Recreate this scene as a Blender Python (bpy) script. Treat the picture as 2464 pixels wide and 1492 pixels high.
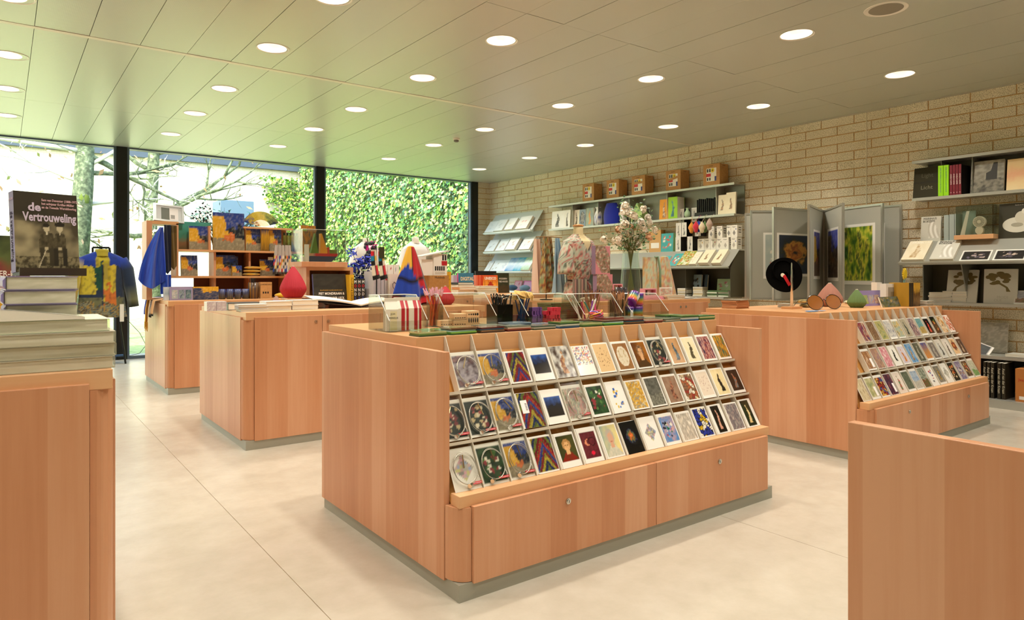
import bpy, bmesh, math, random
from mathutils import Vector, Matrix, noise, Euler
R = math.radians
sc = bpy.context.scene
col = sc.collection
for o in list(bpy.data.objects): bpy.data.objects.remove(o)

# ------------------------------------------------------------------ camera
F_PX, CX, HY, CAM_H = 1641.0, 1232.0, 665.5, 1.22
YAW = math.atan((1232 - 6) / F_PX)
cam_d = bpy.data.cameras.new('camera'); cam = bpy.data.objects.new('camera', cam_d); col.objects.link(cam)
cam_d.sensor_fit = 'HORIZONTAL'; cam_d.sensor_width = 36.0
cam_d.lens = 36.0 * F_PX / 2464.0
cam_d.shift_y = -(746.0 - HY) / 2464.0
cam_d.clip_start = 0.05; cam_d.clip_end = 200
cam.location = (0, 0, CAM_H); cam.rotation_euler = (R(90), 0, -YAW)
sc.camera = cam

# ------------------------------------------------------------------ light, sky, exposure
w = bpy.data.worlds.new('sky'); sc.world = w; w.use_nodes = True
wn = w.node_tree; wn.nodes.clear()
sky = wn.nodes.new('ShaderNodeTexSky'); sky.sky_type = 'NISHITA'; sky.sun_disc = False
sky.sun_elevation = R(46); sky.sun_rotation = R(232); sky.altitude = 30; sky.dust_density = 2.0
bg = wn.nodes.new('ShaderNodeBackground'); bg.inputs[1].default_value = 1.0
wo = wn.nodes.new('ShaderNodeOutputWorld')
wn.links.new(sky.outputs[0], bg.inputs[0]); wn.links.new(bg.outputs[0], wo.inputs[0])
sun_d = bpy.data.lights.new('sun', 'SUN'); sun_d.energy = 6.0; sun_d.angle = R(0.6); sun_d.color = (1.0, 0.95, 0.86)
sun = bpy.data.objects.new('sun', sun_d); col.objects.link(sun)
sun.rotation_euler = Vector((0.62, 0.52, -0.80)).to_track_quat('-Z', 'Y').to_euler(); sun.location = (-8, -8, 20)
LAMP_W = 60.0
sc.view_settings.view_transform = 'Standard'; sc.view_settings.look = 'None'
sc.view_settings.exposure = 0.36; sc.view_settings.gamma = 1.0; sc.view_settings.use_curve_mapping = False

# ------------------------------------------------------------------ helpers
def lin(h):
    if not isinstance(h, str): return tuple(h)
    h = h.lstrip('#'); o = []
    for i in (0, 2, 4):
        v = int(h[i:i+2], 16) / 255.0
        o.append(v / 12.92 if v <= 0.04045 else ((v + 0.055) / 1.055) ** 2.4)
    return tuple(o)
def mixc(a, b, t):
    t = 0 if t < 0 else 1 if t > 1 else t
    return (a[0]+(b[0]-a[0])*t, a[1]+(b[1]-a[1])*t, a[2]+(b[2]-a[2])*t)
_fw = Vector((math.sin(YAW), math.cos(YAW), 0)); _rt = Vector((math.cos(YAW), -math.sin(YAW), 0))
def _ray(x, y): return _fw + _rt * ((x - CX) / F_PX) + Vector((0, 0, (HY - y) / F_PX))
def onx(x, y, X): d = _ray(x, y); return Vector((0, 0, CAM_H)) + d * (X / d.x)   # survey: where a sight line meets a real plane
def ony(x, y, Y): d = _ray(x, y); return Vector((0, 0, CAM_H)) + d * (Y / d.y)
def onz(x, y, Z): d = _ray(x, y); return Vector((0, 0, CAM_H)) + d * ((Z - CAM_H) / d.z)

MATS = {}
def mat(key, color='#888888', rough=0.5, metal=0.0, spec=0.5, emit=None, estr=0.0, coat=0.0, sheen=0.0, trans=0.0):
    if key in MATS: return MATS[key]
    m = bpy.data.materials.new(key); m.use_nodes = True
    b = m.node_tree.nodes['Principled BSDF']
    b.inputs['Base Color'].default_value = (*lin(color), 1); b.inputs['Roughness'].default_value = rough
    b.inputs['Metallic'].default_value = metal; b.inputs['Specular IOR Level'].default_value = spec
    if coat: b.inputs['Coat Weight'].default_value = coat; b.inputs['Coat Roughness'].default_value = 0.08
    if sheen: b.inputs['Sheen Weight'].default_value = sheen
    if trans: b.inputs['Transmission Weight'].default_value = trans
    if emit: b.inputs['Emission Color'].default_value = (*lin(emit), 1); b.inputs['Emission Strength'].default_value = estr
    MATS[key] = m; return m
def flat(hexc, rough=0.45, metal=0.0):
    return mat('paint_%s_%d_%d' % (hexc.lstrip('#'), rough*100, metal*100), hexc, rough, metal)
def N(m, t, **kw):
    n = m.node_tree.nodes.new(t)
    for k, v in kw.items():
        if k.startswith('i_'): n.inputs[k[2:].replace('_', ' ')].default_value = v
        else: setattr(n, k, v)
    return n
def L(m, a, b): m.node_tree.links.new(a, b)
def ramp(m, src, stops):
    r = N(m, 'ShaderNodeValToRGB'); e = r.color_ramp.elements
    while len(e) < len(stops): e.new(0.5)
    for i, (p, c) in enumerate(stops): e[i].position = p; e[i].color = (*lin(c), 1)
    L(m, src, r.inputs[0]); return r.outputs[0]

def attr_mat(key, rough, spec=0.5, bump=0.0, bscale=400, sheen=0.0, coat=0.0):
    m = mat(key, '#ffffff', rough, spec=spec, sheen=sheen, coat=coat); b = m.node_tree.nodes['Principled BSDF']
    a = N(m, 'ShaderNodeVertexColor', layer_name='Col'); L(m, a.outputs[0], b.inputs['Base Color'])
    if bump:
        n = N(m, 'ShaderNodeTexNoise', i_Scale=bscale); bp = N(m, 'ShaderNodeBump', i_Strength=bump, i_Distance=0.002)
        L(m, n.outputs[0], bp.inputs['Height']); L(m, bp.outputs[0], b.inputs['Normal'])
    return m
PRT = attr_mat('printed_paper', 0.38)
GLOSS = attr_mat('printed_gloss', 0.16, coat=0.4)
MATTE = attr_mat('printed_matte', 0.75, spec=0.2)
FAB = attr_mat('printed_fabric', 0.85, spec=0.15, bump=0.4, bscale=600, sheen=0.3)

def wood_mat(key, c1, c2, c3, strip=0.145, axis='z', rough=0.38):
    """beech veneer: tone steps from leaf to leaf, fine grain along one axis"""
    m = mat(key, c1, rough, spec=0.45); nt = m.node_tree; b = nt.nodes['Principled BSDF']
    tc = N(m, 'ShaderNodeTexCoord'); sp = N(m, 'ShaderNodeSeparateXYZ'); L(m, tc.outputs['Object'], sp.inputs[0])
    add = N(m, 'ShaderNodeMath', operation='ADD')
    if axis == 'z': L(m, sp.outputs[0], add.inputs[0]); L(m, sp.outputs[1], add.inputs[1])
    else: L(m, sp.outputs[2], add.inputs[0]); add.inputs[1].default_value = 0.0
    dv = N(m, 'ShaderNodeMath', operation='DIVIDE'); dv.inputs[1].default_value = strip; L(m, add.outputs[0], dv.inputs[0])
    fl = N(m, 'ShaderNodeMath', operation='FLOOR'); L(m, dv.outputs[0], fl.inputs[0])
    oi = N(m, 'ShaderNodeObjectInfo'); ad2 = N(m, 'ShaderNodeMath', operation='ADD'); L(m, fl.outputs[0], ad2.inputs[0]); L(m, oi.outputs['Random'], ad2.inputs[1])
    wn_ = N(m, 'ShaderNodeTexWhiteNoise', noise_dimensions='1D'); L(m, ad2.outputs[0], wn_.inputs['W'])
    mp = N(m, 'ShaderNodeMapping'); L(m, tc.outputs['Object'], mp.inputs[0])
    mp.inputs['Scale'].default_value = (60, 60, 2.2) if axis == 'z' else (2.2, 2.2, 60)
    n1 = N(m, 'ShaderNodeTexNoise', i_Scale=1.0, i_Detail=4.0, i_Roughness=0.6); L(m, mp.outputs[0], n1.inputs['Vector'])
    mp2 = N(m, 'ShaderNodeMapping'); L(m, tc.outputs['Object'], mp2.inputs[0])
    mp2.inputs['Scale'].default_value = (9, 9, 0.9) if axis == 'z' else (0.9, 0.9, 9)
    n2 = N(m, 'ShaderNodeTexNoise', i_Scale=1.0, i_Detail=2.0); L(m, mp2.outputs[0], n2.inputs['Vector'])
    m1 = N(m, 'ShaderNodeMath', operation='MULTIPLY_ADD'); m1.inputs[1].default_value = 0.45; L(m, wn_.outputs[0], m1.inputs[0])
    m2 = N(m, 'ShaderNodeMath', operation='MULTIPLY_ADD'); m2.inputs[1].default_value = 0.35; L(m, n1.outputs[0], m2.inputs[0])
    m3 = N(m, 'ShaderNodeMath', operation='MULTIPLY'); m3.inputs[1].default_value = 0.45; L(m, n2.outputs[0], m3.inputs[0])
    L(m, m3.outputs[0], m2.inputs[2]); L(m, m2.outputs[0], m1.inputs[2])
    L(m, ramp(m, m1.outputs[0], [(0.25, c1), (0.55, c2), (0.9, c3)]), b.inputs['Base Color'])
    return m
WOOD = wood_mat('beech_veneer', '#bb7d55', '#ca9068', '#d6a37e')
WOODH = wood_mat('beech_solid', '#c89260', '#d5a06e', '#deae80', strip=0.4, axis='x')
WOODB = wood_mat('beech_backing', '#b87a32', '#c78a42', '#d29a55', strip=0.2)
TOE = mat('plinth_metal', '#a5a597', 0.42, 0.35)
ALU = mat('satin_aluminium', '#c4c5bd', 0.32, 0.75)
STEEL = mat('polished_steel', '#d5d5d2', 0.14, 1.0)
FINM = mat('painted_divider', '#d9d2c0', 0.45)
BLACKM = mat('black_metal', '#16181a', 0.4, 0.3)
WHITE = mat('white_card', '#efece2', 0.55)
PAGES = mat('page_edges', '#e8e2d0', 0.8)
def glass_mat(key, tint, gl, ior_r=0.03, fac=0.12, edge=0.55):
    m = bpy.data.materials.new(key); m.use_nodes = True; nt = m.node_tree; nt.nodes.clear()
    out = nt.nodes.new('ShaderNodeOutputMaterial'); tr = nt.nodes.new('ShaderNodeBsdfTransparent'); tr.inputs[0].default_value = (*lin(tint), 1)
    g = nt.nodes.new('ShaderNodeBsdfGlossy'); g.inputs['Roughness'].default_value = ior_r; g.inputs[0].default_value = (gl, gl, gl, 1)
    lw = nt.nodes.new('ShaderNodeLayerWeight'); lw.inputs[0].default_value = 0.5
    pw = nt.nodes.new('ShaderNodeMath'); pw.operation = 'POWER'; pw.inputs[1].default_value = 4.0; nt.links.new(lw.outputs['Facing'], pw.inputs[0])
    ma = nt.nodes.new('ShaderNodeMath'); ma.operation = 'MULTIPLY_ADD'; ma.inputs[1].default_value = edge; ma.inputs[2].default_value = fac*0.35; nt.links.new(pw.outputs[0], ma.inputs[0])
    mx = nt.nodes.new('ShaderNodeMixShader')
    nt.links.new(ma.outputs[0], mx.inputs[0]); nt.links.new(tr.outputs[0], mx.inputs[1]); nt.links.new(g.outputs[0], mx.inputs[2]); nt.links.new(mx.outputs[0], out.inputs[0])
    MATS[key] = m; return m
GLASS = glass_mat('window_glass', '#f6fbf8', 0.9, 0.01, 0.08)
ACRYL = glass_mat('clear_acrylic', '#f0f2ee', 0.9, 0.05, 0.16)
SLEEVE = glass_mat('clear_sleeve', '#fafaf8', 0.7, 0.10, 0.05, 0.18)
VASEG = glass_mat('green_glass', '#e9f3ee', 1.0, 0.03, 0.25, 0.7)

class MB:
    """collects geometry for ONE mesh"""
    def __init__(s): s.v = []; s.f = []; s.m = []; s.c = {}
    def add(s, vs, fs, mi=0, c=None):
        n = len(s.v); s.v += [tuple(p) for p in vs]
        for f in fs: s.f.append(tuple(i + n for i in f)); s.m.append(mi)
        if c is not None:
            for i in range(len(vs)): s.c[n + i] = c[i] if isinstance(c, list) else c
        return s
    def box(s, x0, y0, z0, x1, y1, z1, mi=0, c=None):
        vs = [(x0,y0,z0),(x1,y0,z0),(x1,y1,z0),(x0,y1,z0),(x0,y0,z1),(x1,y0,z1),(x1,y1,z1),(x0,y1,z1)]
        return s.add(vs, [(0,3,2,1),(4,5,6,7),(0,1,5,4),(1,2,6,5),(2,3,7,6),(3,0,4,7)], mi, c)
    def hexa(s, b, t, mi=0, c=None):
        n = len(b); vs = list(b) + list(t)
        fs = [tuple(range(n-1, -1, -1)), tuple(range(n, 2*n))] + [(i, (i+1) % n, n + (i+1) % n, n + i) for i in range(n)]
        return s.add(vs, fs, mi, c)
    def prism(s, pts, a, b, axis='y', mi=0, c=None):
        """extrude a 2-D outline from a to b along an axis; outline in the other two axes"""
        def P(p, k): return {'x': (k, p[0], p[1]), 'y': (p[0], k, p[1]), 'z': (p[0], p[1], k)}[axis]
        return s.hexa([P(p, a) for p in pts], [P(p, b) for p in pts], mi, c)
    def lathe(s, prof, n=20, ctr=(0,0,0), mi=0, c=None, caps=True):
        vs = []; fs = []; k = len(prof); cx, cy, cz = ctr
        for r, z in prof:
            for i in range(n):
                a = 2*math.pi*i/n; vs.append((cx + r*math.cos(a), cy + r*math.sin(a), cz + z))
        for j in range(k-1):
            for i in range(n): fs.append((j*n+i, j*n+(i+1) % n, (j+1)*n+(i+1) % n, (j+1)*n+i))
        if caps: fs.append(tuple(range(n-1, -1, -1))); fs.append(tuple((k-1)*n+i for i in range(n)))
        cc = None
        if c is not None: cc = [c(p) for p in vs] if callable(c) else c
        return s.add(vs, fs, mi, cc)
    def tube(s, pts, r, n=6, mi=0, c=None, closed=False):
        pts = [Vector(p) for p in pts]; k = len(pts); rs = r if isinstance(r, (list, tuple)) else [r]*k
        vs = []; fs = []; up = Vector((0.13, 0.27, 0.95)).normalized()
        for i, p in enumerate(pts):
            a = pts[(i-1) % k] if (i > 0 or closed) else p; b = pts[(i+1) % k] if (i < k-1 or closed) else p
            d = (b - a); d = d.normalized() if d.length > 1e-9 else Vector((0,0,1))
            u = d.cross(up); u = u.normalized() if u.length > 1e-3 else d.orthogonal().normalized(); w_ = d.cross(u)
            for j in range(n):
                t = 2*math.pi*j/n; vs.append(p + (u*math.cos(t) + w_*math.sin(t))*rs[i])
        m = k if closed else k-1
        for i in range(m):
            i2 = (i+1) % k
            for j in range(n): fs.append((i*n+j, i*n+(j+1) % n, i2*n+(j+1) % n, i2*n+j))
        if not closed: fs.append(tuple(range(n-1, -1, -1))); fs.append(tuple((k-1)*n+j for j in range(n)))
        return s.add(vs, fs, mi, c)
    def grid(s, fn, nu, nv, mi=0, cf=None, closed=False):
        vs = []; cs = []
        for j in range(nv+1):
            for i in range(nu+1):
                u, v = i/nu, j/nv; vs.append(tuple(fn(u, v)))
                if cf: cs.append(cf(u, v))
        fs = [(j*(nu+1)+i, j*(nu+1)+i+1, (j+1)*(nu+1)+i+1, (j+1)*(nu+1)+i) for j in range(nv) for i in range(nu)]
        return s.add(vs, fs, mi, cs if cf else None)
    def blob(s, ctr, r, n=10, k=6, mi=0, c=None):
        rx, ry, rz = r if isinstance(r, (tuple, list)) else (r, r, r)
        vs = []; fs = []
        for j in range(1, k):
            t = math.pi*j/k
            for i in range(n):
                a = 2*math.pi*i/n; vs.append((ctr[0]+rx*math.sin(t)*math.cos(a), ctr[1]+ry*math.sin(t)*math.sin(a), ctr[2]-rz*math.cos(t)))
        b = len(vs); vs += [(ctr[0], ctr[1], ctr[2]-rz), (ctr[0], ctr[1], ctr[2]+rz)]
        for j in range(k-2):
            for i in range(n): fs.append((j*n+i, j*n+(i+1) % n, (j+1)*n+(i+1) % n, (j+1)*n+i))
        for i in range(n): fs.append((b, (i+1) % n, i)); fs.append((b+1, (k-2)*n+i, (k-2)*n+(i+1) % n))
        return s.add(vs, fs, mi, c)
    def mesh(s, name, mats, smooth=False):
        me = bpy.data.meshes.new(name); me.from_pydata(s.v, [], s.f)
        for m in (mats if isinstance(mats, (list, tuple)) else [mats]): me.materials.append(m)
        if any(s.m): me.polygons.foreach_set('material_index', s.m)
        if s.c:
            at = me.color_attributes.new('Col', 'FLOAT_COLOR', 'POINT')
            buf = [1.0]*(4*len(s.v))
            for i, c in s.c.items(): buf[4*i] = c[0]; buf[4*i+1] = c[1]; buf[4*i+2] = c[2]
            at.data.foreach_set('color', buf)
        if smooth: me.polygons.foreach_set('use_smooth', [True]*len(me.polygons))
        me.update(); return me
    def o(s, name, mats, parent=None, loc=(0,0,0), rot=(0,0,0), smooth=False, bevel=0.0):
        return link(name, s.mesh(name, mats, smooth), parent, loc, rot, bevel)
def link(name, data, parent=None, loc=(0,0,0), rot=(0,0,0), bevel=0.0):
    ob = bpy.data.objects.new(name, data); col.objects.link(ob); ob.location = loc
    ob.rotation_euler = rot if not isinstance(rot, (int, float)) else (0, 0, rot)
    if parent: ob.parent = parent
    if bevel:
        b = ob.modifiers.new('edge', 'BEVEL'); b.width = bevel; b.segments = 2; b.limit_method = 'ANGLE'
    return ob
def tag(o, label, cat, group=None):
    o['label'] = label; o['category'] = cat
    if group: o['group'] = group
    return o
def T(name, label, cat, loc=(0,0,0), rot=0, group=None):
    return tag(link(name, None, None, loc, rot), label, cat, group)
def struct(o): o['kind'] = 'structure'; return o
_TX = {}
def text(s_, size, m, parent, loc, rot=(R(90),0,0), align='CENTER', ext=0.0003, name='lettering', sx=1.0, bold=0.0):
    k = (s_, round(size, 4), align, ext, bold)
    if k not in _TX:
        cu = bpy.data.curves.new('t', 'FONT'); cu.body = s_; cu.size = size; cu.align_x = align; cu.align_y = 'CENTER'
        cu.extrude = ext; cu.resolution_u = 2; cu.offset = bold
        ob = bpy.data.objects.new('t', cu); col.objects.link(ob)
        dg = bpy.context.evaluated_depsgraph_get()
        me = bpy.data.meshes.new_from_object(ob.evaluated_get(dg)); bpy.data.objects.remove(ob); me.name = 'lettering'
        _TX[k] = me
    me = _TX[k].copy(); me.materials.clear(); me.materials.append(m)
    t = link(name, me, parent, loc, rot); t.scale = (sx, 1, 1); return t

# ------------------------------------------------------------------ printed pictures (flat print, as colours on a fine grid)
def fbm(x, y, s=0.0, o=3):
    return noise.fractal(Vector((x, y, s*7.31 + 0.5)), 1.0, 2.0, o)
def pick(pal, t):
    t = max(0.0, min(0.9999, t)) * (len(pal) - 1); i = int(t); return mixc(pal[i], pal[i+1], t - i)
def art(kind, pal, seed=0, border=(0,0,0,0), paper='#f2efe6'):
    pal = [lin(c) for c in pal]; paper = lin(paper); rnd = random.Random(seed*77+5); bl, br, bt, bb = border
    S = seed*3.7
    spots = [(rnd.random(), rnd.random(), 0.03+0.06*rnd.random(), rnd.randrange(1, len(pal))) for _ in range(26)] if len(pal) > 1 else []
    cells = {}
    def f(u, v):
        if kind == 'mix':
            return pick(pal, 0.5 + 0.75*fbm(u*3.2+S, v*4.2, seed))
        if kind == 'strokes':
            return pick(pal, 0.5 + 0.7*fbm(u*9+2.2*v+S, v*3.0-u*3, seed, 4))
        if kind == 'bands':
            return pick(pal, 1 - v + 0.16*fbm(u*5+S, v*5, seed))
        if kind == 'patch':      # large colour areas: upper right, left, middle, bottom
            n = 0.10*fbm(u*6+S, v*6, seed); t = fbm(u*14, v*14+S, seed+3)*0.12
            if v < 0.36 + 0.3*n - 0.1*abs(u-.5): c = pal[3]
            elif u < 0.5 - 0.28*(v-0.36) + n and v < 0.9: c = pal[0]
            elif v > 0.62 + n*1.5 or (u < .35): c = pal[1]
            else: c = pal[2]
            if abs(u-0.52+n) < 0.17 and abs(v-0.36+n) < 0.08: c = pal[4]
            return mixc(c, (0.02,0.02,0.03) if t > 0 else (0.9,0.85,0.6), abs(t)*2.2)
        if kind == 'fig':
            c = mixc(pal[0], pal[1], 0.5+fbm(u*4+S, v*4, seed))
            x = u - 0.5 + 0.05*math.sin(v*9+S)
            wid = 0.06 if v > 0.62 else 0.07 + 0.16*max(0, (0.62 - v)) if v < 0.45 else 0.11
            if 0.12 < v < 0.72 and abs(x) < wid + 0.02*fbm(u*12, v*12, seed): c = mixc(pal[2], pal[-1], 0.5+1.2*fbm(u*8, v*10, seed+1))
            if (x/0.055)**2 + ((v-0.78)/0.055)**2 < 1: c = mixc(pal[2], pal[-1], .3)
            return c
        if kind == 'still':
            c = mixc(pal[0], pal[1], 0.3+0.8*fbm(u*5+S, v*5, seed))
            for (x, y, r, k) in spots:
                x = 0.18+0.64*x; y = 0.2+0.62*y
                if (u-x)**2 + ((v-y)*1.4)**2 < r*r*1.2: c = pal[k]
            return c
        if kind == 'chev':
            t = (v + abs(u-0.55)*1.3 + 0.05*fbm(u*8, v*8, seed))*6.0; k = int(t) % len(pal); fr = t - int(t)
            c = pal[k]
            if fr < 0.14: c = pal[0]
            return mixc(c, (0.01,0.01,0.02), 0.35+0.5*fbm(u*30, v*10, seed))
        if kind == 'diam':
            if abs(u-0.5)/0.44 + abs(v-0.52)/0.36 > 1: return paper
            a = (u-0.5)*0.8 + (v-0.5); b_ = (u-0.5)*0.8 - (v-0.5); k = (int((u+2)*9+int((v+2)*3)*.4), int((v+2)*11))
            if k not in cells: cells[k] = rnd.choice(pal)
            e = ((u+2)*9+int((v+2)*3)*.4) % 1
            return mixc(cells[k], (0.25,0.25,0.25), 0.8) if e < 0.12 or ((v+2)*11) % 1 < 0.12 else cells[k]
        if kind == 'mosaic':
            k = (int(u*13+2*fbm(v*3, seed, 0)), int(v*17+2*fbm(u*3, seed, 0)))
            if k not in cells: cells[k] = rnd.choice(pal)
            return mixc(cells[k], pal[0], 0.25+0.5*fbm(u*20, v*20, seed))
        if kind == 'lead':       # flat colour fields parted by dark lines
            x = u*4+0.5*math.sin(v*7+S); y = v*7+0.4*math.sin(u*8); k = (int(x), int(y+((int(x)) % 2)*.5))
            if k not in cells: cells[k] = rnd.choice(pal[1:])
            fx, fy = x % 1, (y+((int(x)) % 2)*.5) % 1
            return pal[0] if fx < .13 or fy < .16 or abs(fx-fy) < .07 else cells[k]
        if kind == 'face':       # bust: background, hair, skin, clothes
            c = mixc(pal[0], pal[1], u+0.3*fbm(u*4, v*4, seed)); x = u - 0.5
            if v < 0.34 - 0.9*max(0, abs(x)-0.16): c = mixc(pal[4], pal[0], 0.25+0.4*fbm(u*9, v*9, seed))
            if abs(x) < 0.09 and 0.28 < v < 0.48: c = pal[3]
            if (x/0.25)**2 + ((v-0.64)/0.24)**2 < 1: c = mixc(pal[2], pal[3], 0.2+0.4*fbm(u*10, v*10, seed))
            if ((x)/0.17)**2 + ((v-0.58)/0.185)**2 < 1: c = mixc(pal[3], pal[2], 0.2*abs(x)*6+0.25*fbm(u*9, v*9, seed))
            for ex in (-.07, .07):
                if ((x-ex)/0.035)**2 + ((v-0.61)/0.016)**2 < 1: c = mixc(pal[2], (0,0,0), .5)
            if abs(x) < .05 and abs(v-.485) < .012: c = mixc(pal[3], (.3,.02,.02), .6)
            if abs(x) < .018 and .53 < v < .6: c = mixc(pal[3], pal[2], .35)
            return c
        if kind == 'geo':
            c = mixc(paper, pal[0], 0.4)
            for (x, y, r, k) in spots[:14]:
                if abs(u-(.25+.5*x)) < r*.9 and abs(v-(.15+.65*y)) < r*.5: c = pal[k]
            return c
        if kind == 'oval':
            c = mixc(pal[0], pal[1], 0.5+fbm(u*6, v*6, seed)); q = ((u-.5)/.36)**2+((v-.5)/.38)**2
            if q < 1: c = mixc(pal[2], pal[3], 0.25+1.2*max(0, fbm(u*9+S, v*9, seed)) if q < .8 else 0)
            return c
        if kind == 'line':
            c = pal[0]; d = abs(fbm(u*6+S, v*7, seed, 4)); r_ = math.hypot(u-.5, (v-.5)*1.1)
            return mixc(pal[1], c, min(1, d*14)) if r_ < .42 and d < .07 else c
        if kind == 'cres':
            c = mixc(pal[0], pal[1], 0.5+fbm(u*12, v*12, seed))
            if (u-.38)**2+((v-.6)*1.4)**2 < .03 and (u-.46)**2+((v-.62)*1.4)**2 > .022: c = pal[2]
            if (u-.68)**2+((v-.62)*1.4)**2 < .055 and (u-.68)**2+((v-.62)*1.4)**2 > .035: c = mixc(pal[0], (0,0,0), .6)
            if (u-.55)**2+((v-.2)*1.4)**2 < .012: c = pal[3]
            return c
        if kind == 'burst':
            r_ = math.hypot(u-.5, (v-.55)*1.2); t = r_*2.2+0.35*fbm(u*7+S, v*7, seed)
            return pick(pal, t)
        if kind == 'tree':
            c = mixc(pal[0], pal[1], v); x = u-.5
            if abs(x+.12*(v-.2)) < .03+.05*max(0, .35-v) and .1 < v < .6: c = pal[3]
            if (x/.46)**2+((v-.62)/.24)**2 < 1+1.1*fbm(u*6+S, v*6, seed): c = mixc(pal[2], pal[3], .4+fbm(u*12, v*12, seed))
            return c
        if kind == 'land':
            h = .42+.12*fbm(u*3+S, 0, seed)
            return mixc(pal[0], pal[1], 0.5+fbm(u*5, v*9, seed)) if v > h else mixc(pal[2], pal[3], 0.5+fbm(u*9, v*14, seed+2))
        if kind == 'drape':
            t = math.sin((u*1.3-(v-.5)**2*1.5)*22); q = abs(u-.45-.35*(.9-v)) < .12+.28*(.85-v) and .12 < v < .78
            return mixc(pal[1], pal[2], .5+.5*t) if q else pal[0]
        return pal[0]
    def g(u, v):
        if u < bl or u > 1-br or v > 1-bt or v < bb: return paper
        return f((u-bl)/(1-bl-br), (v-bb)/(1-bt-bb))
    return g
def plate_mesh(name, w_, h_, t, fn, nx=14, ny=20, edge='#ece7da', m=None, back=None, smooth=False):
    """upright sheet: centred in x, foot at z=0, picture faces -Y, thickness towards +Y"""
    b = MB(); e = lin(edge)
    b.grid(lambda u, v: ((u-.5)*w_, 0, v*h_), nx, ny, 0, fn)
    x = w_/2
    vs = [(-x,0,0),(x,0,0),(x,0,h_),(-x,0,h_),(-x,t,0),(x,t,0),(x,t,h_),(-x,t,h_)]
    b.add(vs, [(4,5,1,0),(1,5,6,2),(2,6,7,3),(3,7,4,0),(5,4,7,6)], 0, e)
    return b.mesh(name, m or PRT)
def plate(name, w_, h_, t, fn, loc, rot, parent=None, **kw):
    return link(name, plate_mesh(name, w_, h_, t, fn, **kw), parent, loc, rot)
WALLROT = R(-90)   # a thing that looks out from the block wall (towards -X)
# ================================================================== the room
CZ, WY, BX = 3.127, 11.47, 8.0          # ceiling height, window line, block wall
RX0, RY0 = -7.0, -4.0
def noise_color(key, stops, scale, rough, detail=6.0, metal=0.0, bump=0.0, coords='Object', spec=0.5):
    m = mat(key, '#888888', rough, metal, spec=spec); b = m.node_tree.nodes['Principled BSDF']
    if coords == 'World': g = N(m, 'ShaderNodeNewGeometry'); src = g.outputs['Position']
    else: g = N(m, 'ShaderNodeTexCoord'); src = g.outputs[coords]
    n = N(m, 'ShaderNodeTexNoise', i_Scale=scale, i_Detail=detail, i_Roughness=0.65); L(m, src, n.inputs['Vector'])
    L(m, ramp(m, n.outputs[0], stops), b.inputs['Base Color'])
    if bump:
        bp = N(m, 'ShaderNodeBump', i_Strength=bump, i_Distance=0.004); L(m, n.outputs[0], bp.inputs['Height']); L(m, bp.outputs[0], b.inputs['Normal'])
    return m
LINO = noise_color('linoleum', [(0.3, '#b9b1a0'), (0.5, '#c0b8a8'), (0.7, '#c6bfb0')], 6.0, 0.27, 10.0, coords='World', spec=0.5)
SEAM = mat('floor_seam', '#b5a27c', 0.6)
PANEL = mat('ceiling_enamel', '#c2c5b8', 0.33, 0.22, spec=0.5)
def panel_nodes(m):
    b = m.node_tree.nodes['Principled BSDF']; g = N(m, 'ShaderNodeNewGeometry')
    wv = N(m, 'ShaderNodeTexWave', wave_type='BANDS', bands_direction='X', i_Scale=30.0); L(m, g.outputs['Position'], wv.inputs['Vector'])
    bp = N(m, 'ShaderNodeBump', i_Strength=0.05, i_Distance=0.002); L(m, wv.outputs['Fac'], bp.inputs['Height']); L(m, bp.outputs[0], b.inputs['Normal'])
panel_nodes(PANEL)
VOID = mat('ceiling_void', '#8f8c7a', 0.9)
BLOCK = mat('split_block', '#cfc5ac', 0.9, spec=0.2)
def block_nodes(m):
    b = m.node_tree.nodes['Principled BSDF']; g = N(m, 'ShaderNodeNewGeometry')
    v = N(m, 'ShaderNodeTexNoise', i_Scale=130.0, i_Detail=2.0, i_Roughness=0.7); L(m, g.outputs['Position'], v.inputs['Vector'])
    n = N(m, 'ShaderNodeTexNoise', i_Scale=2.0, i_Detail=3.0); L(m, g.outputs['Position'], n.inputs['Vector'])
    spk = ramp(m, v.outputs[0], [(0.30, '#6f6754'), (0.40, '#bdb49c'), (0.48, '#e6dfcb'), (0.7, '#fbf6e8')])
    tone = ramp(m, n.outputs[0], [(0.3, '#e9e1cb'), (0.7, '#fdf9ee')])
    mx = N(m, 'ShaderNodeMix', data_type='RGBA', blend_type='MULTIPLY'); mx.inputs[0].default_value = 0.8
    L(m, spk, mx.inputs[6]); L(m, tone, mx.inputs[7]); L(m, mx.outputs[2], b.inputs['Base Color'])
    bp = N(m, 'ShaderNodeBump', i_Strength=0.35, i_Distance=0.003); L(m, v.outputs[0], bp.inputs['Height']); L(m, bp.outputs[0], b.inputs['Normal'])
block_nodes(BLOCK)
MORTAR = noise_color('mortar', [(0.3, '#bd9560'), (0.7, '#cda773')], 30, 0.95, coords='World')
PLASTER = mat('plaster', '#d6d0bf', 0.85)

# floor: sheets of linoleum welded side by side
fl = struct(MB().box(RX0, RY0, -0.12, BX+.3, WY+.02, -0.003).o('floor', SEAM))
xs = [RX0] + [0.935 + 2.0*k for k in range(-3, 4)] + [BX]
for a, b in zip(xs, xs[1:]):
    MB().box(a+.0015, RY0, -0.003, b-.0015, WY, 0.0).o('linoleum_sheet', LINO, fl)

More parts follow.
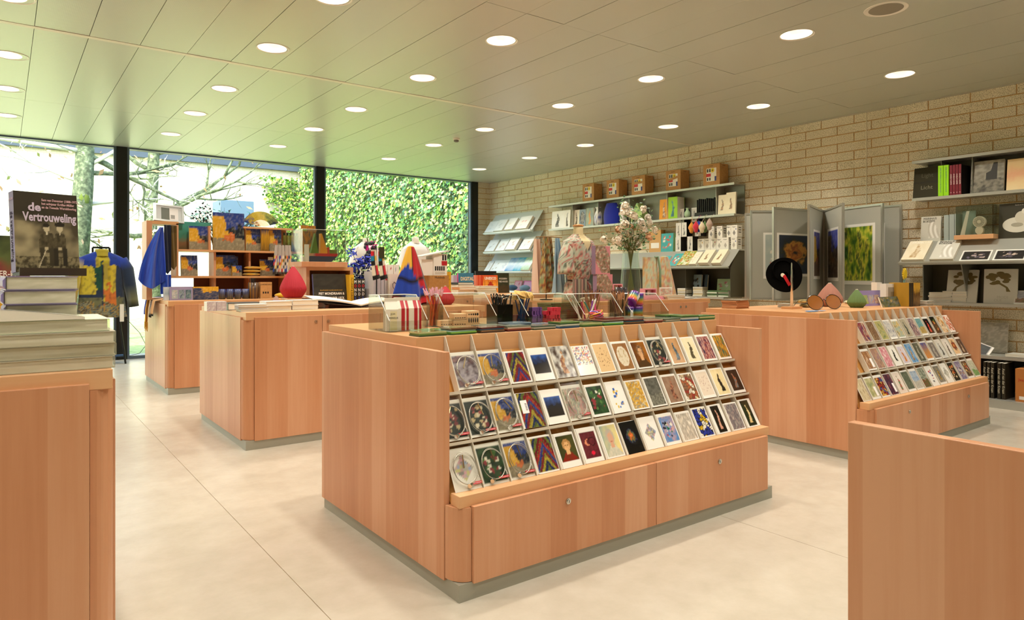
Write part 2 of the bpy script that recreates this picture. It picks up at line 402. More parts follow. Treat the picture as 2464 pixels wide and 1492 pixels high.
# ceiling: long enamelled panels, each its own piece
ce = struct(MB().box(RX0, RY0, CZ+.13, BX+.3, WY+.25, CZ+.45).o('ceiling', VOID))
PW = 0.3563; PX0 = 0.195
LX = [-3.5, -1.72, 0.055, 1.81, 3.235, 5.02, 6.785]; LY = [0.15, 1.5, 2.965, 4.47, 5.76, 7.30, 8.61, 10.05]
ysegs = [(9.03, WY-.003), (6.405, 9.026), (3.90, 6.335), (1.42, 3.896), (-1.1, 1.416), (RY0, -1.104)]
hole_r = 0.122
def pan_mesh(wd, ln, holes):
    b = MB(); t = 0.0
    if not holes: return b.box(0, 0, 0, wd, ln, 0.02).mesh('ceiling_panel', PANEL)
    y = 0.0; n = 24
    for hy in sorted(holes):
        y0, y1 = hy-.16, hy+.16
        b.add([(0,y,0),(wd,y,0),(wd,y0,0),(0,y0,0)], [(3,2,1,0)]); y = y1
        cx = wd/2; ang = sorted(set([2*math.pi*i/n for i in range(n)] + [math.atan2(sy*.16, sx*cx) % (2*math.pi) for sx in (-1,1) for sy in (-1,1)]))
        inn = []; out = []
        for a in ang:
            c_, s_ = math.cos(a), math.sin(a); k = min(cx/abs(c_) if abs(c_) > 1e-6 else 9, .16/abs(s_) if abs(s_) > 1e-6 else 9)
            inn.append((cx+hole_r*c_, hy+hole_r*s_, 0)); out.append((cx+k*c_, hy+k*s_, 0))
        m = len(ang); b.add(inn + out, [(i, (i+1) % m, m+(i+1) % m, m+i) for i in range(m)])
    b.add([(0,y,0),(wd,y,0),(wd,ln,0),(0,ln,0)], [(3,2,1,0)])
    b.add([(0,0,0),(wd,0,0),(wd,ln,0),(0,ln,0),(0,0,.02),(wd,0,.02),(wd,ln,.02),(0,ln,.02)], [(0,1,5,4),(1,2,6,5),(2,3,7,6),(3,0,4,7)])
    return b.mesh('ceiling_panel', PANEL)
cache = {}
k0 = int((RX0 - PX0)/PW) - 1
for k in range(k0, 40):
    a = PX0 + k*PW; b = a + PW
    if b < RX0+.1: continue
    if a > BX-.05: break
    b = min(b, BX-.002); a = max(a, RX0)
    lit = [x for x in LX if a < x < b]
    for (y0, y1) in ysegs:
        hs = [round(y-y0, 3) for y in LY if lit and y0 < y < y1]
        key = (round(b-a, 3), y0, tuple(hs))
        if key not in cache: cache[key] = pan_mesh(b-a-.004, y1-y0, hs)
        link('ceiling_panel', cache[key], ce, (a+.002, y0, CZ + (0.0015 if (k*7+int(y0)) % 3 == 0 else 0.0)))
struct(MB().box(RX0, 6.34, CZ-.002, BX, 6.40, CZ+.03).o('trim_1', mat('joint_strip', '#dcd8c8', .4)))
struct(MB().box(BX-.02, RY0, CZ-.012, BX-.001, WY, CZ+.001).o('trim_2', mat('edge_angle', '#b5b09c', .4)))

# the block wall
CH, BLN = 0.106, 0.40
wr = struct(MB().box(BX+.006, RY0, 0, BX+.3, WY+.25, CZ+.14).o('wall_right', MORTAR))
zj = [3.016 - CH*k for k in range(29)]
blocks = []
for k in range(30):
    z1 = CZ+.12 if k == 0 else zj[k-1]-.006; z0 = zj[k]+.006 if k < 29 else 0.0
    if k == 29: z0, z1 = 0.0, zj[28]-.006
    y = 3.206 + (BLN/2 if k % 2 else 0) - 20*BLN
    while y < WY:
        a, b = max(y+.006, RY0), min(y+BLN-.006, WY+.24); y += BLN
        if b-a < .03: continue
        for (p, q) in ([(a, 3.857), (3.869, b)] if a < 3.862 < b else [(a, b)]):
            if q-p > .02: blocks.append((p, q, z0, z1))
def size_seen(b):
    y, z = (b[0]+b[1])/2, (b[2]+b[3])/2; d = Vector((BX, y, z-CAM_H)); dep = d.dot(_fw)
    if dep < 1: return 0
    px, py = CX + F_PX*d.dot(_rt)/dep, HY - F_PX*d.z/dep
    if not (-60 < px < 2520 and -40 < py < 1520) or (z < .9): return 0
    return (b[1]-b[0])*(b[3]-b[2])/dep**2*F_PX**2*max(.05, BX/dep)
blocks.sort(key=size_seen, reverse=True)
bc = {}
rest = MB()
for i, (p, q, z0, z1) in enumerate(blocks):
    if i < 300:
        key = (round(q-p, 3), round(z1-z0, 3))
        if key not in bc: bc[key] = MB().box(0, 0, 0, .03, key[0], key[1]).mesh('block', BLOCK)
        link('block', bc[key], wr, (BX - .002 + ((i*37) % 5)*.0006, p, z0))
    else: rest.box(BX+.0005*((i*31) % 4), p, z0, BX+.03, q, z1)
ro = rest.o('blockwork', BLOCK, wr); ro['kind'] = 'stuff'
struct(MB().box(BX-.004, 3.858, 0, BX+.01, 3.868, CZ).o('trim_3', mat('joint_sealant', '#ddd3b6', .6)))
# short return of blockwork beside the glazing
wb = struct(MB().box(7.70, WY+.006, 0, BX+.0, WY+.25, CZ+.14).o('wall_return', MORTAR))
for k in range(30):
    z1 = CZ if k == 0 else zj[k-1]-.006; z0 = zj[k]+.006 if k < 29 else 0
    if k == 29: z1 = zj[28]-.006
    for (p, q) in ([(7.702, 7.90), (7.912, 8.0)] if k % 2 else [(7.702, 8.0)]):
        MB().box(p, WY, z0, q, WY+.03, z1).o('block', BLOCK, wb)
struct(MB().box(RX0-.2, RY0, 0, RX0, WY+.25, CZ+.14).o('wall_left', PLASTER))
struct(MB().box(RX0, RY0-.2, 0, BX+.3, RY0, CZ+.14).o('wall_back', PLASTER))

# window wall: full-height panes between black posts
WF = mat('window_frame_black', '#10130f', 0.35, 0.2); WFA = mat('window_frame_bead', '#5d6f80', 0.3, 0.6)
mx = [1.475 - 3.05*2, 1.475-3.05, 1.475, 4.487, 7.70]
mw = {4.487: .147, 7.70: .15}
prev = RX0
for i, xr in enumerate(mx):
    xl = xr - .14
    t = struct(link('window_%d' % (i+1), None, None, (prev, WY, 0)))
    a, b = 0.0, xl - .032 - prev
    MB().box(b+.032, -.02, 0, b+.172, .14, CZ).o('post', WF, t)
    fr = MB().box(b, 0, 0, b+.032, .05, CZ); fr.box(a, 0, 0, a+.03, .05, CZ).box(a+.03, 0, 0, b, .06, .045).box(a+.03, 0, CZ-.02, b, .06, CZ+.01)
    fr.o('frame', WFA, t)
    MB().box(a+.03, .022, .045, b, .030, CZ-.02).o('glass', GLASS, t)
    prev = xr
struct(MB().box(RX0, WY+.14, CZ-.0, BX+.3, WY+.26, CZ+.5).o('trim_4', WF))

# ================================================================== recessed ceiling lamps
RING = mat('lamp_ring', '#e9e6da', 0.3); REFL = mat('lamp_reflector', '#f6f4ee', 0.25, 0.6); BULB = mat('lamp_glow', '#fff6e6', 0.5, emit='#fff2dc', estr=9.0)
ring_me = MB().lathe([(.121,.012),(.121,0),(.132,-.004),(.134,0),(.134,.0)], 32, caps=False).mesh('ring', RING, True)
refl_me = MB().lathe([(.121,.0),(.118,.03),(.105,.075),(.08,.105)], 32, caps=False).mesh('reflector', REFL, True)
bulb_me = MB().lathe([(.082,.10),(.075,.088),(.05,.082),(.0005,.08)], 24, caps=False).mesh('lamp_disc', BULB, True)
lamp_l = bpy.data.lights.new('downlight_beam', 'SPOT'); lamp_l.energy = LAMP_W; lamp_l.spot_size = R(128); lamp_l.spot_blend = 0.75; lamp_l.shadow_soft_size = 0.09; lamp_l.color = (1.0, 0.925, 0.81)
near = {0: 'directly over', 1: 'close to'}
colname = {-3.5: 'far left row', -1.72: 'outer left row', 0.055: 'leftmost row in view', 1.81: 'second row from the left', 3.235: 'middle row', 5.02: 'row beside the loudspeaker', 6.785: 'row along the block wall'}
ordn = ['nearest the window', 'second from the window', 'third from the window', 'fourth from the window', 'fifth from the window', 'sixth from the window', 'seventh from the window', 'farthest from the window']
for x in LX:
    for y in LY:
        t = T('ceiling_downlight', 'round recessed downlight, %s in the %s' % (ordn[7-LY.index(y)], colname[x]), 'ceiling light', (x, y, CZ), 0, 'recessed ceiling downlights')
        link('ring', ring_me, t); r_ = link('reflector', refl_me, t); link('lamp_disc', bulb_me, t)
        lo = link('beam', lamp_l, t, (0, 0, .03))
t = T('ceiling_speaker', 'round flush loudspeaker with grey grille in the ceiling', 'loudspeaker', (5.047, 2.30, CZ))
MB().lathe([(.112,-.001),(.135,-.001),(.14,-.004),(.143,0),(.143,.004)], 36, caps=False).o('ring', RING, t, smooth=True)
MB().lathe([(.112,-.002),(.08,-.004),(.0005,-.005)], 36, caps=False).o('grille', mat('speaker_grille', '#8d8878', .7), t, smooth=True)
t = T('smoke_detector', 'small white smoke detector on the ceiling near the window', 'smoke detector', (5.017, 8.0, CZ))
MB().lathe([(.05,0),(.05,-.02),(.042,-.024)], 24).o('base', RING, t, smooth=False)
MB().lathe([(.034,-.024),(.036,-.04),(.025,-.05),(.0005,-.052)], 24, caps=False).o('sensor_head', mat('sensor_grey', '#6c6a60', .6), t, smooth=True)

# ================================================================== the courtyard outside
GRASS = noise_color('lawn', [(0.3, '#7f9a4e'), (0.55, '#a9b878'), (0.75, '#c9caa0')], 9.0, 0.95, coords='World')
struct(MB().box(-30, WY+.25, -.3, 20, 40, -.04).o('ground', GRASS))
struct(MB().box(RX0, WY+.02, -.12, BX+.3, WY+.8, -.005).o('kerb', mat('paving', '#b9b5a8', .9)))
BW = mat('pale_brick', '#d9cfbc', 0.9)
def brick_nodes(m):
    b = m.node_tree.nodes['Principled BSDF']; g = N(m, 'ShaderNodeTexCoord'); mp = N(m, 'ShaderNodeMapping'); L(m, g.outputs['Object'], mp.inputs[0])
    mp.inputs['Rotation'].default_value = (R(90), 0, 0)
    br = N(m, 'ShaderNodeTexBrick', i_Scale=4.0); br.inputs['Color1'].default_value = (*lin('#c9bda8'), 1); br.inputs['Color2'].default_value = (*lin('#d3c8b4'), 1); br.inputs['Mortar'].default_value = (*lin('#b9ae98'), 1)
    L(m, mp.outputs[0], br.inputs['Vector']); L(m, br.outputs[0], b.inputs['Base Color'])
brick_nodes(BW)
struct(MB().box(-30, 23.5, -.1, 8.6, 23.9, 4.85).o('wall_courtyard', BW))
struct(MB().box(-30, 23.35, 4.85, 8.6, 24.0, 5.9).o('trim_5', mat('roof_fascia', '#3d4652', 0.5)))
iv = struct(MB().box(8.31, WY+.26, -.1, 8.7, 23.5, 5.3).o('wall_ivy', mat('ivy_wall', '#4d5a36', .95)))
rnd = random.Random(4)
ib = MB(); gp = [lin(c) for c in ('#3f6b22', '#5d8a2c', '#86a83a', '#4f7f35', '#a9bf55', '#2f5420', '#c3cc7a')]
ivs = [(0,-.5), (.38,-.32), (.55,.05), (.25,.12), (0,.6), (-.25,.12), (-.55,.05), (-.38,-.32)]
for i in range(15000):
    y = WY+.75 + (23.2-WY-.75)*rnd.random()**1.15; z = .1 + 5.1*rnd.random()
    if rnd.random() < .5 and i % 2: x = 8.22 - .08*rnd.random()
    else: x = 8.22 - .22*rnd.random()*max(.2, noise.noise(Vector((y*1.1, z*1.1, 3)))+.6)
    s = .06+.055*rnd.random(); a = rnd.gauss(math.pi, .7); n = Vector((-1, rnd.gauss(-.1,.35), rnd.gauss(.35,.35))).normalized()
    u = n.cross(Vector((0,0,1))).normalized(); v = n.cross(u)
    c = gp[rnd.randrange(7)]
    ib.add([Vector((x,y,z)) + (u*(p[0]*math.cos(a)-p[1]*math.sin(a)) + v*(p[0]*math.sin(a)+p[1]*math.cos(a)))*s for p in ivs], [tuple(range(8))], 0, c)
for i in range(1600):          # the ragged fringe that runs over onto the far wall
    x = 8.2 - abs(rnd.gauss(0, .9)); z = .1+4.5*rnd.random(); s = .07+.06*rnd.random(); a = rnd.gauss(math.pi, .7)
    if x < 8.3 - 2.2*(.35+.65*abs(noise.noise(Vector((z*.8, 1.7, 0)))+.5)): continue
    n = Vector((rnd.gauss(-.2,.3), -1, rnd.gauss(.35,.35))).normalized(); u = n.cross(Vector((0,0,1))).normalized(); v = n.cross(u)
    ib.add([Vector((x,23.42-.12*rnd.random(),z)) + (u*(p[0]*math.cos(a)-p[1]*math.sin(a)) + v*(p[0]*math.sin(a)+p[1]*math.cos(a)))*s for p in ivs], [tuple(range(8))], 0, gp[rnd.randrange(7)])
ivo = tag(ib.o('ivy', attr_mat('ivy_leaf', 0.35, spec=0.6)), 'dense green ivy covering the sunlit courtyard wall', 'ivy'); ivo['kind'] = 'stuff'

BARK = noise_color('mossy_bark', [(0.3, '#2f3622'), (0.5, '#5d664a'), (0.62, '#848c68'), (0.75, '#b9bda5')], 14.0, 0.95, coords='World', bump=.6)
TWIG = mat('pale_twig', '#d8d0bc', 0.9); MOSS = mat('moss', '#66752a', .95)
def tree(loc, lean, r0, hgt, seed, label, limbs):
    rnd = random.Random(seed); t = T('courtyard_tree', label, 'tree', loc)
    trunk = [(lean*z*.2 + .05*math.sin(z*1.3+seed), .05*math.cos(z), z) for z in [i*hgt/10 for i in range(11)]]
    MB().tube(trunk, [r0*(1.15-.55*i/10) for i in range(11)], 10).o('trunk', BARK, t, smooth=True)
    def grow(mb, p, d, ln, r, depth):
        pts = [p]; q = p
        for i in range(5):
            d = (d + Vector((rnd.gauss(0,.16), rnd.gauss(0,.16), rnd.gauss(.02,.13)))).normalized(); q = q + d*ln/5; pts.append(q)
        mb.tube(pts, [r*(1-.13*i) for i in range(6)], 5 if depth else 6)
        if depth < 3:
            for k in range(4 if depth < 2 else 3):
                j = rnd.randrange(2, 6); grow(mb, pts[j], (d + Vector((rnd.gauss(0,.7), rnd.gauss(0,.5), rnd.gauss(.1,.5)))).normalized(), ln*rnd.uniform(.35,.6), r*.45, depth+1)
    for (z, d, ln, r) in limbs:
        mb = MB(); k = min(9, int(z/hgt*10)); b = Vector(trunk[k]).lerp(Vector(trunk[k+1]), z/hgt*10-k)
        grow(mb, b, Vector(d).normalized(), ln, r, 0); mb.o('branch', TWIG if r < .05 else BARK, t, smooth=True)
    lf = MB(); lp = [lin(c) for c in ('#c99a6a', '#d8b48c', '#b98a5a', '#a3a35a')]
    for i in range(160):
        c = Vector((rnd.gauss(0,1.3), rnd.gauss(0,.7), rnd.uniform(1.8, hgt))); s = .05+.04*rnd.random()
        u = Vector((rnd.gauss(0,1), rnd.gauss(0,1), rnd.gauss(0,1))).normalized(); v = u.orthogonal().normalized()
        lf.add([c+u*s, c+v*s*.5, c-u*s, c-v*s*.5], [(0,1,2,3)], 0, lp[i % 4])
    lo = lf.o('dry_leaf_cluster', MATTE, t); lo['kind'] = 'stuff'
    MB().blob((trunk[4][0]+.03, trunk[4][1]-r0*.55, 2.72), (r0*.62, r0*.40, r0*1.0)).o('moss_patch', MOSS, t, smooth=True)
tree((1.15, 15.0, -.05), .05, .19, 6.0, 3, 'thick lichen covered tree trunk outside the leftmost window', [(2.6, (1,.1,.35), 1.5, .045), (3.3, (.9,-.2,.9), 1.8, .04), (3.6, (-.9,-.3,.1), 2.6, .045), (3.9, (-.7,-.2,.5), 2.4, .04), (3.55, (.9,.1,-.35), 1.8, .06), (3.7, (-1,0,.55), 2.4, .075), (3.2, (1,.2,.25), 1.6, .05), (4.2, (-.6,.3,.7), 2.0, .05), (4.4, (.8,-.2,.8), 2.0, .05), (3.0, (-.9,-.3,.3), 1.4, .028), (4.0, (-1,-.2,-.15), 2.2, .05), (4.5, (-.9,.1,.2), 2.6, .05)])
tree((2.70, 17.0, -.05), -.03, .145, 6.4, 8, 'slimmer bare tree with spreading branches outside the middle window', [(2.4, (1,.1,.75), 3.0, .07), (2.6, (.9,0,.35), 2.0, .05), (3.6, (-.8,.2,.5), 1.8, .05), (4.2, (.8,.3,.6), 2.0, .05), (2.2, (-1,.1,-.1), 1.6, .06), (4.0, (1,-.1,.3), 2.4, .05), (3.0, (-.6,-.2,-.5), 1.2, .03)])
t = T('wall_hopper', 'blue grey metal box with tapered foot on the far courtyard wall', 'metal box', (5.95, 22.9, 0))
HOP = mat('hopper_paint', '#53687c', .5)
MB().box(-.5, -.45, 2.75, .5, .6, 3.62).o('box', HOP, t)
MB().hexa([(-.2,-.2,2.35),(.2,-.2,2.35),(.2,.6,2.35),(-.2,.6,2.35)], [(-.45,-.4,2.75),(.45,-.4,2.75),(.45,.6,2.75),(-.45,.6,2.75)]).o('tapered_foot', HOP, t)
# ================================================================== the wooden island units
UW, UD = 2.06, 1.335
TOPZ = 0.966
LOCKM = mat('lock_nickel', '#c9c6bb', .25, 1.0); LOCKD = mat('lock_slot', '#3a3833', .5)
FA = math.atan2(.30, .576)        # lean of the card slope
def lock(parent, x, y, z):
    l = MB(); n = 18
    ring = [(.013*math.cos(2*math.pi*i/n), .013*math.sin(2*math.pi*i/n)) for i in range(n)]
    l.prism([(x+a, z+b) for a, b in ring], y-.005, y, 'y'); l.prism([(x+a*.66, z+b*.66) for a, b in ring], y-.008, y-.005, 'y', 1); l.box(x-.0015, y-.0085, z-.006, x+.0015, y-.0079, z+.006, 2)
    return l.o('lock', [LOCKM, STEEL, LOCKD], parent)
def unit(x0, y0, label, rack=False, locks=None, low=False):
    if locks is None and not low: locks = [(.513, .885), (.609, .885), (1.500, .885), (1.592, .885)]
    t = T('display_unit', label, 'display unit', (x0, y0, 0))
    MB().box(.012, .0, 0, UW-.012, UD-.005, .066).o('plinth', TOE, t)
    for xa in (0, UW-.026):
        MB().box(xa, .09 if xa == 0 else .07, .056, xa+.026, UD, .93).o('end_panel', WOOD, t, bevel=.002)
    ztop = .346 if rack else .912
    MB().box(.03, .03, .06, UW-.03, UD-.002, .345 if rack else .915).o('carcass', mat('carcass', '#5b3a22', .8), t)
    MB().box(.028, UD-.03, .06, UW-.028, UD-.001, .37 if low else .93).o('back_panel', WOOD, t)
    for sgn in (0, 1):
        pts = []
        for i in range(7):
            a = math.pi/2*i/6; pts.append((.004+.064*(1-math.cos(a)), .088-.086*math.sin(a)))
        pts += [(.068, .03), (.03, .088)]
        if sgn: pts = [(UW-p[0], p[1]) for p in pts][::-1]
        MB().prism(pts, .068, ztop, 'z').o('rounded_corner', WOOD, t)
    dz = .352 if rack else .931
    for i, (a, b) in enumerate(((.070, 1.088), (1.091, UW-.07)) if rack else ((.070, .560), (.563, 1.030), (1.033, 1.545), (1.548, UW-.07))):
        d = MB().box(a, -.012, .062, b, .010, dz).o('door', WOOD, t, bevel=.0015)
        if locks: lock(d, locks[i][0], -.012, locks[i][1])
    if not rack:
        MB().box(.014, .004, .912, UW-.014, UD-.005, TOPZ).o('top_tray', WOODH, t, bevel=.002)
        return t
    # card rack: ledge, sloping back, upright fins, two long lips
    MB().box(.022, .012, .346, UW-.022, .075, .392).o('ledge', WOODH, t, bevel=.002)
    if low:
        MB().box(.027, .075, .346, UW-.027, UD-.03, .372).o('low_top', WOODH, t, bevel=.002); return t
    yt = .355
    MB().box(.026, yt, .62, UW-.026, UD-.03, TOPZ).o('top_tray', WOODH, t, bevel=.002)
    k = math.tan(FA)
    MB().hexa([(.027, .072, .345), (UW-.027, .072, .345), (UW-.027, .085, .345), (.027, .085, .345)],
              [(.027, .072+.56*k, .905), (UW-.027, .072+.56*k, .905), (UW-.027, .085+.56*k, .905), (.027, .085+.56*k, .905)]).o('slope_board', WOODB, t)
    for i in range(1, 15):
        x = .027 + (UW-.054)*i/15
        MB().prism([(.05, .392), (.045+.574*k, .964), (yt+.001, .964), (yt+.001, .90), (.085, .392)], x-.0015, x+.0015, 'x').o('divider', FINM, t)
    for z, nm in ((.7475, 'upper'), (.5665, 'lower')):
        y = .045 + (z-.39)*k
        MB().hexa([(.027, y-.004, z-.012), (UW-.027, y-.004, z-.012), (UW-.027, y+.05, z-.034), (.027, y+.05, z-.034)],
                  [(.027, y-.004, z), (UW-.027, y-.004, z), (UW-.027, y+.05, z-.022), (.027, y+.05, z-.022)]).o('lip', FINM, t)
    return t
UA = unit(1.352, 2.155, 'beech card rack unit in the centre with three tiers of postcards', True, [(.541, .282), (1.563, .282)])
UE = unit(4.505, 2.155, 'beech card rack unit on the right in front of the poster leaves', True, [(.541, .282), (1.563, .282)])
UB = unit(1.352, 4.938, 'beech counter unit behind the centre card rack, stacked with white books')
UC = unit(1.352, 7.735, 'beech counter unit near the window carrying the wooden shelf case')
UD_ = unit(1.352-3.155, 2.155, 'beech counter unit at the left edge under the tall book stack', False)
UF = unit(1.352, -.645, 'low beech unit in the right foreground cut by the picture edge', True, None, True)
UG = unit(4.505, 4.938, 'beech counter unit behind the centre rack carrying the robe and flowers')
UH = unit(4.505, 7.735, 'beech counter unit far back beside the window with upright art books', False)
UI = unit(1.352-3.155, 4.938, 'beech counter unit hidden behind the tall book stack on the left', False)
# ================================================================== postcards in the two racks
NB = (0,0,0,0); WB = (.06,.06,.05,.05); TALL = (.10,.10,.22,.22); BOT = (.04,.04,.05,.20)
YEL = ['#d9a52a', '#27418f', '#1d2430', '#8b8068', '#c96a34']
ZIG = ['#7a2020', '#b03028', '#3a3f8a', '#8a2a2a', '#b7a53a', '#26305e', '#6b7a2e']
FLW = ['#1d2621', '#2f3a33', '#c9b58a', '#7a2f35', '#a9504c', '#e3d9bd']
PEO = ['#20331f', '#345a30', '#4f7a3c', '#8c3038', '#e6e3d0']
DIA = ['#c9a9a6', '#9aa9c9', '#c9c48a', '#b5b2aa', '#8f8d88', '#d3a5b0']
PNK = ['#a9b9a9', '#c9b9a9', '#c98f8f', '#8fa59a', '#d9cdb9', '#7a8a6a']
NGT = ['#2a56a0', '#1d3566', '#15151a', '#2a241c', '#241c18']
A_ROWS = [
 [None, ('c', 'purple cloudy landscape print', 'mix', ['#8a8090','#b0a8b0','#5a4a55','#8f6a6a']), ('c', 'yellow and blue night scene print', 'patch', YEL),
  ('p', 'red downward zigzag stripes', 'chev', ZIG, WB), ('p', 'dark blue night print on white', 'bands', NGT, TALL), ('p', 'statue in a snowy thicket', 'fig', ['#d9d6cc','#4a3a30','#c99a6a','#7a4a35'], NB),
  ('p', 'black edged diamond of small coloured squares', 'mosaic', ['#f2ede0','#f2ede0','#c9302a','#2a4a9a','#d9b53a','#f2ede0','#1c1c1c'], (.06,.06,.04,.34)), ('p', 'brown line drawing on tan paper', 'line', ['#e3c08c','#8a6038'], (.04,.04,.05,.05)),
  ('p', 'pale oval flower panel on brown', 'oval', ['#8a6038','#a0703f','#e6ddc6','#b59a6a'], (.04,.04,.06,.03)), ('p', 'balding man in brown coat portrait', 'face', ['#5a3010','#a0621f','#3a2410','#d9a878','#4a3418'], (.05,.05,.05,.05)),
  ('c', 'dark bouquet print', 'still', FLW), ('p', 'dancer in blue on tan', 'fig', ['#b58a5a','#c99a6a','#5a7a8a','#4a3a2a'], (.10,.04,.05,.04)), ('p', 'slim lady in long grey skirt on cream', 'fig', ['#ece0b5','#f0e6c3','#6a5f42','#4f4632'], (.04,.04,.05,.05)),
  ('p', 'crowded purple and pink scene', 'strokes', ['#2f2340','#7a4a58','#c99a8a','#8f3a3a','#3a2a4a'], (.07,.07,.08,.08)), ('p', 'green and orange forest abstraction', 'strokes', ['#3a5a5a','#6b7a3a','#b5702a','#c9a53a','#8a4a20'], (.12,.05,.08,.06))],
 [('c', 'shadowy flower print', 'still', FLW), ('c', 'cream and red bouquet print', 'still', FLW), ('c', 'yellow facade and blue sky print', 'patch', YEL), ('p', 'rising zigzag stripes with a price label', 'chev', ZIG[::-1], NB),
  ('p', 'second dark blue night print on white', 'bands', NGT, TALL), ('c', 'pale pink blossom tree print', 'strokes', PNK), ('p', 'white peony among green leaves', 'still', PEO, (.05,.05,.06,.06)), ('p', 'doll of blue and yellow shapes on white', 'geo', ['#f2f0ea','#2a5aa9','#d9b53a','#d9b53a','#3a6ac0'], NB),
  ('p', 'ochre and grey brickwork abstraction', 'mosaic', ['#c9a24a','#e0b04a','#8f8f85','#d9cba5','#b5822f'], (.05,.05,.04,.04)), ('p', 'white horse and rider photograph', 'land', ['#4a4a42','#6b6a60','#8a8878','#5a584e'], (.06,.06,.05,.05)), ('p', 'brown standing nude', 'fig', ['#a08068','#8a6a55','#b5785a','#5a3a30'], (.04,.04,.08,.05)),
  ('p', 'cream and rust cubist still life', 'lead', ['#6a4a3a','#e0cfa5','#b5623a','#efe6cf','#a03028','#8f6a4a'], (.06,.06,.05,.05)), ('p', 'faint pink scribbled drawing', 'line', ['#e8d8c3','#b58a78'], (.04,.04,.08,.10)), ('p', 'lady in black coat on cream', 'fig', ['#e8d6a0','#efe0b0','#1d1a16','#2a221a'], (.05,.05,.05,.05)), ('p', 'dark stage with a small figure', 'fig', ['#1d1510','#30221a','#a0603a','#5a7a80'], (.05,.05,.10,.10))],
 [('c', 'white card with a pastel diamond', 'diam', DIA), ('c', 'white flower in dense green leaves', 'still', PEO), ('c', 'yellow wall and starless blue sky print', 'patch', YEL), ('p', 'steep red and blue zigzag stripes', 'chev', ZIG[::-1], (.02,.02,.03,.03)),
  ('p', 'young woman with curled hair and red bodice', 'face', ['#3a3a1a','#4a4a22','#a5783f','#e0b078','#8f2018'], (.07,.07,.08,.18)), ('p', 'orange crescent and red dot on maroon', 'cres', ['#5a2028','#6b2a30','#e0906a','#e01f3f'], (.10,.10,.12,.12)), ('p', 'grey haired woman on yellow ground', 'face', ['#9fae9f','#ecd98f','#b5b0a0','#d9a585','#d9d3bd'], (.05,.05,.04,.03)),
  ('p', 'fiery burst of colour on black', 'burst', ['#e0a54a','#d9552a','#5a6a3a','#2a2a4a','#0c0b0c'], (.16,.16,.16,.16), '#0c0b0b'), ('p', 'small pastel diamond on plain white', 'diam', DIA, (.12,.12,.12,.12)), ('p', 'green and red dancing figures', 'still', ['#5a8ac0','#c9a0a0','#1f6a4a','#b5302a','#2a2a30','#e6dfd0'], (.06,.06,.10,.10)), ('p', 'pale sketch with grey figures', 'strokes', ['#e8dcc8','#c9bfae','#a9a092','#efe6d6'], (.05,.05,.06,.04)),
  ('p', 'blue and yellow leaded window', 'lead', ['#14151c','#efe9d6','#d9b52a','#2a3a9a','#e8e2cf','#2a3a9a'], (.05,.05,.03,.03)), ('p', 'nude with child on black', 'fig', ['#14110e','#1f1812','#d9a98f','#c98f78'], (.18,.22,.04,.04)), ('p', 'grey and mauve cubist clutter', 'strokes', ['#b5a9a0','#8f8a85','#6a6068','#a08f88','#c9bfb2'], (.05,.05,.05,.05)), ('p', 'pale standing nude on near black', 'fig', ['#15150c','#243018','#e6d09a','#d9bb80'], (.14,.20,.04,.04))]]
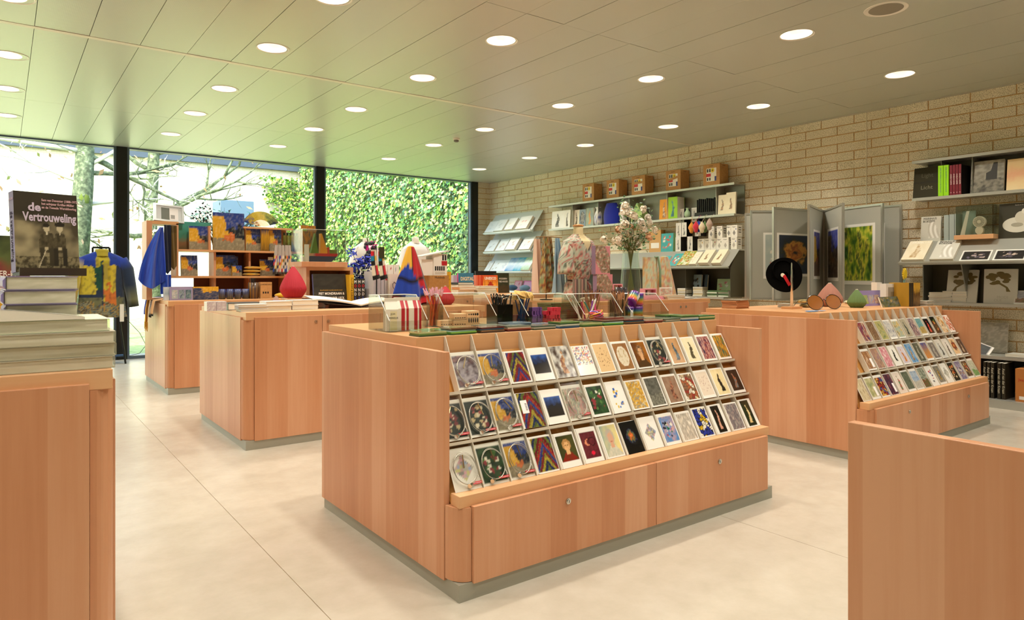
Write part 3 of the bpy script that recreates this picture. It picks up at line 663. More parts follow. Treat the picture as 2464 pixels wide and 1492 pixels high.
E_T = [('brown cloaked figure', 'strokes', ['#8a6a4a','#6a4a35','#a98f6a']), ('green meadow', 'mix', ['#8f9a6a','#b5a96a','#6a7a4a']), ('blue and white blossom', 'strokes', ['#4a5570','#d9d3c6','#8f95a5']), ('sunny bay with boats', 'mix', ['#c9c08f','#8fa59a','#d9b56a','#5a6a5a']),
       ('woman in dark green', 'fig', ['#b5a98f','#a0957a','#3a4a3a','#2a2a20']), ('purple robed figure', 'strokes', ['#8a6a6a','#4a3550','#c9a99a','#6a3a3a']), ('turquoise coast with rocks', 'land', ['#5a9095','#7aa5a0','#c9b06a','#a5854a']), ('red flower on black', 'fig', ['#0f0d0b','#1a1510','#c9302a','#e0604a']), ('fruit among dark leaves', 'still', ['#1c1a10','#2f3018','#5a7a2a','#a03028','#d9a54a']), ('golden crowd scene', 'strokes', ['#6a4a20','#c9954a','#efe0c0','#3a2a18']), ('pink chequered table', 'lead', ['#c9785a','#efe3d0','#d9a58f','#fff6e6','#b5604a']),
       ('ochre dancer', 'strokes', ['#b5824a','#8a5a3a','#d9b58f']), ('wet street in violet', 'strokes', ['#8a6a78','#b58a6a','#4a4050']), ('bright pink blossom cloud', 'strokes', ['#e6b5b5','#c96a78','#efdcd6']), ('black bird over red stripe', 'fig', ['#f0ebdf','#f3efe4','#1d1f16','#2a2c20']), ('orange vase on lilac', 'fig', ['#cfc5d0','#e0d6dc','#d98f4a','#c97a3a']), ('brown spire on blue sky', 'fig', ['#5a8fc0','#8fb0cc','#8a5a35','#c9b58f']), ('woman in grey gown', 'fig', ['#5a5a4a','#6b6a58','#c9c3b0','#8f8a78']), ('blue hat and orange robe', 'bands', ['#5a5a8f','#b5855a','#d98f4a']), ('classical statue', 'fig', ['#8f857a','#7a7068','#c9bfae','#a99f8f']), ('bare grey sapling', 'fig', ['#d3d0c3','#dedbd0','#5a584f','#6a685e']), ('lady in grey bustle', 'fig', ['#dcd8ca','#e4e0d4','#4a4a45','#6a6a62']), ('crimson and gold mask', 'burst', ['#d9a54a','#a03020','#3a1a14','#e6c08f']), ('night portrait', 'fig', ['#3a3530','#4a4238','#c9b595','#6a5a4a']),
       ('pale yellow field', 'mix', ['#d9d0a5','#b5ae7a','#8f9a6a']), ('stained red window', 'lead', ['#2a1a1a','#a03a2a','#d9a54a','#4a5a8f','#8a2a35']), ('maroon ribbons', 'strokes', ['#6a2a30','#3a3048','#a0554a']), ('green and red acrobats', 'fig', ['#e6d6c6','#efe0d3','#4a9a6a','#c93a3a']), ('olive thicket', 'strokes', ['#5a6050','#6f7560','#4a4f40']), ('lake and white sail', 'land', ['#8fa5bd','#b5c0c9','#c9c3b5','#a9a595']), ('white blossom over a red boat', 'land', ['#6a7060','#a9ae9a','#4a6a3a','#8a4a3a']), ('scattered red and blue specks', 'geo', ['#f0ece4','#c93a3a','#2a3a8f','#1d1d22','#c93a3a']), ('yellow robe in shadow', 'fig', ['#8f8878','#7a7365','#e0b04a','#2a251c']), ('grey drawn diamond', 'diam', ['#c9c5b5','#d9d5c6','#b0ac9c']), ('orange fruit on black', 'still', ['#14100c','#201812','#d98f4a','#b5502a','#e6c9a0']), ('violet and white bouquet', 'still', ['#7a6a8a','#a9a0b5','#efe9d6','#b5854a','#5a4a3a']), ('costumed crowd', 'still', ['#3a2a20','#8a6a4a','#efdcc0','#b5402a','#e0b04a']), ('garden party in pale green', 'land', ['#a9b59a','#c9cdb5','#6a9a5a','#8fae6a'])]
TIER = ['top', 'middle', 'bottom']
EDGEW = '#f2efe6'
pk = math.tan(FA); CELLW = (UW-.054)/15
RODM = mat('clip_brass', '#b9a780', .25, 1.0); WIRE = mat('bare_wire', '#c9c5b8', .3, .9); REDL = mat('red_label', '#d3202c', .45)
LBLW = mat('label_white', '#f5f0ee', .6)
back_me = {}
def back_card(w_, h_):
    k = (round(w_, 3), round(h_, 3))
    if k not in back_me: back_me[k] = MB().box(-w_/2, 0, 0, w_/2, .0022, h_).mesh('postcard', WHITE)
    return back_me[k]
def foot_at(r):
    z = [.7475, .5665, .392][r]; return .045 + (z-.39)*pk + .006, z + .0015
def cable_pack(x, y, z, desc, kind, pal, seed, tier, rack):
    w_, h_ = .122, .168
    t = T('photo_cable_pack', 'sleeved photo cable coil over a %s, %s tier' % (desc, tier), 'photo cable', (x, y, z), (-FA-.02, 0, 0), 'photo cable packs in the centre rack')
    plate('card', w_, h_, .003, art(kind, pal, seed, (.05,.05,.09,.06)), (0, .002, 0), 0, t, nx=20, ny=26, edge=EDGEW)
    MB().box(-w_/2-.002, -.006, 0, w_/2+.002, -.0055, h_+.008).o('sleeve', SLEEVE, t)
    rr = random.Random(seed+90); cb = MB(); n = 30; cz = h_*.47
    for q in range(3):
        ox, oz, sc_ = rr.gauss(0,.0022), rr.gauss(0,.003), 1+rr.gauss(0,.02)
        cb.tube([(ox+.053*sc_*math.cos(2*math.pi*i/n), -.009-.0016*q, cz+oz+.062*sc_*math.sin(2*math.pi*i/n)) for i in range(n)], .0013, 4, closed=True)
    cb.tube([(.045, -.011, .05), (.055, -.011, .028), (.058, -.011, .012)], .0011, 4)
    cb.o('cable', WIRE, t, smooth=True)
    a = rr.uniform(-.5, .6)
    MB().tube([(.002, -.012, cz+.056), (.002+.052*math.sin(a), -.012, cz+.056-.052*math.cos(a))], .0028, 6).o('rod', RODM, t)
    MB().lathe([(.0085, 0), (.0085, .018)], 12).o('weight', STEEL, t, (-.032+.03*rr.random(), -.014, .012), (0, R(70), .5))
    lb = MB().box(.010, -.0078, .016, .062, -.0066, .0255).o('red_label', REDL, t)
    text('trendform photowire', .0062, LBLW, lb, (.036, -.0081, .0208), sx=.78)
for r, row in enumerate(A_ROWS):
    for i, e in enumerate(row):
        if not e: continue
        fy, fz = foot_at(r); x = 1.352 + .027 + CELLW*(i+.5); y = 2.155 + fy; seed = 3 + r*17 + i
        if e[0] == 'c':
            cable_pack(x+.002, y+.006, fz, e[1], e[2], e[3], seed, TIER[r], 'centre'); continue
        _, desc, kind, pal, bd = e[:5]; paper = e[5] if len(e) > 5 else '#f4f1e8'
        wide = .112 if bd not in (TALL,) else .116; hh = .158 if (r + i) % 3 else .152
        rot = (-FA-.015, 0, R(((i*7) % 5-2)*.5))
        c = tag(plate('postcard', wide, hh, .0024, art(kind, pal, seed, bd, paper), (x+.004, y+.004, fz), rot, nx=26, ny=36, edge=EDGEW, m=GLOSS), 'postcard with %s, %s tier of the centre rack' % (desc, TIER[r]), 'postcard', 'postcards in the centre rack')
        nb = 3 if i in (4,) else 2 if i % 2 else 1
        for q in range(nb):
            tag(link('postcard', back_card(wide, hh), None, (x+.004-.0055*(q+1), y+.004+.0034*(q+1), fz), rot), '%s white edge behind the %s card, %s tier' % (('first', 'second', 'third')[q], desc, TIER[r]), 'postcard', 'postcards behind the %s one, %s tier' % (desc, TIER[r]))
        if 'price label' in desc:
            lb = MB().box(-.047, -.0012, .066, -.012, -.0002, .125).o('price_sticker', LBLW, c)
            for q in range(9): MB().box(-.026, -.0016, .079+.0038*q, -.016, -.0011, .0805+.0038*q).o('bar', LOCKD, lb)
for r in range(3):
    lst = {0: E_T[:11], 1: E_T[11:24], 2: E_T[24:]}[r]
    off = 15 - len(lst)
    for j, (desc, kind, pal) in enumerate(lst):
        i = off + j; fy, fz = foot_at(r); x = 4.505 + .027 + CELLW*(i+.5); y = 2.155 + fy; seed = 200 + r*19 + j
        bd = [(.05,.05,.04,.04), (.06,.06,.10,.06), (.05,.05,.06,.12), (.03,.03,.03,.03)][(j*3+r) % 4]
        w_, h_ = .110, .158
        rot = (-FA-.015, 0, 0)
        c = tag(plate('postcard', w_, h_, .0024, art(kind, pal, seed, bd), (x+.004, y+.004, fz), rot, nx=16, ny=24, edge=EDGEW, m=GLOSS), 'postcard with %s, %s tier of the right hand rack' % (desc, TIER[r]), 'postcard', 'postcards in the right hand rack')
        for q in range(1 + j % 2):
            tag(link('postcard', back_card(w_, h_), None, (x+.004-.0055*(q+1), y+.004+.0034*(q+1), fz), rot), '%s white edge behind the %s card, %s tier' % (('first', 'second', 'third')[q], desc, TIER[r]), 'postcard', 'postcards behind the %s one, %s tier' % (desc, TIER[r]))
        if (r, j) in ((2, 0), (2, 2), (1, 0)):
            MB().box(.015, -.0012, .02, .042, -.0002, .085).o('price_sticker', LBLW, c)
# cards without a picture description at the hidden left end of the right rack
for r, i, pal in ((0, 3, ['#3a3a6a','#8f3a3a','#d9cba5']), (2, 0, ['#c9b58a','#d9c9a5','#a0855a'])):
    fy, fz = foot_at(r); x = 4.505 + .027 + CELLW*(i+.5)
    tag(plate('postcard', .11, .158, .0024, art('strokes', pal, 300+i+r, (.05,.05,.05,.05)), (x+.004, 2.155+fy+.004, fz), (-FA-.015, 0, 0), nx=14, ny=20, edge=EDGEW, m=GLOSS), 'postcard half hidden by the end panel of the right hand rack, %s tier' % TIER[r], 'postcard', 'postcards in the right hand rack')
# ================================================================== builders for goods
INK = mat('ink_black', '#1a1816', .6); INKW = mat('ink_white', '#f3efe6', .6)
def bk(label, w_, h_, t, fn, loc, rot, spine='#d9d3c3', back=None, texts=(), cat='book', group=None, nx=12, ny=16, m=None, name='book', pages=True, spine_text=None):
    """upright book: front cover looks to -Y, spine on the left, foot at z=0"""
    b = T(name, label, cat, loc, rot, group); cv = MB(); sc_ = lin(spine); x = w_/2; k = .0022
    cv.grid(lambda u, v: ((u-.5)*w_, 0, v*h_), nx, ny, 0, fn if callable(fn) else (lambda u, v, c=lin(fn): c))
    e = lin(back or spine)
    cv.add([(-x,0,0),(x,0,0),(x,0,h_),(-x,0,h_),(-x,k,0),(x,k,0),(x,k,h_),(-x,k,h_)], [(4,5,1,0),(1,5,6,2),(2,6,7,3),(5,4,7,6)], 0, e)
    cv.box(-x, t-k, 0, x, t, h_, 0, e); cv.box(-x, 0.0003, 0.0, -x+k, t-.0003, h_-.0003, 0, sc_)
    c = cv.o('cover', m or PRT, b)
    if pages: MB().box(-x+k, k, .003, x-.003, t-k, h_-.003).o('pages', PAGES, b)
    for tx in texts:
        s_, size, color, u, v = tx[:5]; sx = tx[5] if len(tx) > 5 else 1.0
        text(s_, size, color, b, ((u-.5)*w_, -.0006, v*h_), sx=sx, bold=.0004 if size > .02 else 0)
    if spine_text:
        s_, size, color = spine_text[:3]
        text(s_, size, color, b, (-x-.0006, t/2, h_/2), (R(90), R(90), R(-90)), sx=1.0)
    return b
def lay(label, w_, d_, t, loc, rotz, cover='#e8e4d8', page='#e8e2d0', group=None, cat='book', topfn=None, name='book', spine_side=None):
    """book lying flat; foot centre at loc"""
    b = T(name, label, cat, loc, rotz, group); e = lin(cover); x, y = w_/2, d_/2; k = min(.003, t*.18)
    cv = MB(); fn = topfn or (lambda u, v: e)
    cv.grid(lambda u, v: ((u-.5)*w_, (v-.5)*d_, t), 6 if topfn else 1, 6 if topfn else 1, 0, fn)
    cv.add([(-x,-y,t),(x,-y,t),(x,y,t),(-x,y,t),(-x,-y,t-k),(x,-y,t-k),(x,y,t-k),(-x,y,t-k)], [(0,4,5,1),(1,5,6,2),(2,6,7,3),(3,7,4,0),(4,7,6,5)], 0, e)
    cv.box(-x, -y, 0, x, y, k, 0, e); cv.box(-x, -y, 0, -x+.003, y, t-.0002, 0, e)
    cv.o('cover', PRT, b)
    MB().box(-x+.003, -y+.003, k, x-.003, y-.003, t-k).o('pages', mat('page_edges_' + page.lstrip('#'), page, .8), b)
    return b
def stack(label, n, w_, d_, t, loc, rotz, covers, group, jit=.006, page='#e8e2d0', seed=1, topfn=None, where=''):
    r = random.Random(seed); z = loc[2]
    on = ['lowest', 'second', 'third', 'fourth', 'fifth', 'sixth', 'seventh', 'eighth', 'ninth']
    for i in range(n):
        nm = 'topmost' if i == n-1 and n > 1 else on[i] if n > 1 else 'single'
        lay('%s %s' % (nm, label), w_, d_, t, (loc[0]+r.gauss(0, jit), loc[1]+r.gauss(0, jit), z), rotz + r.gauss(0, .02), covers[i % len(covers)], page, group, topfn=topfn if i == n-1 else None); z += t + .0005
def mark(parent, pts, y, color, name='print'):
    """a flat printed shape just proud of a face that looks to -Y"""
    return MB().add([(p[0], y-.0005, p[1]) for p in pts], [tuple(range(len(pts)))]).o(name, flat(color), parent)
def ellipse(cx, cz, rx, rz, n=20): return [(cx+rx*math.cos(2*math.pi*i/n), cz+rz*math.sin(2*math.pi*i/n)) for i in range(n)]
def rect(x0, z0, x1, z1): return [(x0,z0),(x1,z0),(x1,z1),(x0,z1)]
def bulb_vase(label, x, y, z, r, h, color, flat_top=.12, ribs=36, name='bulb_vase', zmax=.3):
    t = T(name, label, 'vase', (x, y, z)); b = MB(); n = ribs*2; prof = []
    for i in range(19):
        v = i/18
        if v < zmax: q = .62 + .38*math.sin(v/zmax*math.pi/2)
        else: q = 1 - (1-flat_top)*((v-zmax)/(1-zmax))**1.15*(1.0) - .06*math.sin((v-zmax)/(1-zmax)*math.pi)*-1
        prof.append((r*q, h*v))
    vs = []; fs = []
    for (q, zz) in prof:
        for i in range(n):
            a = 2*math.pi*i/n; k = q*(1 + (.012 if i % 2 else -.012)); vs.append((k*math.cos(a), k*math.sin(a), zz))
    for j in range(18):
        for i in range(n): fs.append((j*n+i, j*n+(i+1) % n, (j+1)*n+(i+1) % n, (j+1)*n+i))
    fs.append(tuple(range(n-1, -1, -1)))
    b.add(vs, fs).o('ribbed_body', mat('bulb_'+color.lstrip('#'), color, .7), t)
    MB().lathe([(r*flat_top, h-.001), (r*flat_top*.9, h+.006), (r*flat_top*.55, h+.006), (r*flat_top*.5, h-.01)], 16).o('mouth', mat('bulb_mouth', '#d8d2c4', .6), t)
    return t
def sloped(px0, px1, py, X, h_, t, lean, label, fn, **kw):
    """a book leaning on a sloping wall shelf, surveyed by the two ends of its foot"""
    a, b = onx(px0, py, X), onx(px1, py, X)
    return bk(label, abs(a.y-b.y), h_, t, fn, (X, (a.y+b.y)/2, kw.pop('z', a.z)), (-lean, 0, WALLROT), **kw)
def lug(c): return lin(c)
# ================================================================== shelving on the block wall
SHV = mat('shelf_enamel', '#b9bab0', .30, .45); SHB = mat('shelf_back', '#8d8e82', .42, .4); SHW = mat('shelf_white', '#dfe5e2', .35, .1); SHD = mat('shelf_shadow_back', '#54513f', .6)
def tray(mb, y0, y1, z, xf, th=.018, xw=None):
    xw = xw or BX-.004; mb.box(xf, y0, z-th, xw, y1, z); mb.box(xf-.004, y0, z-th-.008, xf, y1, z+.004); return mb
def slope(mb, y0, y1, xt, zt, xb, zb, lip=.03, th=.004):
    dx, dz = xb-xt, zb-zt; ln = math.hypot(dx, dz); nx, nz = -dz/ln*th, dx/ln*th
    if nx < 0: nx, nz = -nx, -nz
    mb.hexa([(xb,y0,zb),(xb,y1,zb),(xb+nx,y1,zb+nz),(xb+nx,y0,zb+nz)], [(xt,y0,zt),(xt,y1,zt),(xt+nx,y1,zt+nz),(xt+nx,y0,zt+nz)])
    return mb
def lip_bar(y0, y1, xb, zb, m, parent, d=.045, h=.022):
    MB().hexa([(xb-d,y0,zb-.012),(xb-d,y1,zb-.012),(xb+.004,y1,zb-.03),(xb+.004,y0,zb-.03)], [(xb-d,y0,zb-.012+h),(xb-d,y1,zb-.012+h),(xb-d+.004,y1,zb-.012+h),(xb-d+.004,y0,zb-.012+h)]).o('lip', m, parent)
    MB().hexa([(xb-d,y0,zb-.014),(xb-d,y1,zb-.014),(xb+.006,y1,zb-.004),(xb+.006,y0,zb-.004)], [(xb-d,y0,zb-.010),(xb-d,y1,zb-.010),(xb+.006,y1,zb),(xb+.006,y0,zb)]).o('ledge', m, parent)
# --- left rack: three slanted white shelves next to the window
t = T('slanted_wall_rack', 'white enamel rack of slanted shelves beside the window', 'wall rack', (0,0,0))
LA = math.atan2(.27, .38)
for z, nm in ((2.075, 'top'), (1.695, 'middle'), (1.31, 'bottom')):
    slope(MB(), 9.72, 11.24, 7.985, z+.375, 7.72, z, th=.005).o('slanted_shelf', SHW, t); lip_bar(9.72, 11.24, 7.72, z, SHW, t)
tray(MB(), 9.72, 11.24, .95, 7.62).o('shelf_board', SHW, t)
for y in (10.0, 10.95): MB().box(7.97, y, .6, 7.996, y+.05, 2.42).o('wall_rail', SHW, t)
PALE = ['#f3f4ef','#eef0ea','#f1efe6','#e9eef0']
def pale_art(c2, seed): return art('geo', ['#f4f5f0', c2, '#cfd6d6', c2], seed, (.08,.08,.12,.1), '#f4f5f1')
rows = [(2.075, 560, [(1167,1188,'plain white slim book',.27,.03,'#dfe3e2'), (1191,1211,'plain white thick book',.27,.05,'#c9ccc8'), (1217,1236,'pale book with cream pages',.27,.06,'#e0d6bd'), (1242,1269,'pale book with coloured shapes on its cover',.29,.05,'#e89a8a')]),
        (1.695, 608, [(1167,1189,'white paperback with cream edge',.28,.035,'#cfc9bd'), (1193,1214,'white paperback with pinkish edge',.28,.035,'#d9b9a5'), (1219,1241,'white book with tan page block',.28,.06,'#c9a878'), (1250,1275,'white book with a small orange drawing',.28,.04,'#d98a4a')]),
        (1.31, 650, [(1165,1177,'narrow white booklet',.25,.02,'#d9d9d0'), (1179,1197,'white booklet with olive edge',.26,.02,'#b5ae85'), (1197,1214,'white booklet with faint print',.26,.02,'#c9ced6'), (1214,1234,'light blue booklet with dark dots',.31,.02,'#6f9fc9'), (1234,1255,'bright cyan booklet',.31,.02,'#2aa5c0'), (1255,1275,'mint green booklet with cream pages',.28,.05,'#a9c98f')])]
for ri, (z, py, lst) in enumerate(rows):
    for j, (a, b, lb, h_, th, c2) in enumerate(lst):
        A_, B_ = onx(a, py, 7.69), onx(b, py, 7.69)
        cover = art('bands', [c2, '#eaf3f5', c2], j) if ('blue' in lb or 'cyan' in lb or 'mint' in lb) else pale_art(c2, ri*7+j)
        bk('%s on the %s slanted shelf by the window' % (lb, TIER[ri]), abs(A_.y-B_.y), h_, th, cover, (7.694-math.cos(LA)*th, (A_.y+B_.y)/2, z+.004+math.sin(LA)*th), (-LA, 0, WALLROT), spine='#e8ebe8', back='#eef0ea', nx=8, ny=10, group='books on the slanted white rack')
# soft goods at the foot of that rack
for (px, py, lb, c1, c2) in ((1238, 690, 'dark blue velvet cushion', '#2f4a63', '#3d5a75'), (1268, 692, 'grey blue cushion', '#5a7386', '#6a8296')):
    p = onx(px, py+6, 7.75)
    b = MB().blob((0,0,.06), (.075,.13,.055), 14, 8, c=lin(c1)); tag(b.o('cushion', FAB, loc=(7.70, p.y, .9515), smooth=True), lb + ' lying below the slanted white rack', 'cushion', 'cushions below the slanted rack')
for (px0, px1, py, lb, c) in ((1232, 1250, 690, 'red and white box leaning on the lowest shelf board', '#c93a4a'), (1254, 1276, 690, 'magenta framed game box on the lowest shelf board', '#d02f8f'), (1280, 1296, 690, 'pink edged box partly behind the scarf', '#d96a9a')):
    a, b = onx(px0, py, 7.85), onx(px1, py, 7.85)
    bk(lb, abs(a.y-b.y), .2, .05, art('geo', ['#f0e6ea', c, '#8fb5c0', c], px0, (.1,.1,.08,.08), c), (7.87, (a.y+b.y)/2, .951), (-.3, 0, WALLROT), spine=c, cat='box', name='game_box', nx=8, ny=8)

# --- middle rack
t = T('metal_wall_shelving', 'long grey metal shelving in the middle of the block wall', 'wall shelving', (0,0,0))
tray(MB(), 5.47, 9.30, 2.465, 7.76).o('shelf_board', SHV, t); tray(MB(), 5.47, 9.30, 2.055, 7.76).o('shelf_board', SHV, t)
MB().box(7.985, 5.47, 2.06, 7.995, 8.9, 2.45).o('back_plate', SHB, t)
for y in (5.79, 6.645, 7.40, 8.09, 8.72): MB().box(7.80, y-.003, 2.057, 7.985, y+.003, 2.446).o('upright', SHV, t)
MB().box(7.775, 5.40, 1.565, BX-.004, 9.2, 1.583).o('shelf_board', SHV, t)
slope(MB(), 5.40, 9.2, 7.775, 1.58, 7.545, 1.355, th=.004).o('slanted_shelf', SHV, t); lip_bar(5.40, 9.2, 7.545, 1.355, SHV, t, .02, .016)
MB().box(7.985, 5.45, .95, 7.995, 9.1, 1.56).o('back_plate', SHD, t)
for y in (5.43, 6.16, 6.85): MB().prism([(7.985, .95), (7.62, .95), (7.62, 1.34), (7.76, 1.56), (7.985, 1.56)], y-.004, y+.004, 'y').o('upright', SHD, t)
tray(MB(), 5.52, 9.1, .945, 7.60).o('shelf_board', SHV, t)
# five cardboard cartons on the top shelf
CARD = noise_color('carton_board', [(0.35, '#b98a54'), (0.65, '#c79a62')], 40, .85); CARDS = noise_color('carton_side', [(0.35, '#a9783f'), (0.65, '#b5864a')], 40, .85)
INS = ['leftmost', 'second', 'third', 'fourth', 'rightmost']
for i, (px, py, bx) in enumerate(((1429, 482, 0), (1489, 474.6, 0), (1552, 466.6, 2), (1637.7, 456.7, 1), (1731.8, 443, 3))):
    p = onx(px, py, 7.775); wd, dp, hh = .27, .19, .285
    c = T('carton', 'cardboard carton with cut out window, %s of five on the top shelf' % INS[i], 'carton', (7.775, p.y + wd/2, 2.4705), WALLROT, 'cartons on the top shelf')
    x = wd/2; a0, a1, b0, b1 = -x+.05, x-.055, .055, .235
    f = MB()    # shell with a real opening in the front
    f.box(-x, .003, 0, x, dp, hh); f.box(-x, 0, 0, a0, .003, hh); f.box(a1, 0, 0, x, .003, hh); f.box(a0, 0, 0, a1, .003, b0); f.box(a0, 0, b1, a1, .003, hh)
    f.o('shell', CARD, c)
    ins = MB().box(a0, .0022, b0, a1, .003, b1).o('inside_view', flat('#f0ece0'), c)
    zz = b0 + (.0 if bx != 3 else -.0)
    for (u0, v0, u1, v1, cc) in ((.06,.06,.2,.28,'#14130f'), (.28,.06,.42,.28,'#14130f'), (.0,.36,.45,.6,'#d0242c'), (.06,.7,.2,.95,'#14130f'), (.28,.7,.42,.95,'#14130f'), (.82,.0,1,.35,'#26357f')):
        w1, h1 = a1-a0, b1-b0; mark(ins, rect(a0+u0*w1, b0+v0*h1, a0+u1*w1, b0+v1*h1), .0022, cc)
    mark(ins, ellipse(a0+.62*(a1-a0), b0+.82*(b1-b0), .028, .03), .0021, '#e8cf20'); mark(ins, ellipse(a0+.62*(a1-a0), b0+.82*(b1-b0), .008, .01), .0015, '#3a2a10')
    if bx in (1, 2): MB().add([(a0, -.0006, b0+.05+.05*bx*.6), (a1, -.0006, b0+.05+.05*bx*.6+(.03 if bx == 1 else 0)), (a1, -.0006, b0+.085+.05*bx*.6+(.03 if bx == 1 else 0)), (a0, -.0006, b0+.085+.05*bx*.6)], [(0,1,2,3)]).o('flap', CARD, c)
    text('Multibelk', .017, INK, c, (-.005, -.0008, hh-.022)); text('Multibelk', .017, INK, c, (x+.0006, dp*.5, hh-.022), (R(90), 0, R(90)))
# goods on the second shelf
Z2 = 2.0595
def shelf_item(px0, px1, X): a, b = onx(px0, 520, X), onx(px1, 520, X); return abs(a.y-b.y), (a.y+b.y)/2
def std(px0, px1, h_, th, label, fn, X=7.80, z=Z2, lean=.06, **kw):
    w_, y = shelf_item(px0, px1, X); return bk(label, w_, h_, th, fn, (X, y, z), (-lean, 0, WALLROT), **kw)
g2 = 'picture books on the second shelf'
std(1327, 1356, .31, .02, 'wide white card with a dressed hare drawing on the shelf', art('fig', ['#f4f2ea','#f1eee4','#4a4a42','#8f8a7a'], 5), group=g2, nx=24, ny=24)
std(1356, 1371, .31, .05, 'narrow white book with a long eared hare', art('fig', ['#f2efe4','#efebdf','#7a7262','#4a443a'], 6), group=g2)
std(1379, 1394, .30, .03, 'cream book with a hare half covered by the mannequin', art('fig', ['#ebe3cd','#e6dcc3','#8a7a60','#5a5040'], 7), group=g2, X=7.84)
std(1393, 1408, .29, .02, 'grey blue book with a framed portrait', art('oval', ['#8f9fa8','#7f909a','#3f4248','#c9c3b5'], 8), group=g2)
std(1409, 1427, .30, .03, 'sage green book with an orange fox shape', art('fig', ['#a9b59a','#8f9f9a','#e0954a','#d9a060'], 9), group=g2)
def vase_pattern(seed, c1='#f0f0ec', c2='#2a4a9a', lo=.05, hi=.62):
    a_, b_ = lin(c1), lin(c2)
    def f(p):
        k = fbm(math.atan2(p[1], p[0])*2, p[2]*24, seed, 3); return mixc(a_, b_, .95 if k > .06 and lo < p[2] < hi else 0)
    return f
def vase(label, px, X, prof, cf, z=Z2, n=24, group=None):
    p = onx(px, 520, X); return tag(MB().lathe(prof, n, c=cf, caps=False).o('vase', GLOSS, loc=(X, p.y, z), smooth=True), label, 'vase', group)
vase('white vase with blue painting left of the blue cushion', 1440, 7.85, [(.001,0),(.05,0),(.07,.06),(.075,.13),(.06,.2),(.035,.25),(.034,.27),(.055,.30),(.05,.30)], vase_pattern(3, hi=.2), group='blue painted vases')
vase('tall white vase with blue flowers right of the blue cushion', 1500, 7.85, [(.001,0),(.05,0),(.055,.05),(.056,.22),(.05,.26),(.03,.285),(.028,.31),(.05,.335),(.045,.335)], vase_pattern(5, hi=.22), group='blue painted vases')
p = onx(1472, 520, 7.85)
tag(MB().grid(lambda u, v: (.07*math.cos(2*math.pi*u)*(1-.35*v**3)*(1+.12*math.sin(math.pi*v)), .155*math.sin(2*math.pi*u)*(1-.30*v**2)*(1+.16*math.sin(math.pi*v)), .34*v), 24, 14, cf=lambda u, v: lin('#1a2a9a')).o('felt_vase', FAB, loc=(7.85, p.y, Z2), smooth=True), 'tall ultramarine felt vase on the second shelf', 'vase')
p = onx(1535, 520, 7.82)
tag(MB().prism([(-.11,0),(.11,0),(.11,.12),(0,.29),(-.11,.12)], -.05, .09, 'y').o('paper_house', mat('pistachio', '#a9c97a', .6), loc=(7.84, p.y, Z2), rot=WALLROT), 'pale green gabled paper house on the second shelf', 'ornament')
std(1586, 1608, .30, .06, 'orange book with a tiny figure on the shelf', art('fig', ['#f0a52a','#eda030','#8a5a3a','#e6d0b0'], 11), group=g2, spine='#e09a2a')
std(1608, 1630, .315, .16, 'lime green book with a blue winged figure', art('fig', ['#9fd820','#a3dc28','#5a9aa5','#3a6a6a'], 12), group=g2, spine='#8fc81a', back='#8fc81a', X=7.79, lean=0)
p = onx(1655, 525, 7.80)
tag(MB().lathe([(.001,0),(.03,0),(.042,.035),(.04,.07),(.02,.10),(.017,.125),(.026,.135),(.022,.135)], 18, caps=False).o('vase', mat('celadon', '#a9c9a0', .4), loc=(7.79, p.y, Z2), smooth=True), 'small celadon bottle vase on the second shelf', 'vase')
a, b = onx(1676, 520, 7.80), onx(1717, 520, 7.80)
for i in range(10):
    y = a.y + (b.y-a.y)*i/9
    tag(MB().box(-.006, 0, 0, .006, .16, .235+.004*((i*3) % 4)).o('slim_book', flat('#14140f' if i % 2 else '#20201a', .5), loc=(7.81, y, Z2), rot=WALLROT), ['leftmost', 'second', 'third', 'fourth', 'fifth', 'sixth', 'seventh', 'eighth', 'ninth', 'rightmost'][i] + ' slim black book in the row of ten on the shelf', 'book', 'slim black books on the second shelf')
tag(MB().box(-.17, .005, 0, .17, .165, .055).o('book_tray', flat('#1a1a16', .5), loc=(7.79, (a.y+b.y)/2-.0, Z2), rot=WALLROT), 'low black tray around the slim black books', 'tray')
for (q, q2, lb) in ((1727, 1748, 'left of the two cream cards with a boy in a jumper'), (1746, 1769, 'right of the two cream cards with a boy in a jumper')):
    std(q, q2, .27 if q == 1727 else .29, .025, lb, art('fig', ['#efe6c6','#ece2c0','#6a6a5a','#c9a07a'], q, (.03,.03,.12,.12), '#efe6c6'), X=7.82 if q == 1727 else 7.80, cat='card', group='cream cards with a boy', nx=16, ny=20)
# felt drops that hang from the front edge of that shelf
for i, (px, py, c, nm) in enumerate(((1664, 549, '#e0922a', 'orange'), (1674.5, 547, '#c9243a', 'red'), (1681.5, 546, '#1f35a5', 'blue'), (1689, 548, '#d9c9a5', 'cream'), (1696, 547, '#5f7f3f', 'green'), (1707, 541, '#b59a88', 'taupe'))):
    X = 7.742 - .085*(i % 2); p = onx(px, py, X); t = T('felt_drop', '%s felt drop ornament hanging from the shelf edge' % nm, 'ornament', (X, p.y, p.z), 0, 'felt drops on the shelf edge')
    MB().lathe([(.001,-.075),(.02,-.068),(.03,-.045),(.028,-.035),(.043,-.01),(.046,.012),(.03,.045),(.014,.07),(.006,.085)], 18, caps=False).o('felt_body', mat('felt_'+nm, c, .9, sheen=.4), t, smooth=True)
    MB().tube([(0,0,.08), (7.75-X,0,2.066-p.z), (7.77-X,0,2.071-p.z)], .002, 5).o('cord', mat('felt_'+nm, c, .9), t)
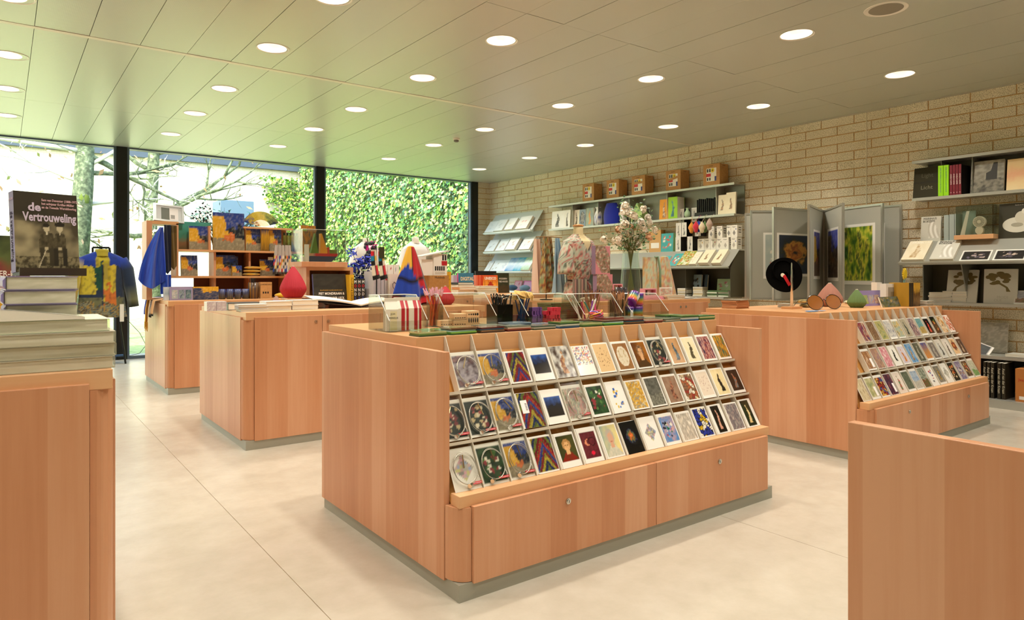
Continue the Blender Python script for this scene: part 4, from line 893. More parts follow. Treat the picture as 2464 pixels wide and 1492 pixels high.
# goods on the third shelf
Z3 = 1.5840
def box_thing(label, y, z, w_, d_, h_, fr, sd, X, name='gift_box', group=None, cat='box', fn=None, nx=6, ny=8):
    t = T(name, label, cat, (X, y, z), WALLROT, group); e = lin(sd); b = MB()
    b.grid(lambda u, v: ((u-.5)*w_, 0, v*h_), nx, ny, 0, fn or (lambda u, v: lin(fr)))
    x = w_/2; b.add([(-x,0,0),(x,0,0),(x,0,h_),(-x,0,h_),(-x,d_,0),(x,d_,0),(x,d_,h_),(-x,d_,h_)], [(4,5,1,0),(1,5,6,2),(2,6,7,3),(3,7,4,0),(5,4,7,6)], 0, e)
    b.o('carton', PRT, t); return t
w_, y = shelf_item(1590, 1619, 7.80)
for i in range(3):
    bk('teal book with a red butterfly, %s upright on the third shelf' % ('front one', 'second one', 'back one')[i], w_, .27, .014, art('still', ['#3fa5a5','#45aaaa','#e0603a','#efe6d0','#d94f3a'], 4) if i == 0 else '#6a9a5a', (7.80+.016*i, y-.018*i, Z3), (-.05, 0, WALLROT), spine='#7fa060', nx=16, ny=18, group='teal butterfly books')
w_, y = shelf_item(1560, 1588, 7.80)
kb = box_thing('kraft gift box with a white label on the third shelf', y, Z3, w_, .1, .33, '#c99a5a', '#b5803f', 7.82)
mark(kb, rect(-w_*.35, .06, w_*.35, .14), 0, '#efece2', 'label')
def pen_art(seed): return art('fig', ['#d9d6cc','#e3e0d6','#55554f','#8f8d85'], seed, (.06,.06,.06,.06), '#efeee8')
bw = [(1626, 1638, 0), (1638+9, 1652, 0)]
for k, (q0, q1, lv, X) in enumerate(((1625.5, 1638, 0, 7.79), (1654, 1666.5, 0, 7.79), (1626.5, 1639, 1, 7.79), (1640, 1652, 1, 7.79), (1672, 1686, 1, 7.83), (1633, 1646, 2, 7.86), (1664, 1677, 2, 7.86))):
    w_, y = shelf_item(q0, q1, X)
    bt = box_thing('black and white vase box, %s' % ('bottom left', 'bottom right', 'middle left', 'middle centre', 'middle right', 'top left', 'top right')[k] + ' of its pile on the third shelf', y, Z3+.205*lv, w_, .13, .203, '#e0ddd3', '#15140f', X, 'vase_box', 'black and white vase boxes', fn=pen_art(40+k), nx=8, ny=12)
wl = [(1678.5,1694,0),(1694.5,1709,0),(1709.5,1723,0),(1723.5,1738,0),(1738,1753,0),(1758.5,1773,0),(1704.5,1718,1),(1724.5,1738,1),(1748.5,1758.5,1),(1759,1774,1)]
dots = ['#d9a52a', '#ded9cc', '#c9303a', '#3a6a4a', '#ded9cc', '#2a3a9a', '#9a988f', '#4a7a4a', '#ded9cc', '#2a3a9a']
for k, (q0, q1, lv) in enumerate(wl):
    X = 7.78; w_, y = shelf_item(q0, q1, X)
    b = box_thing('white vase box with a grey diamond, %s' % ['leftmost of the lower row', 'second of the lower row', 'third of the lower row', 'fourth of the lower row', 'fifth of the lower row', 'rightmost of the lower row', 'leftmost of the upper row', 'second of the upper row', 'third of the upper row', 'rightmost of the upper row'][k], y, Z3+.161*lv, w_, .11, .16, '#efece0', '#e3dfd2', X, 'vase_box', 'white vase boxes')
    mark(b, [(0,.02),(.022,.055),(0,.095),(-.022,.055)], 0, '#b9b4a8' if lv == 0 else '#8f8c86'); mark(b, ellipse(.028, .105, .007, .008, 10), 0, dots[k])
    text('Origami', .021, INK, b, (-.006, -.0008, .136), sx=.8)
    for q in range(3): MB().box(w_/2, .03, .06+.03*q, w_/2+.0006, .085, .07+.03*q).o('side_print', INK, b)
# books leaning on the slanted part
LS = math.atan2(.23, .225)
for k, (q0, q1, lb, h_, th, fn, sp) in enumerate(((1584, 1599, 'teal book half behind the draped cloth', .20, .03, '#45aab0', '#5a8a3a'), (1604, 1624, 'teal book with a red butterfly', .25, .02, art('still', ['#3fa5a5','#45aaaa','#e0603a','#efe6d0','#d94f3a'], 14), '#3f9090'), (1626, 1654, 'bright green patterned book with red spots', .28, .035, art('mosaic', ['#8fb52a','#efe9d6','#c93a2a','#6a9a3a','#f2efe0','#e0a03a'], 9), '#c9bda0'),
                                                    (1657, 1673, 'cream book with a faint drawing', .24, .05, art('line', ['#f0e8cf','#b5a06a'], 3), '#e0d6bd'), (1680, 1704, 'cream book with a seated figure', .25, .07, art('fig', ['#efe6c6','#ece2c0','#7a6a4a','#a9855a'], 4, (.1,.1,.2,.2), '#efe6c6'), '#d9cfae'), (1711, 1733, 'rightmost cream book with a seated figure', .26, .06, art('fig', ['#efe6c6','#ece2c0','#7a6a4a','#a9855a'], 5, (.1,.1,.2,.2), '#efe6c6'), '#d9cfae'))):
    a, b = onx(q0, 640, 7.52), onx(q1, 640, 7.52)
    bk('%s on the slanted metal shelf' % lb, abs(a.y-b.y), h_, th, fn, (7.556-th*math.cos(LS), (a.y+b.y)/2, 1.358+th*math.sin(LS)*0.99-.0), (-LS, 0, WALLROT), spine=sp, back='#efe8d6', nx=16, ny=18, group='books on the slanted metal shelf')
# the bottom shelf
Z4 = .9495
a, b = onx(1652, 700, 7.75), onx(1684, 700, 7.75)
vb = bk('grey blue book with bird pictures on the bottom shelf', abs(a.y-b.y), .30, .03, art('still', ['#8fa9b5','#9ab2bd','#2a2418','#5a4a2a','#3a4a55'], 31), (7.76, (a.y+b.y)/2, Z4), (-.12, 0, WALLROT), spine='#2a3a40', texts=[('VOGELS', .058, mat('ink_petrol', '#1f6a7a', .6), .5, .22, .9)], nx=18, ny=22)
bk('black book behind the bird book on the bottom shelf', abs(a.y-b.y), .30, .03, '#14120d', (7.80, (a.y+b.y)/2-.07, Z4), (-.12, 0, WALLROT), spine='#14120d')
a, b = onx(1724, 710, 7.86), onx(1761, 710, 7.86)
bk('pale green card with red mushrooms on the bottom shelf', abs(a.y-b.y), .24, .02, art('still', ['#a9c07a','#afc582','#b5302a','#a9c07a','#efe9d6'], 33), (7.86, (a.y+b.y)/2, Z4), (-.1, 0, WALLROT), spine='#8fa060', nx=16, ny=16, cat='card')
for (px, lb, n, cv) in ((1647, 'white paperback in the pile left of the mushroom card', 5, ['#efece2','#e0d3b0']), (1684, 'cream paperback in the pile under the bird book', 6, ['#efe6cc','#d9c9a0','#f0ead8']), (1720, 'green edged book in the pile left of the mushroom card', 4, ['#d9e3c9','#4a6a3a']), (1745, 'green edged book in the pile under the mushroom card', 4, ['#e0e6d0','#5a7a4a'])):
    p = onx(px, 712, 7.68); stack(lb, n, .12, .16, .021, (7.69, p.y, Z4), 0, cv, 'book piles on the bottom metal shelf', .004, seed=px)

# --- right rack
t = T('metal_wall_shelving', 'grey metal shelving with dark art books at the right edge', 'wall shelving', (0,0,0))
Y0R = .6
tray(MB(), Y0R, 3.26, 2.44, 7.74).o('shelf_board', SHV, t); tray(MB(), Y0R, 3.26, 2.045, 7.74).o('shelf_board', SHV, t)
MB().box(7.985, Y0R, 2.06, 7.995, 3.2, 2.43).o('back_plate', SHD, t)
for y in (3.0, 2.72, 1.9): MB().box(7.80, y-.003, 2.05, 7.985, y+.003, 2.42).o('upright', SHB, t)
MB().box(7.775, Y0R, 1.572, BX-.004, 3.15, 1.588).o('shelf_board', SHV, t)
slope(MB(), Y0R, 3.30, 7.775, 1.585, 7.53, 1.37).o('slanted_shelf', SHV, t); lip_bar(Y0R, 3.30, 7.53, 1.37, SHV, t, .02, .016)
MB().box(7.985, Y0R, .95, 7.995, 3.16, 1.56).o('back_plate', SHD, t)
MB().box(7.76, 3.155, .96, 7.985, 3.165, 1.56).o('end_plate', SHB, t)
MB().prism([(7.985, .96), (7.78, .96), (7.60, 1.36), (7.76, 1.56), (7.985, 1.56)], 2.745, 2.755, 'y').o('upright', SHB, t)
tray(MB(), Y0R, 3.16, .955, 7.68).o('shelf_board', SHV, t); tray(MB(), Y0R, 2.9, .46, 7.55).o('shelf_board', SHV, t)
MB().box(7.38, Y0R, .0, BX-.004, 2.9, .075).o('base_plinth', SHV, t); MB().box(7.985, Y0R, .08, 7.995, 2.9, .45).o('back_plate', mat('shelf_black', '#1c170f', .7), t)
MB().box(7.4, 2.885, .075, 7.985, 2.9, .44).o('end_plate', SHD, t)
def ritem(px0, px1, X, py=460): a, b = onx(px0, py, X), onx(px1, py, X); return abs(a.y-b.y), (a.y+b.y)/2
ZR = 2.0495
w_, y = ritem(2196, 2262, 7.83)
d = bk('dark grey monograph lettered Licht at the end of the shelf', w_, .335, .03, '#3d3a2c', (7.83, y, ZR), (-.14, 0, WALLROT), spine='#26241a', back='#26241a', nx=2, ny=2, m=MATTE)
lk = mat('emboss', '#55513f', .5)
text('Light', .060, lk, d, (-.002, -.0006, .245)); text('Jan van Munster', .040, INK, d, (-.002, -.0006, .175)); text('Licht', .060, mat('emboss_pale', '#8a8570', .4), d, (-.002, -.0006, .115))
LIME = '#9be01a'; blu = mat('ink_spine_blue', '#2a5a8a', .6)
for i, (a, b) in enumerate(((2257, 2269.5), (2270, 2283))):
    w_, y = ritem(a, b, 7.755)
    s_ = T('book', '%s of the two lime green books upright on the shelf' % ('left', 'right')[i], 'book', (7.755, y, ZR), WALLROT, 'lime green books')
    MB().box(-w_/2+.001, 0, 0, w_/2-.001, .2, .315, 0, lin(LIME)).o('cover', PRT, s_); MB().box(-w_/2+.004, .003, .315, w_/2-.004, .197, .3155).o('pages', PAGES, s_)
    text('KARS, ARCHIPENKO & LA SECTION DOR', .014, blu, s_, (0, -.0006, .165), (R(90), R(90), 0))
for i, (a, b) in enumerate(((2285, 2291.3), (2292, 2298.5), (2299.3, 2305.7), (2306.5, 2313))):
    w_, y = ritem(a, b, 7.745)
    s_ = T('book', '%s maroon spined book in the row of four' % ('leftmost', 'second', 'third', 'rightmost')[i], 'book', (7.745, y, ZR), WALLROT, 'maroon spined books')
    MB().box(-w_/2+.0006, 0, 0, w_/2-.0006, .22, .305, 0, lin('#7a1f2f')).o('cover', PRT, s_); MB().box(-w_/2+.003, .003, .305, w_/2-.003, .217, .3055).o('pages', PAGES, s_)
    if i == 3: MB().box(w_/2-.0005, .001, .001, w_/2+.0005, .219, .304, 0, lin('#221c1a')).o('back_cover', PRT, s_)
    text('ANSELM KIEFER', .016, INKW, s_, (0, -.0006, .16), (R(90), R(90), 0)); text('A', .016, INKW, s_, (0, -.0006, .025))
w_, y = ritem(2334, 2414, 7.80)
b = bk('black and white photograph book of rocks by the sea', w_, .325, .035, art('land', ['#7a776a','#a9a595','#8f8b7c','#4a4840'], 21), (7.80, y, ZR), (-.13, 0, WALLROT), spine='#3a382f', nx=30, ny=26)
MB().add([(-.01,-.001,.13),(.085,-.001,.13),(.085,-.001,.30),(.05,-.001,.30),(.03,-.001,.22),(-.01,-.001,.20)], [(0,1,2,3,4,5)]).o('print', flat('#2c2a24'), b)
w_, y = ritem(2421, 2500, 7.80)
bk('peach cover book with a torn red strip at the edge', w_, .31, .03, art('bands', ['#f2d7a0','#f0cf95','#efb58a','#f2d5a0','#f4dcaa'], 3), (7.80, y, ZR), (-.13, 0, WALLROT), spine='#e0c08a', nx=14, ny=20)
# third level
ZR3 = 1.5895
w_, y = ritem(2215, 2263, 7.82, 610)
mb_ = bk('white catalogue with a draped cloth standing on the shelf', w_, .265, .03, art('drape', ['#cfcdc0','#bdb9aa','#f3f1ea'], 1), (7.82, y, ZR3), (-.08, 0, WALLROT), spine='#d9d6ca', nx=26, ny=26)
text('MARINUS', .030, INK, mb_, (-.01, -.001, .24), sx=1.0); text('BOEZEM', .030, INK, mb_, (-.02, -.001, .212), sx=1.0)
for i, (a, b) in enumerate(((2271, 2283), (2284, 2296), (2297, 2300))):
    w_, y = ritem(a, b, 7.80, 610); tag(MB().box(-w_/2+.0005, 0, 0, w_/2-.0005, .2, .265+.004*i, 0, lin('#a9b5b0')).o('book', PRT, loc=(7.80, y, ZR3), rot=WALLROT), '%s pale grey green catalogue spine beside the vitrine' % ('left', 'middle', 'right')[i], 'book', 'pale catalogue spines')
# small vitrine with a fan on a wooden foot
w_, y = ritem(2301, 2396, 7.74, 610); v = T('acrylic_vitrine', 'clear acrylic vitrine on a beech foot holding a small fan', 'vitrine', (7.78, y, ZR3+.0005), WALLROT)
hv = .335
MB().box(-w_/2, -.10, 0, w_/2, .14, .045).o('beech_foot', WOODH, v, bevel=.002)
gl = MB().box(-w_/2+.012, -.088, .046, w_/2-.012, -.085, hv); gl.box(-w_/2+.012, .125, .046, w_/2-.012, .128, hv).box(-w_/2+.012, -.085, .046, -w_/2+.015, .125, hv).box(w_/2-.015, -.085, .046, w_/2-.012, .125, hv).box(-w_/2+.012, -.088, hv, w_/2-.012, .128, hv+.003)
gl.o('acrylic_case', ACRYL, v)
fz = .13 + ZR3
fb = T('desk_fan', 'small cream hand fan inside the acrylic vitrine', 'fan', (7.76, y-.03, ZR3+.0475), WALLROT)
FANC = mat('fan_cream', '#efe6d0', .5)
MB().prism(ellipse(0, .125, .055, .055, 28), -.02, .015, 'y').o('fan_head', FANC, fb)
for i in range(24):
    a = 2*math.pi*i/24; ca, sa = math.cos(a), math.sin(a)
    MB().add([(.018*ca-.0015*sa, -.0206, .125+.018*sa+.0015*ca), (.05*ca-.0025*sa, -.0206, .125+.05*sa+.0025*ca), (.05*ca+.0025*sa, -.0206, .125+.05*sa-.0025*ca), (.018*ca+.0015*sa, -.0206, .125+.018*sa-.0015*ca)], [(0,1,2,3)]).o('grille_slot', flat('#5a5344'), fb)
MB().prism(ellipse(0, .125, .014, .014, 16), -.023, -.02, 'y').o('hub', FANC, fb)
MB().prism(ellipse(0, .04, .035, .04, 20), -.018, .018, 'y').o('handle', FANC, fb)
tag(MB().hexa([(-.02,0,0),(.02,0,0),(.02,.004,0),(-.02,.004,0)], [(.03,.02,.24),(.055,.02,.24),(.055,.024,.24),(.03,.024,.24)], 0, lin('#e6e0d2')).o('folded_card', PRT, loc=(7.75, y+.12, ZR3+.0475), rot=WALLROT), 'cream strip leaning inside the acrylic vitrine', 'card')
tag(MB().box(-.06, 0, 0, .06, .004, .25, 0, lin('#8fa59a')).o('backing_card', PRT, loc=(7.86, y+.1, ZR3+.0475), rot=WALLROT), 'greenish backing card inside the acrylic vitrine', 'card')
w_, y = ritem(2402, 2480, 7.80, 610)
b = bk('dark cover book with a pale sculpted dancer', w_, .34, .03, '#3a382c', (7.80, y, ZR3), (-.1, 0, WALLROT), spine='#2a2920', nx=2, ny=2)
MB().add([(p[0], -.001, p[1]) for p in ellipse(.02, .13, .12, .075, 24)], [tuple(range(24))]).o('print', flat('#d9d6c6'), b); mark(b, ellipse(.05, .20, .05, .06), -.001, '#cfcbb8'); mark(b, ellipse(.075, .26, .022, .026), -.0015, '#e0dccb'); mark(b, ellipse(.02, .13, .05, .02), -.0018, '#a9a592')
text('Marieke van der Maesen', .013, INKW, b, (.05, -.001, .322), sx=.8)
# slanted part
LR = math.atan2(.245, .215)
for (q0, q1, lb, h_, th, fn, sp, tx) in ((2166, 2220, 'cream magazine with a white spire on the slanted shelf', .30, .03, art('fig', ['#efe6cc','#e8dcbc','#e0d0b0','#b99a6a'], 51), '#d9d0b5', [('BRANCUSI', .042, mat('ink_cream', '#f6f0de', .6), .55, .9, .9)]),
                                         (2234, 2291, 'white catalogue with a draped cloth on the slanted shelf', .29, .03, art('drape', ['#d3d1c4','#c3bfb0','#f6f4ee'], 1), '#dedbd0', [('MARINUS', .032, INK, .42, .93), ('BOEZEM', .032, INK, .38, .84)])):
    w_, y = ritem(q0, q1, 7.50, 632)
    bk(lb, w_, h_, th, fn, (7.535-th*math.cos(LR), y, 1.374+th*math.sin(LR)), (-LR, 0, WALLROT), spine=sp, texts=tx, nx=24, ny=24, group='books on the right slanted shelf')
for i, (q0, q1) in enumerate(((2304, 2376), (2384, 2462))):
    w_, y = ritem(q0, q1, 7.50, 630)
    c = bk('white bordered black photograph card, %s on the slanted shelf' % ('left one', 'right one'), w_, .155, .012, art('still', ['#171410','#1c1814','#6a6070','#c9b5a5','#3a3438'], 61+i, (.05,.05,.10,.07)), (7.53, y, 1.374), (-LR, 0, WALLROT), spine='#efece2', nx=30, ny=16, cat='card', group='black photograph cards') if False else tag(plate('photo_card', w_, .155, .012, art('still', ['#171410','#1c1814','#6a6070','#c9b5a5','#3a3438'], 61+i, (.05,.05,.10,.07)), (7.53, y, 1.374), (-LR, 0, WALLROT), nx=30, ny=16), 'white bordered black photograph card, %s on the slanted shelf' % ('left one', 'right one')[i], 'card', 'black photograph cards')
# fourth level: two folders with a spreading tree
ZR4 = .9595
for i, (q0, q1, lb, wd) in enumerate(((2275, 2349, 'leaning white folder with a brown tree, lettered WELL', 'WELL'), (2366, 2447, 'upright white folder with a brown tree and pale lettering', 'MODI'))):
    w_, y = ritem(q0, q1, 7.72, 728)
    b = bk(lb, w_, .335, .02, art('line', ['#c9c7bb','#c4c2b6'], 3), (7.72, y, ZR4), (-.22 if i == 0 else -.08, 0, WALLROT), spine='#cfcdc0', nx=4, ny=4, cat='folder', name='folder')
    tr = MB(); rnd = random.Random(5+i); sg = 1 if i == 0 else -1
    tr.add([(-.085*sg, -.0012, .115), (-.05*sg, -.0012, .115), (-.045*sg, -.0012, .15), (.03*sg, -.0012, .20), (.02*sg, -.0012, .215), (-.06*sg, -.0012, .16)], [(0,1,2,3,4,5)])
    for k in range(16):
        ex, ez = (-.07+.17*rnd.random())*sg + .01*sg, .19+.11*rnd.random(); tr.add([(p[0], -.0014-.0001*k, p[1]) for p in ellipse(ex, ez, .02+.015*rnd.random(), .012+.01*rnd.random(), 12)], [tuple(range(12))])
    tr.o('tree_print', flat('#6a5a2a'), b)
    text(wd, .036, mat('ink_faint', '#b5b3a6', .7), b, (.02, -.0012, .06))
    if wd == 'MODI': text('OUI', .036, mat('ink_faint', '#b5b3a6', .7), b, (-.02, -.0012, .03))
for i in range(3): bk('dark backed folder behind the leaning tree folder, number %s from the front' % ('one', 'two', 'three')[i], .2, .33, .008, '#3a3424', (7.80+.012*i, ritem(2345, 2358, 7.76, 728)[1]-.012*i, ZR4), (-.1, 0, WALLROT), spine='#4a4430', pages=False, nx=1, ny=1, group='dark folders', cat='folder', name='folder')
w_, y = ritem(2439, 2500, 7.70, 730)
tag(plate('photo_card', w_, .14, .01, art('land', ['#8f9098','#b0b0b5','#a06a5a','#6a6a40'], 71, (.06,.06,.06,.1)), (7.70, y, ZR4), (-.45, 0, WALLROT), nx=16, ny=14), 'landscape photograph card at the right edge of the shelf', 'card')
p = onx(2234, 738, 7.72)
stack('white paperback in the pile on the grey shelf behind the card rack', 6, .22, .17, .016, (7.80, p.y-.11, ZR4), R(90), ['#e6e3da','#d3d0c6'], 'white paperback piles behind the card rack', .005, seed=3)
p = onx(2262, 738, 7.72)
stack('glossy white volume in the pile beside the leaning tree folder', 5, .22, .20, .022, (7.82, p.y-.13, ZR4), R(90), ['#dedbd2','#f0ede4'], 'white paperback piles behind the card rack', .004, seed=4)
# fifth level
ZR5 = .4645
w_, y = ritem(2362, 2415, 7.80, 842)
tag(plate('grey_board', .42, .30, .015, art('lead', ['#b9b6a8','#a09d90','#a8a598','#9c998c'], 2), (7.90, y+.12, ZR5), (-.12, 0, WALLROT), nx=24, ny=20), 'large grey board of rounded panels leaning on the wall', 'board')
tag(plate('dark_card', .2, .13, .006, art('still', ['#10140f','#161c14','#1c2a1c','#0c100c'], 4, (.08,.08,.1,.1)), (7.68, y+.10, ZR5), (-.7, .35, WALLROT), nx=14, ny=10), 'tilted dark green picture card on the low shelf', 'card')
p = onx(2438, 850, 7.64)
stack('white magazine in the low pile at the right edge', 2, .30, .22, .012, (7.70, p.y-.10, ZR5), R(90), ['#e6e3d8','#cfccc0'], 'white magazines on the low shelf', .003, seed=9)
ZR6 = .0755
SP = mat('ink_spine_cream', '#cfc9b0', .6)
for i, (a, b) in enumerate(((2366, 2372), (2374.5, 2381.5), (2383.5, 2392), (2399.5, 2408), (2410, 2419))):
    a_, b_ = onx(a, 950, 7.46), onx(b, 950, 7.46); w_ = abs(a_.y-b_.y); y = (a_.y+b_.y)/2
    s_ = T('book', 'dark spined book, %s of five on the floor level shelf' % ('leftmost', 'second', 'third', 'fourth', 'rightmost')[i], 'book', (7.46, y, ZR6), WALLROT, 'dark spined books on the floor shelf')
    MB().box(-w_/2+.0006, 0, 0, w_/2-.0006, .24, .335, 0, lin('#2a2518')).o('cover', PRT, s_); MB().box(-w_/2+.004, .003, .335, w_/2-.004, .237, .3355).o('pages', PAGES, s_)
    text('Axel van der Kraan', .030, SP, s_, (0, -.0006, .17), (R(90), R(90), 0))
a_, b_ = onx(2443, 960, 7.45), onx(2500, 960, 7.45)
kb = T('carton', 'orange brown carton with red handwriting on the floor shelf', 'carton', (7.45, (a_.y+b_.y)/2, ZR6), WALLROT)
w_ = abs(a_.y-b_.y); MB().box(-w_/2, 0, 0, w_/2, .3, .30).o('shell', mat('carton_orange', '#b5702f', .8), kb); rdi = mat('ink_red', '#b5261c', .6)
text('Jeans', .035, rdi, kb, (-.03, -.0008, .20)); text('Ur', .045, rdi, kb, (.0, -.0008, .26)); mark(kb, rect(-w_/2+.03, .02, -w_/2+.07, .05), 0, '#e6e0d6', 'sticker')

# --- poster leaves: framed grey panels hinged on a wall post
PG = noise_color('poster_felt', [(0.3, '#a9a99c'), (0.7, '#b5b5a8')], 300, .9)
lx, ly, lz0, lz1, lw = 7.90, 4.32, .945, 2.010, .86
t = T('poster_leaf_rack', 'wall rack of hinged grey poster panels in aluminium frames', 'poster rack', (lx, ly, 0))
MB().box(-.03, -.03, .9, .095, .03, 1.93).o('hinge_post', ALU, t)
leafs = [(122, None), (146, 1), (173, 2), (199, 3), (221, 4), (249, 5), (268.5, 6)]
def leaf(ang):
    o_ = link('panel', None, t, (0, 0, 0), R(ang)); 
    fr = MB(); e = .022
    fr.box(.04, -.012, lz0, lw+.04, .012, lz0+e).box(.04, -.012, lz1-e, lw+.04, .012, lz1).box(.04, -.012, lz0+e, .04+e, .012, lz1-e).box(lw+.04-e, -.012, lz0+e, lw+.04, .012, lz1-e)
    return fr, e
POST = [None, ('blossom branches on pale blue', 'still', ['#a9b5b0','#b9c0b5','#c96a5a','#e0d9c9','#8f6a4a'], .34, .55), ('tangle of brown orange flower heads', 'burst', ['#2a2014','#b5702a','#8a4a1c','#c98f3a','#2a2f1c','#202a3a'], .50, .50), ('yellow wall under a violet blue sky', 'patch', ['#b58f2a','#3a3f8a','#241c18','#5a4a3a','#8a4a2a'], .30, .56), ('dark street under a blue sky', 'patch', ['#5a4a30','#3a45a0','#241c1c','#3a2c22','#6a4a30'], .40, .60), ('sunlit green garden path', 'strokes', ['#1f3a1a','#3f6a20','#8aa52a','#d9d04a','#2a4a2a','#a9b53a'], .52, .68), ('white sheet with the end of a word', 'x', ['#efede6'], .40, .70)]
for i, (ang, k) in enumerate(leafs):
    fr, e = leaf(ang); lf = bpy.data.objects[[o.name for o in t.children if o.name.startswith('panel')][-1]]
    # the leaf itself is the felt board; frame and print ride on it
    bpy.data.objects.remove(lf)
    bd = MB().box(.04+e, -.006, lz0+e, lw+.04-e, .006, lz1-e).o('panel', PG, t, (0,0,0), R(ang))
    fr.o('panel_frame', ALU, bd)
    if k:
        nm, kind, pal, pw, ph = POST[k]
        sd = 1 if k in (1, 2, 3) else -1          # which side of the leaf the picture is on
        po = .04 + lw*.5 + {1: .06, 2: .06}.get(k, 0); zc = 1.47
        fn = art(kind, pal, 80+k, (.06,.06,.045,.06), '#eeebe2') if kind != 'x' else (lambda u, v: lin('#f0eee8'))
        if sd == 1:   # visible face is local +Y
            pl = plate('poster', pw*1.25, ph, .002, fn, (po, .0085, zc-ph/2), R(180), bd, nx=44, ny=56, edge='#eeebe2')
        else:
            pl = plate('poster', pw*1.25, ph, .002, fn, (po, -.0085, zc-ph/2), 0, bd, nx=44, ny=56, edge='#eeebe2')
        if k == 6: text('eid', .06, mat('ink_grey', '#8f8d86', .6), pl, (.12, -.001, ph*.72))
# ================================================================== goods on the centre rack
ZT = TOPZ + .0008
def span(px0, px1, Y, py=740): a, b = ony(px0, py, Y), ony(px1, py, Y); return (a.x+b.x)/2, abs(b.x-a.x)
def zat(px, py, Y): return ony(px, py, Y).z
def bin_(label, x0, x1, y0, y1, h):
    """open acrylic counter bin, front and top cut away on a slant"""
    t = T('acrylic_bin', label, 'bin', ((x0+x1)/2, y0, ZT), 0, 'clear acrylic counter bins'); x = (x1-x0)/2; d = y1-y0; k = .003
    MB().box(-x, 0, 0, x, d, k).o('floor_sheet', ACRYL, t); MB().box(-x, d-k, k, x, d, h).o('back_sheet', ACRYL, t); MB().box(-x, 0, k, x, k, h*.30).o('front_sheet', ACRYL, t)
    for s in (-1, 1):
        xx = s*(x-k/2); MB().prism([(k,k),(d-k,k),(d-k,h),(d*.62,h),(d*.45,h-.004),(k,h*.32)], xx-k/2, xx+k/2, 'x').o('side_sheet', ACRYL, t)
    rim = MB().tube([(-x+.002,d*.5,h),(-x+.002,d-.002,h),(x-.002,d-.002,h),(x-.002,d*.5,h)], .0025, 5).tube([(x-.002,d*.5,h),(x-.002,.003,h*.32)], .002, 5).tube([(-x+.002,d*.5,h),(-x+.002,.003,h*.32)], .002, 5)
    rim.o('polished_rim', mat('acrylic_edge', '#e9ece8', .15, spec=.8), t); return t
def cup(label, x, y, w_, h, m=None, name='pen_holder', group='pen holders on the centre rack'):
    t = T(name, label, 'pen holder', (x, y, ZT), 0, group); r = w_/2; k = .0025; m = m or ACRYL
    b = MB().box(-r, -r, 0, r, r, k); b.box(-r,-r,k,r,-r+k,h).box(-r,r-k,k,r,r,h).box(-r,-r+k,k,-r+k,r-k,h).box(r-k,-r+k,k,r,r-k,h); b.o('cup', m, t); return t
def pens(x, y, w_, n, ln, seed, cols, tip, lab, grp, r=.0036, top=None, spread=.55):
    rr = random.Random(seed)
    ordw = ['first', 'second', 'third', 'fourth', 'fifth', 'sixth', 'seventh', 'eighth', 'ninth', 'tenth', 'eleventh', 'twelfth', 'thirteenth', 'fourteenth', 'fifteenth', 'sixteenth', 'seventeenth', 'eighteenth', 'nineteenth', 'twentieth']
    for i in range(n):
        bx, by = rr.uniform(-w_*.36, w_*.36), rr.uniform(-w_*.36, w_*.36); tx, ty = bx*.3+rr.gauss(0, w_*.34), by*.3+rr.gauss(0, w_*.25)
        lim = w_*spread; tx = max(-lim, min(lim, tx)); ty = max(-lim, min(lim, ty)); L_ = ln*rr.uniform(.94, 1.04)
        t = T('pencil', '%s of the %s, counted from the left' % ('%s', lab), 'pencil', (x+bx, y+by, ZT+.004), 0, grp)
        a, b = Vector((0,0,0)), Vector((tx-bx, ty-by, L_)); d = (b-a).normalized()
        MB().tube([a, b], r, 6).o('shaft', mat('pencil_'+cols[i % len(cols)].lstrip('#'), cols[i % len(cols)], .4), t)
        if top: top(t, b, d, rr)
        else: MB().tube([b, b+d*.014], [r, .0006], 6).o('tip', mat('pencil_tip_'+tip.lstrip('#'), tip, .6), t)
        yield t, x+tx
def name_pens(gen):
    lst = sorted(gen, key=lambda q: q[1]); ordw = ['first', 'second', 'third', 'fourth', 'fifth', 'sixth', 'seventh', 'eighth', 'ninth', 'tenth', 'eleventh', 'twelfth', 'thirteenth', 'fourteenth', 'fifteenth', 'sixteenth', 'seventeenth', 'eighteenth', 'nineteenth', 'twentieth', 'twenty first', 'twenty second', 'twenty third', 'twenty fourth']
    for i, (t, _) in enumerate(lst): t['label'] = t['label'] % ordw[i]
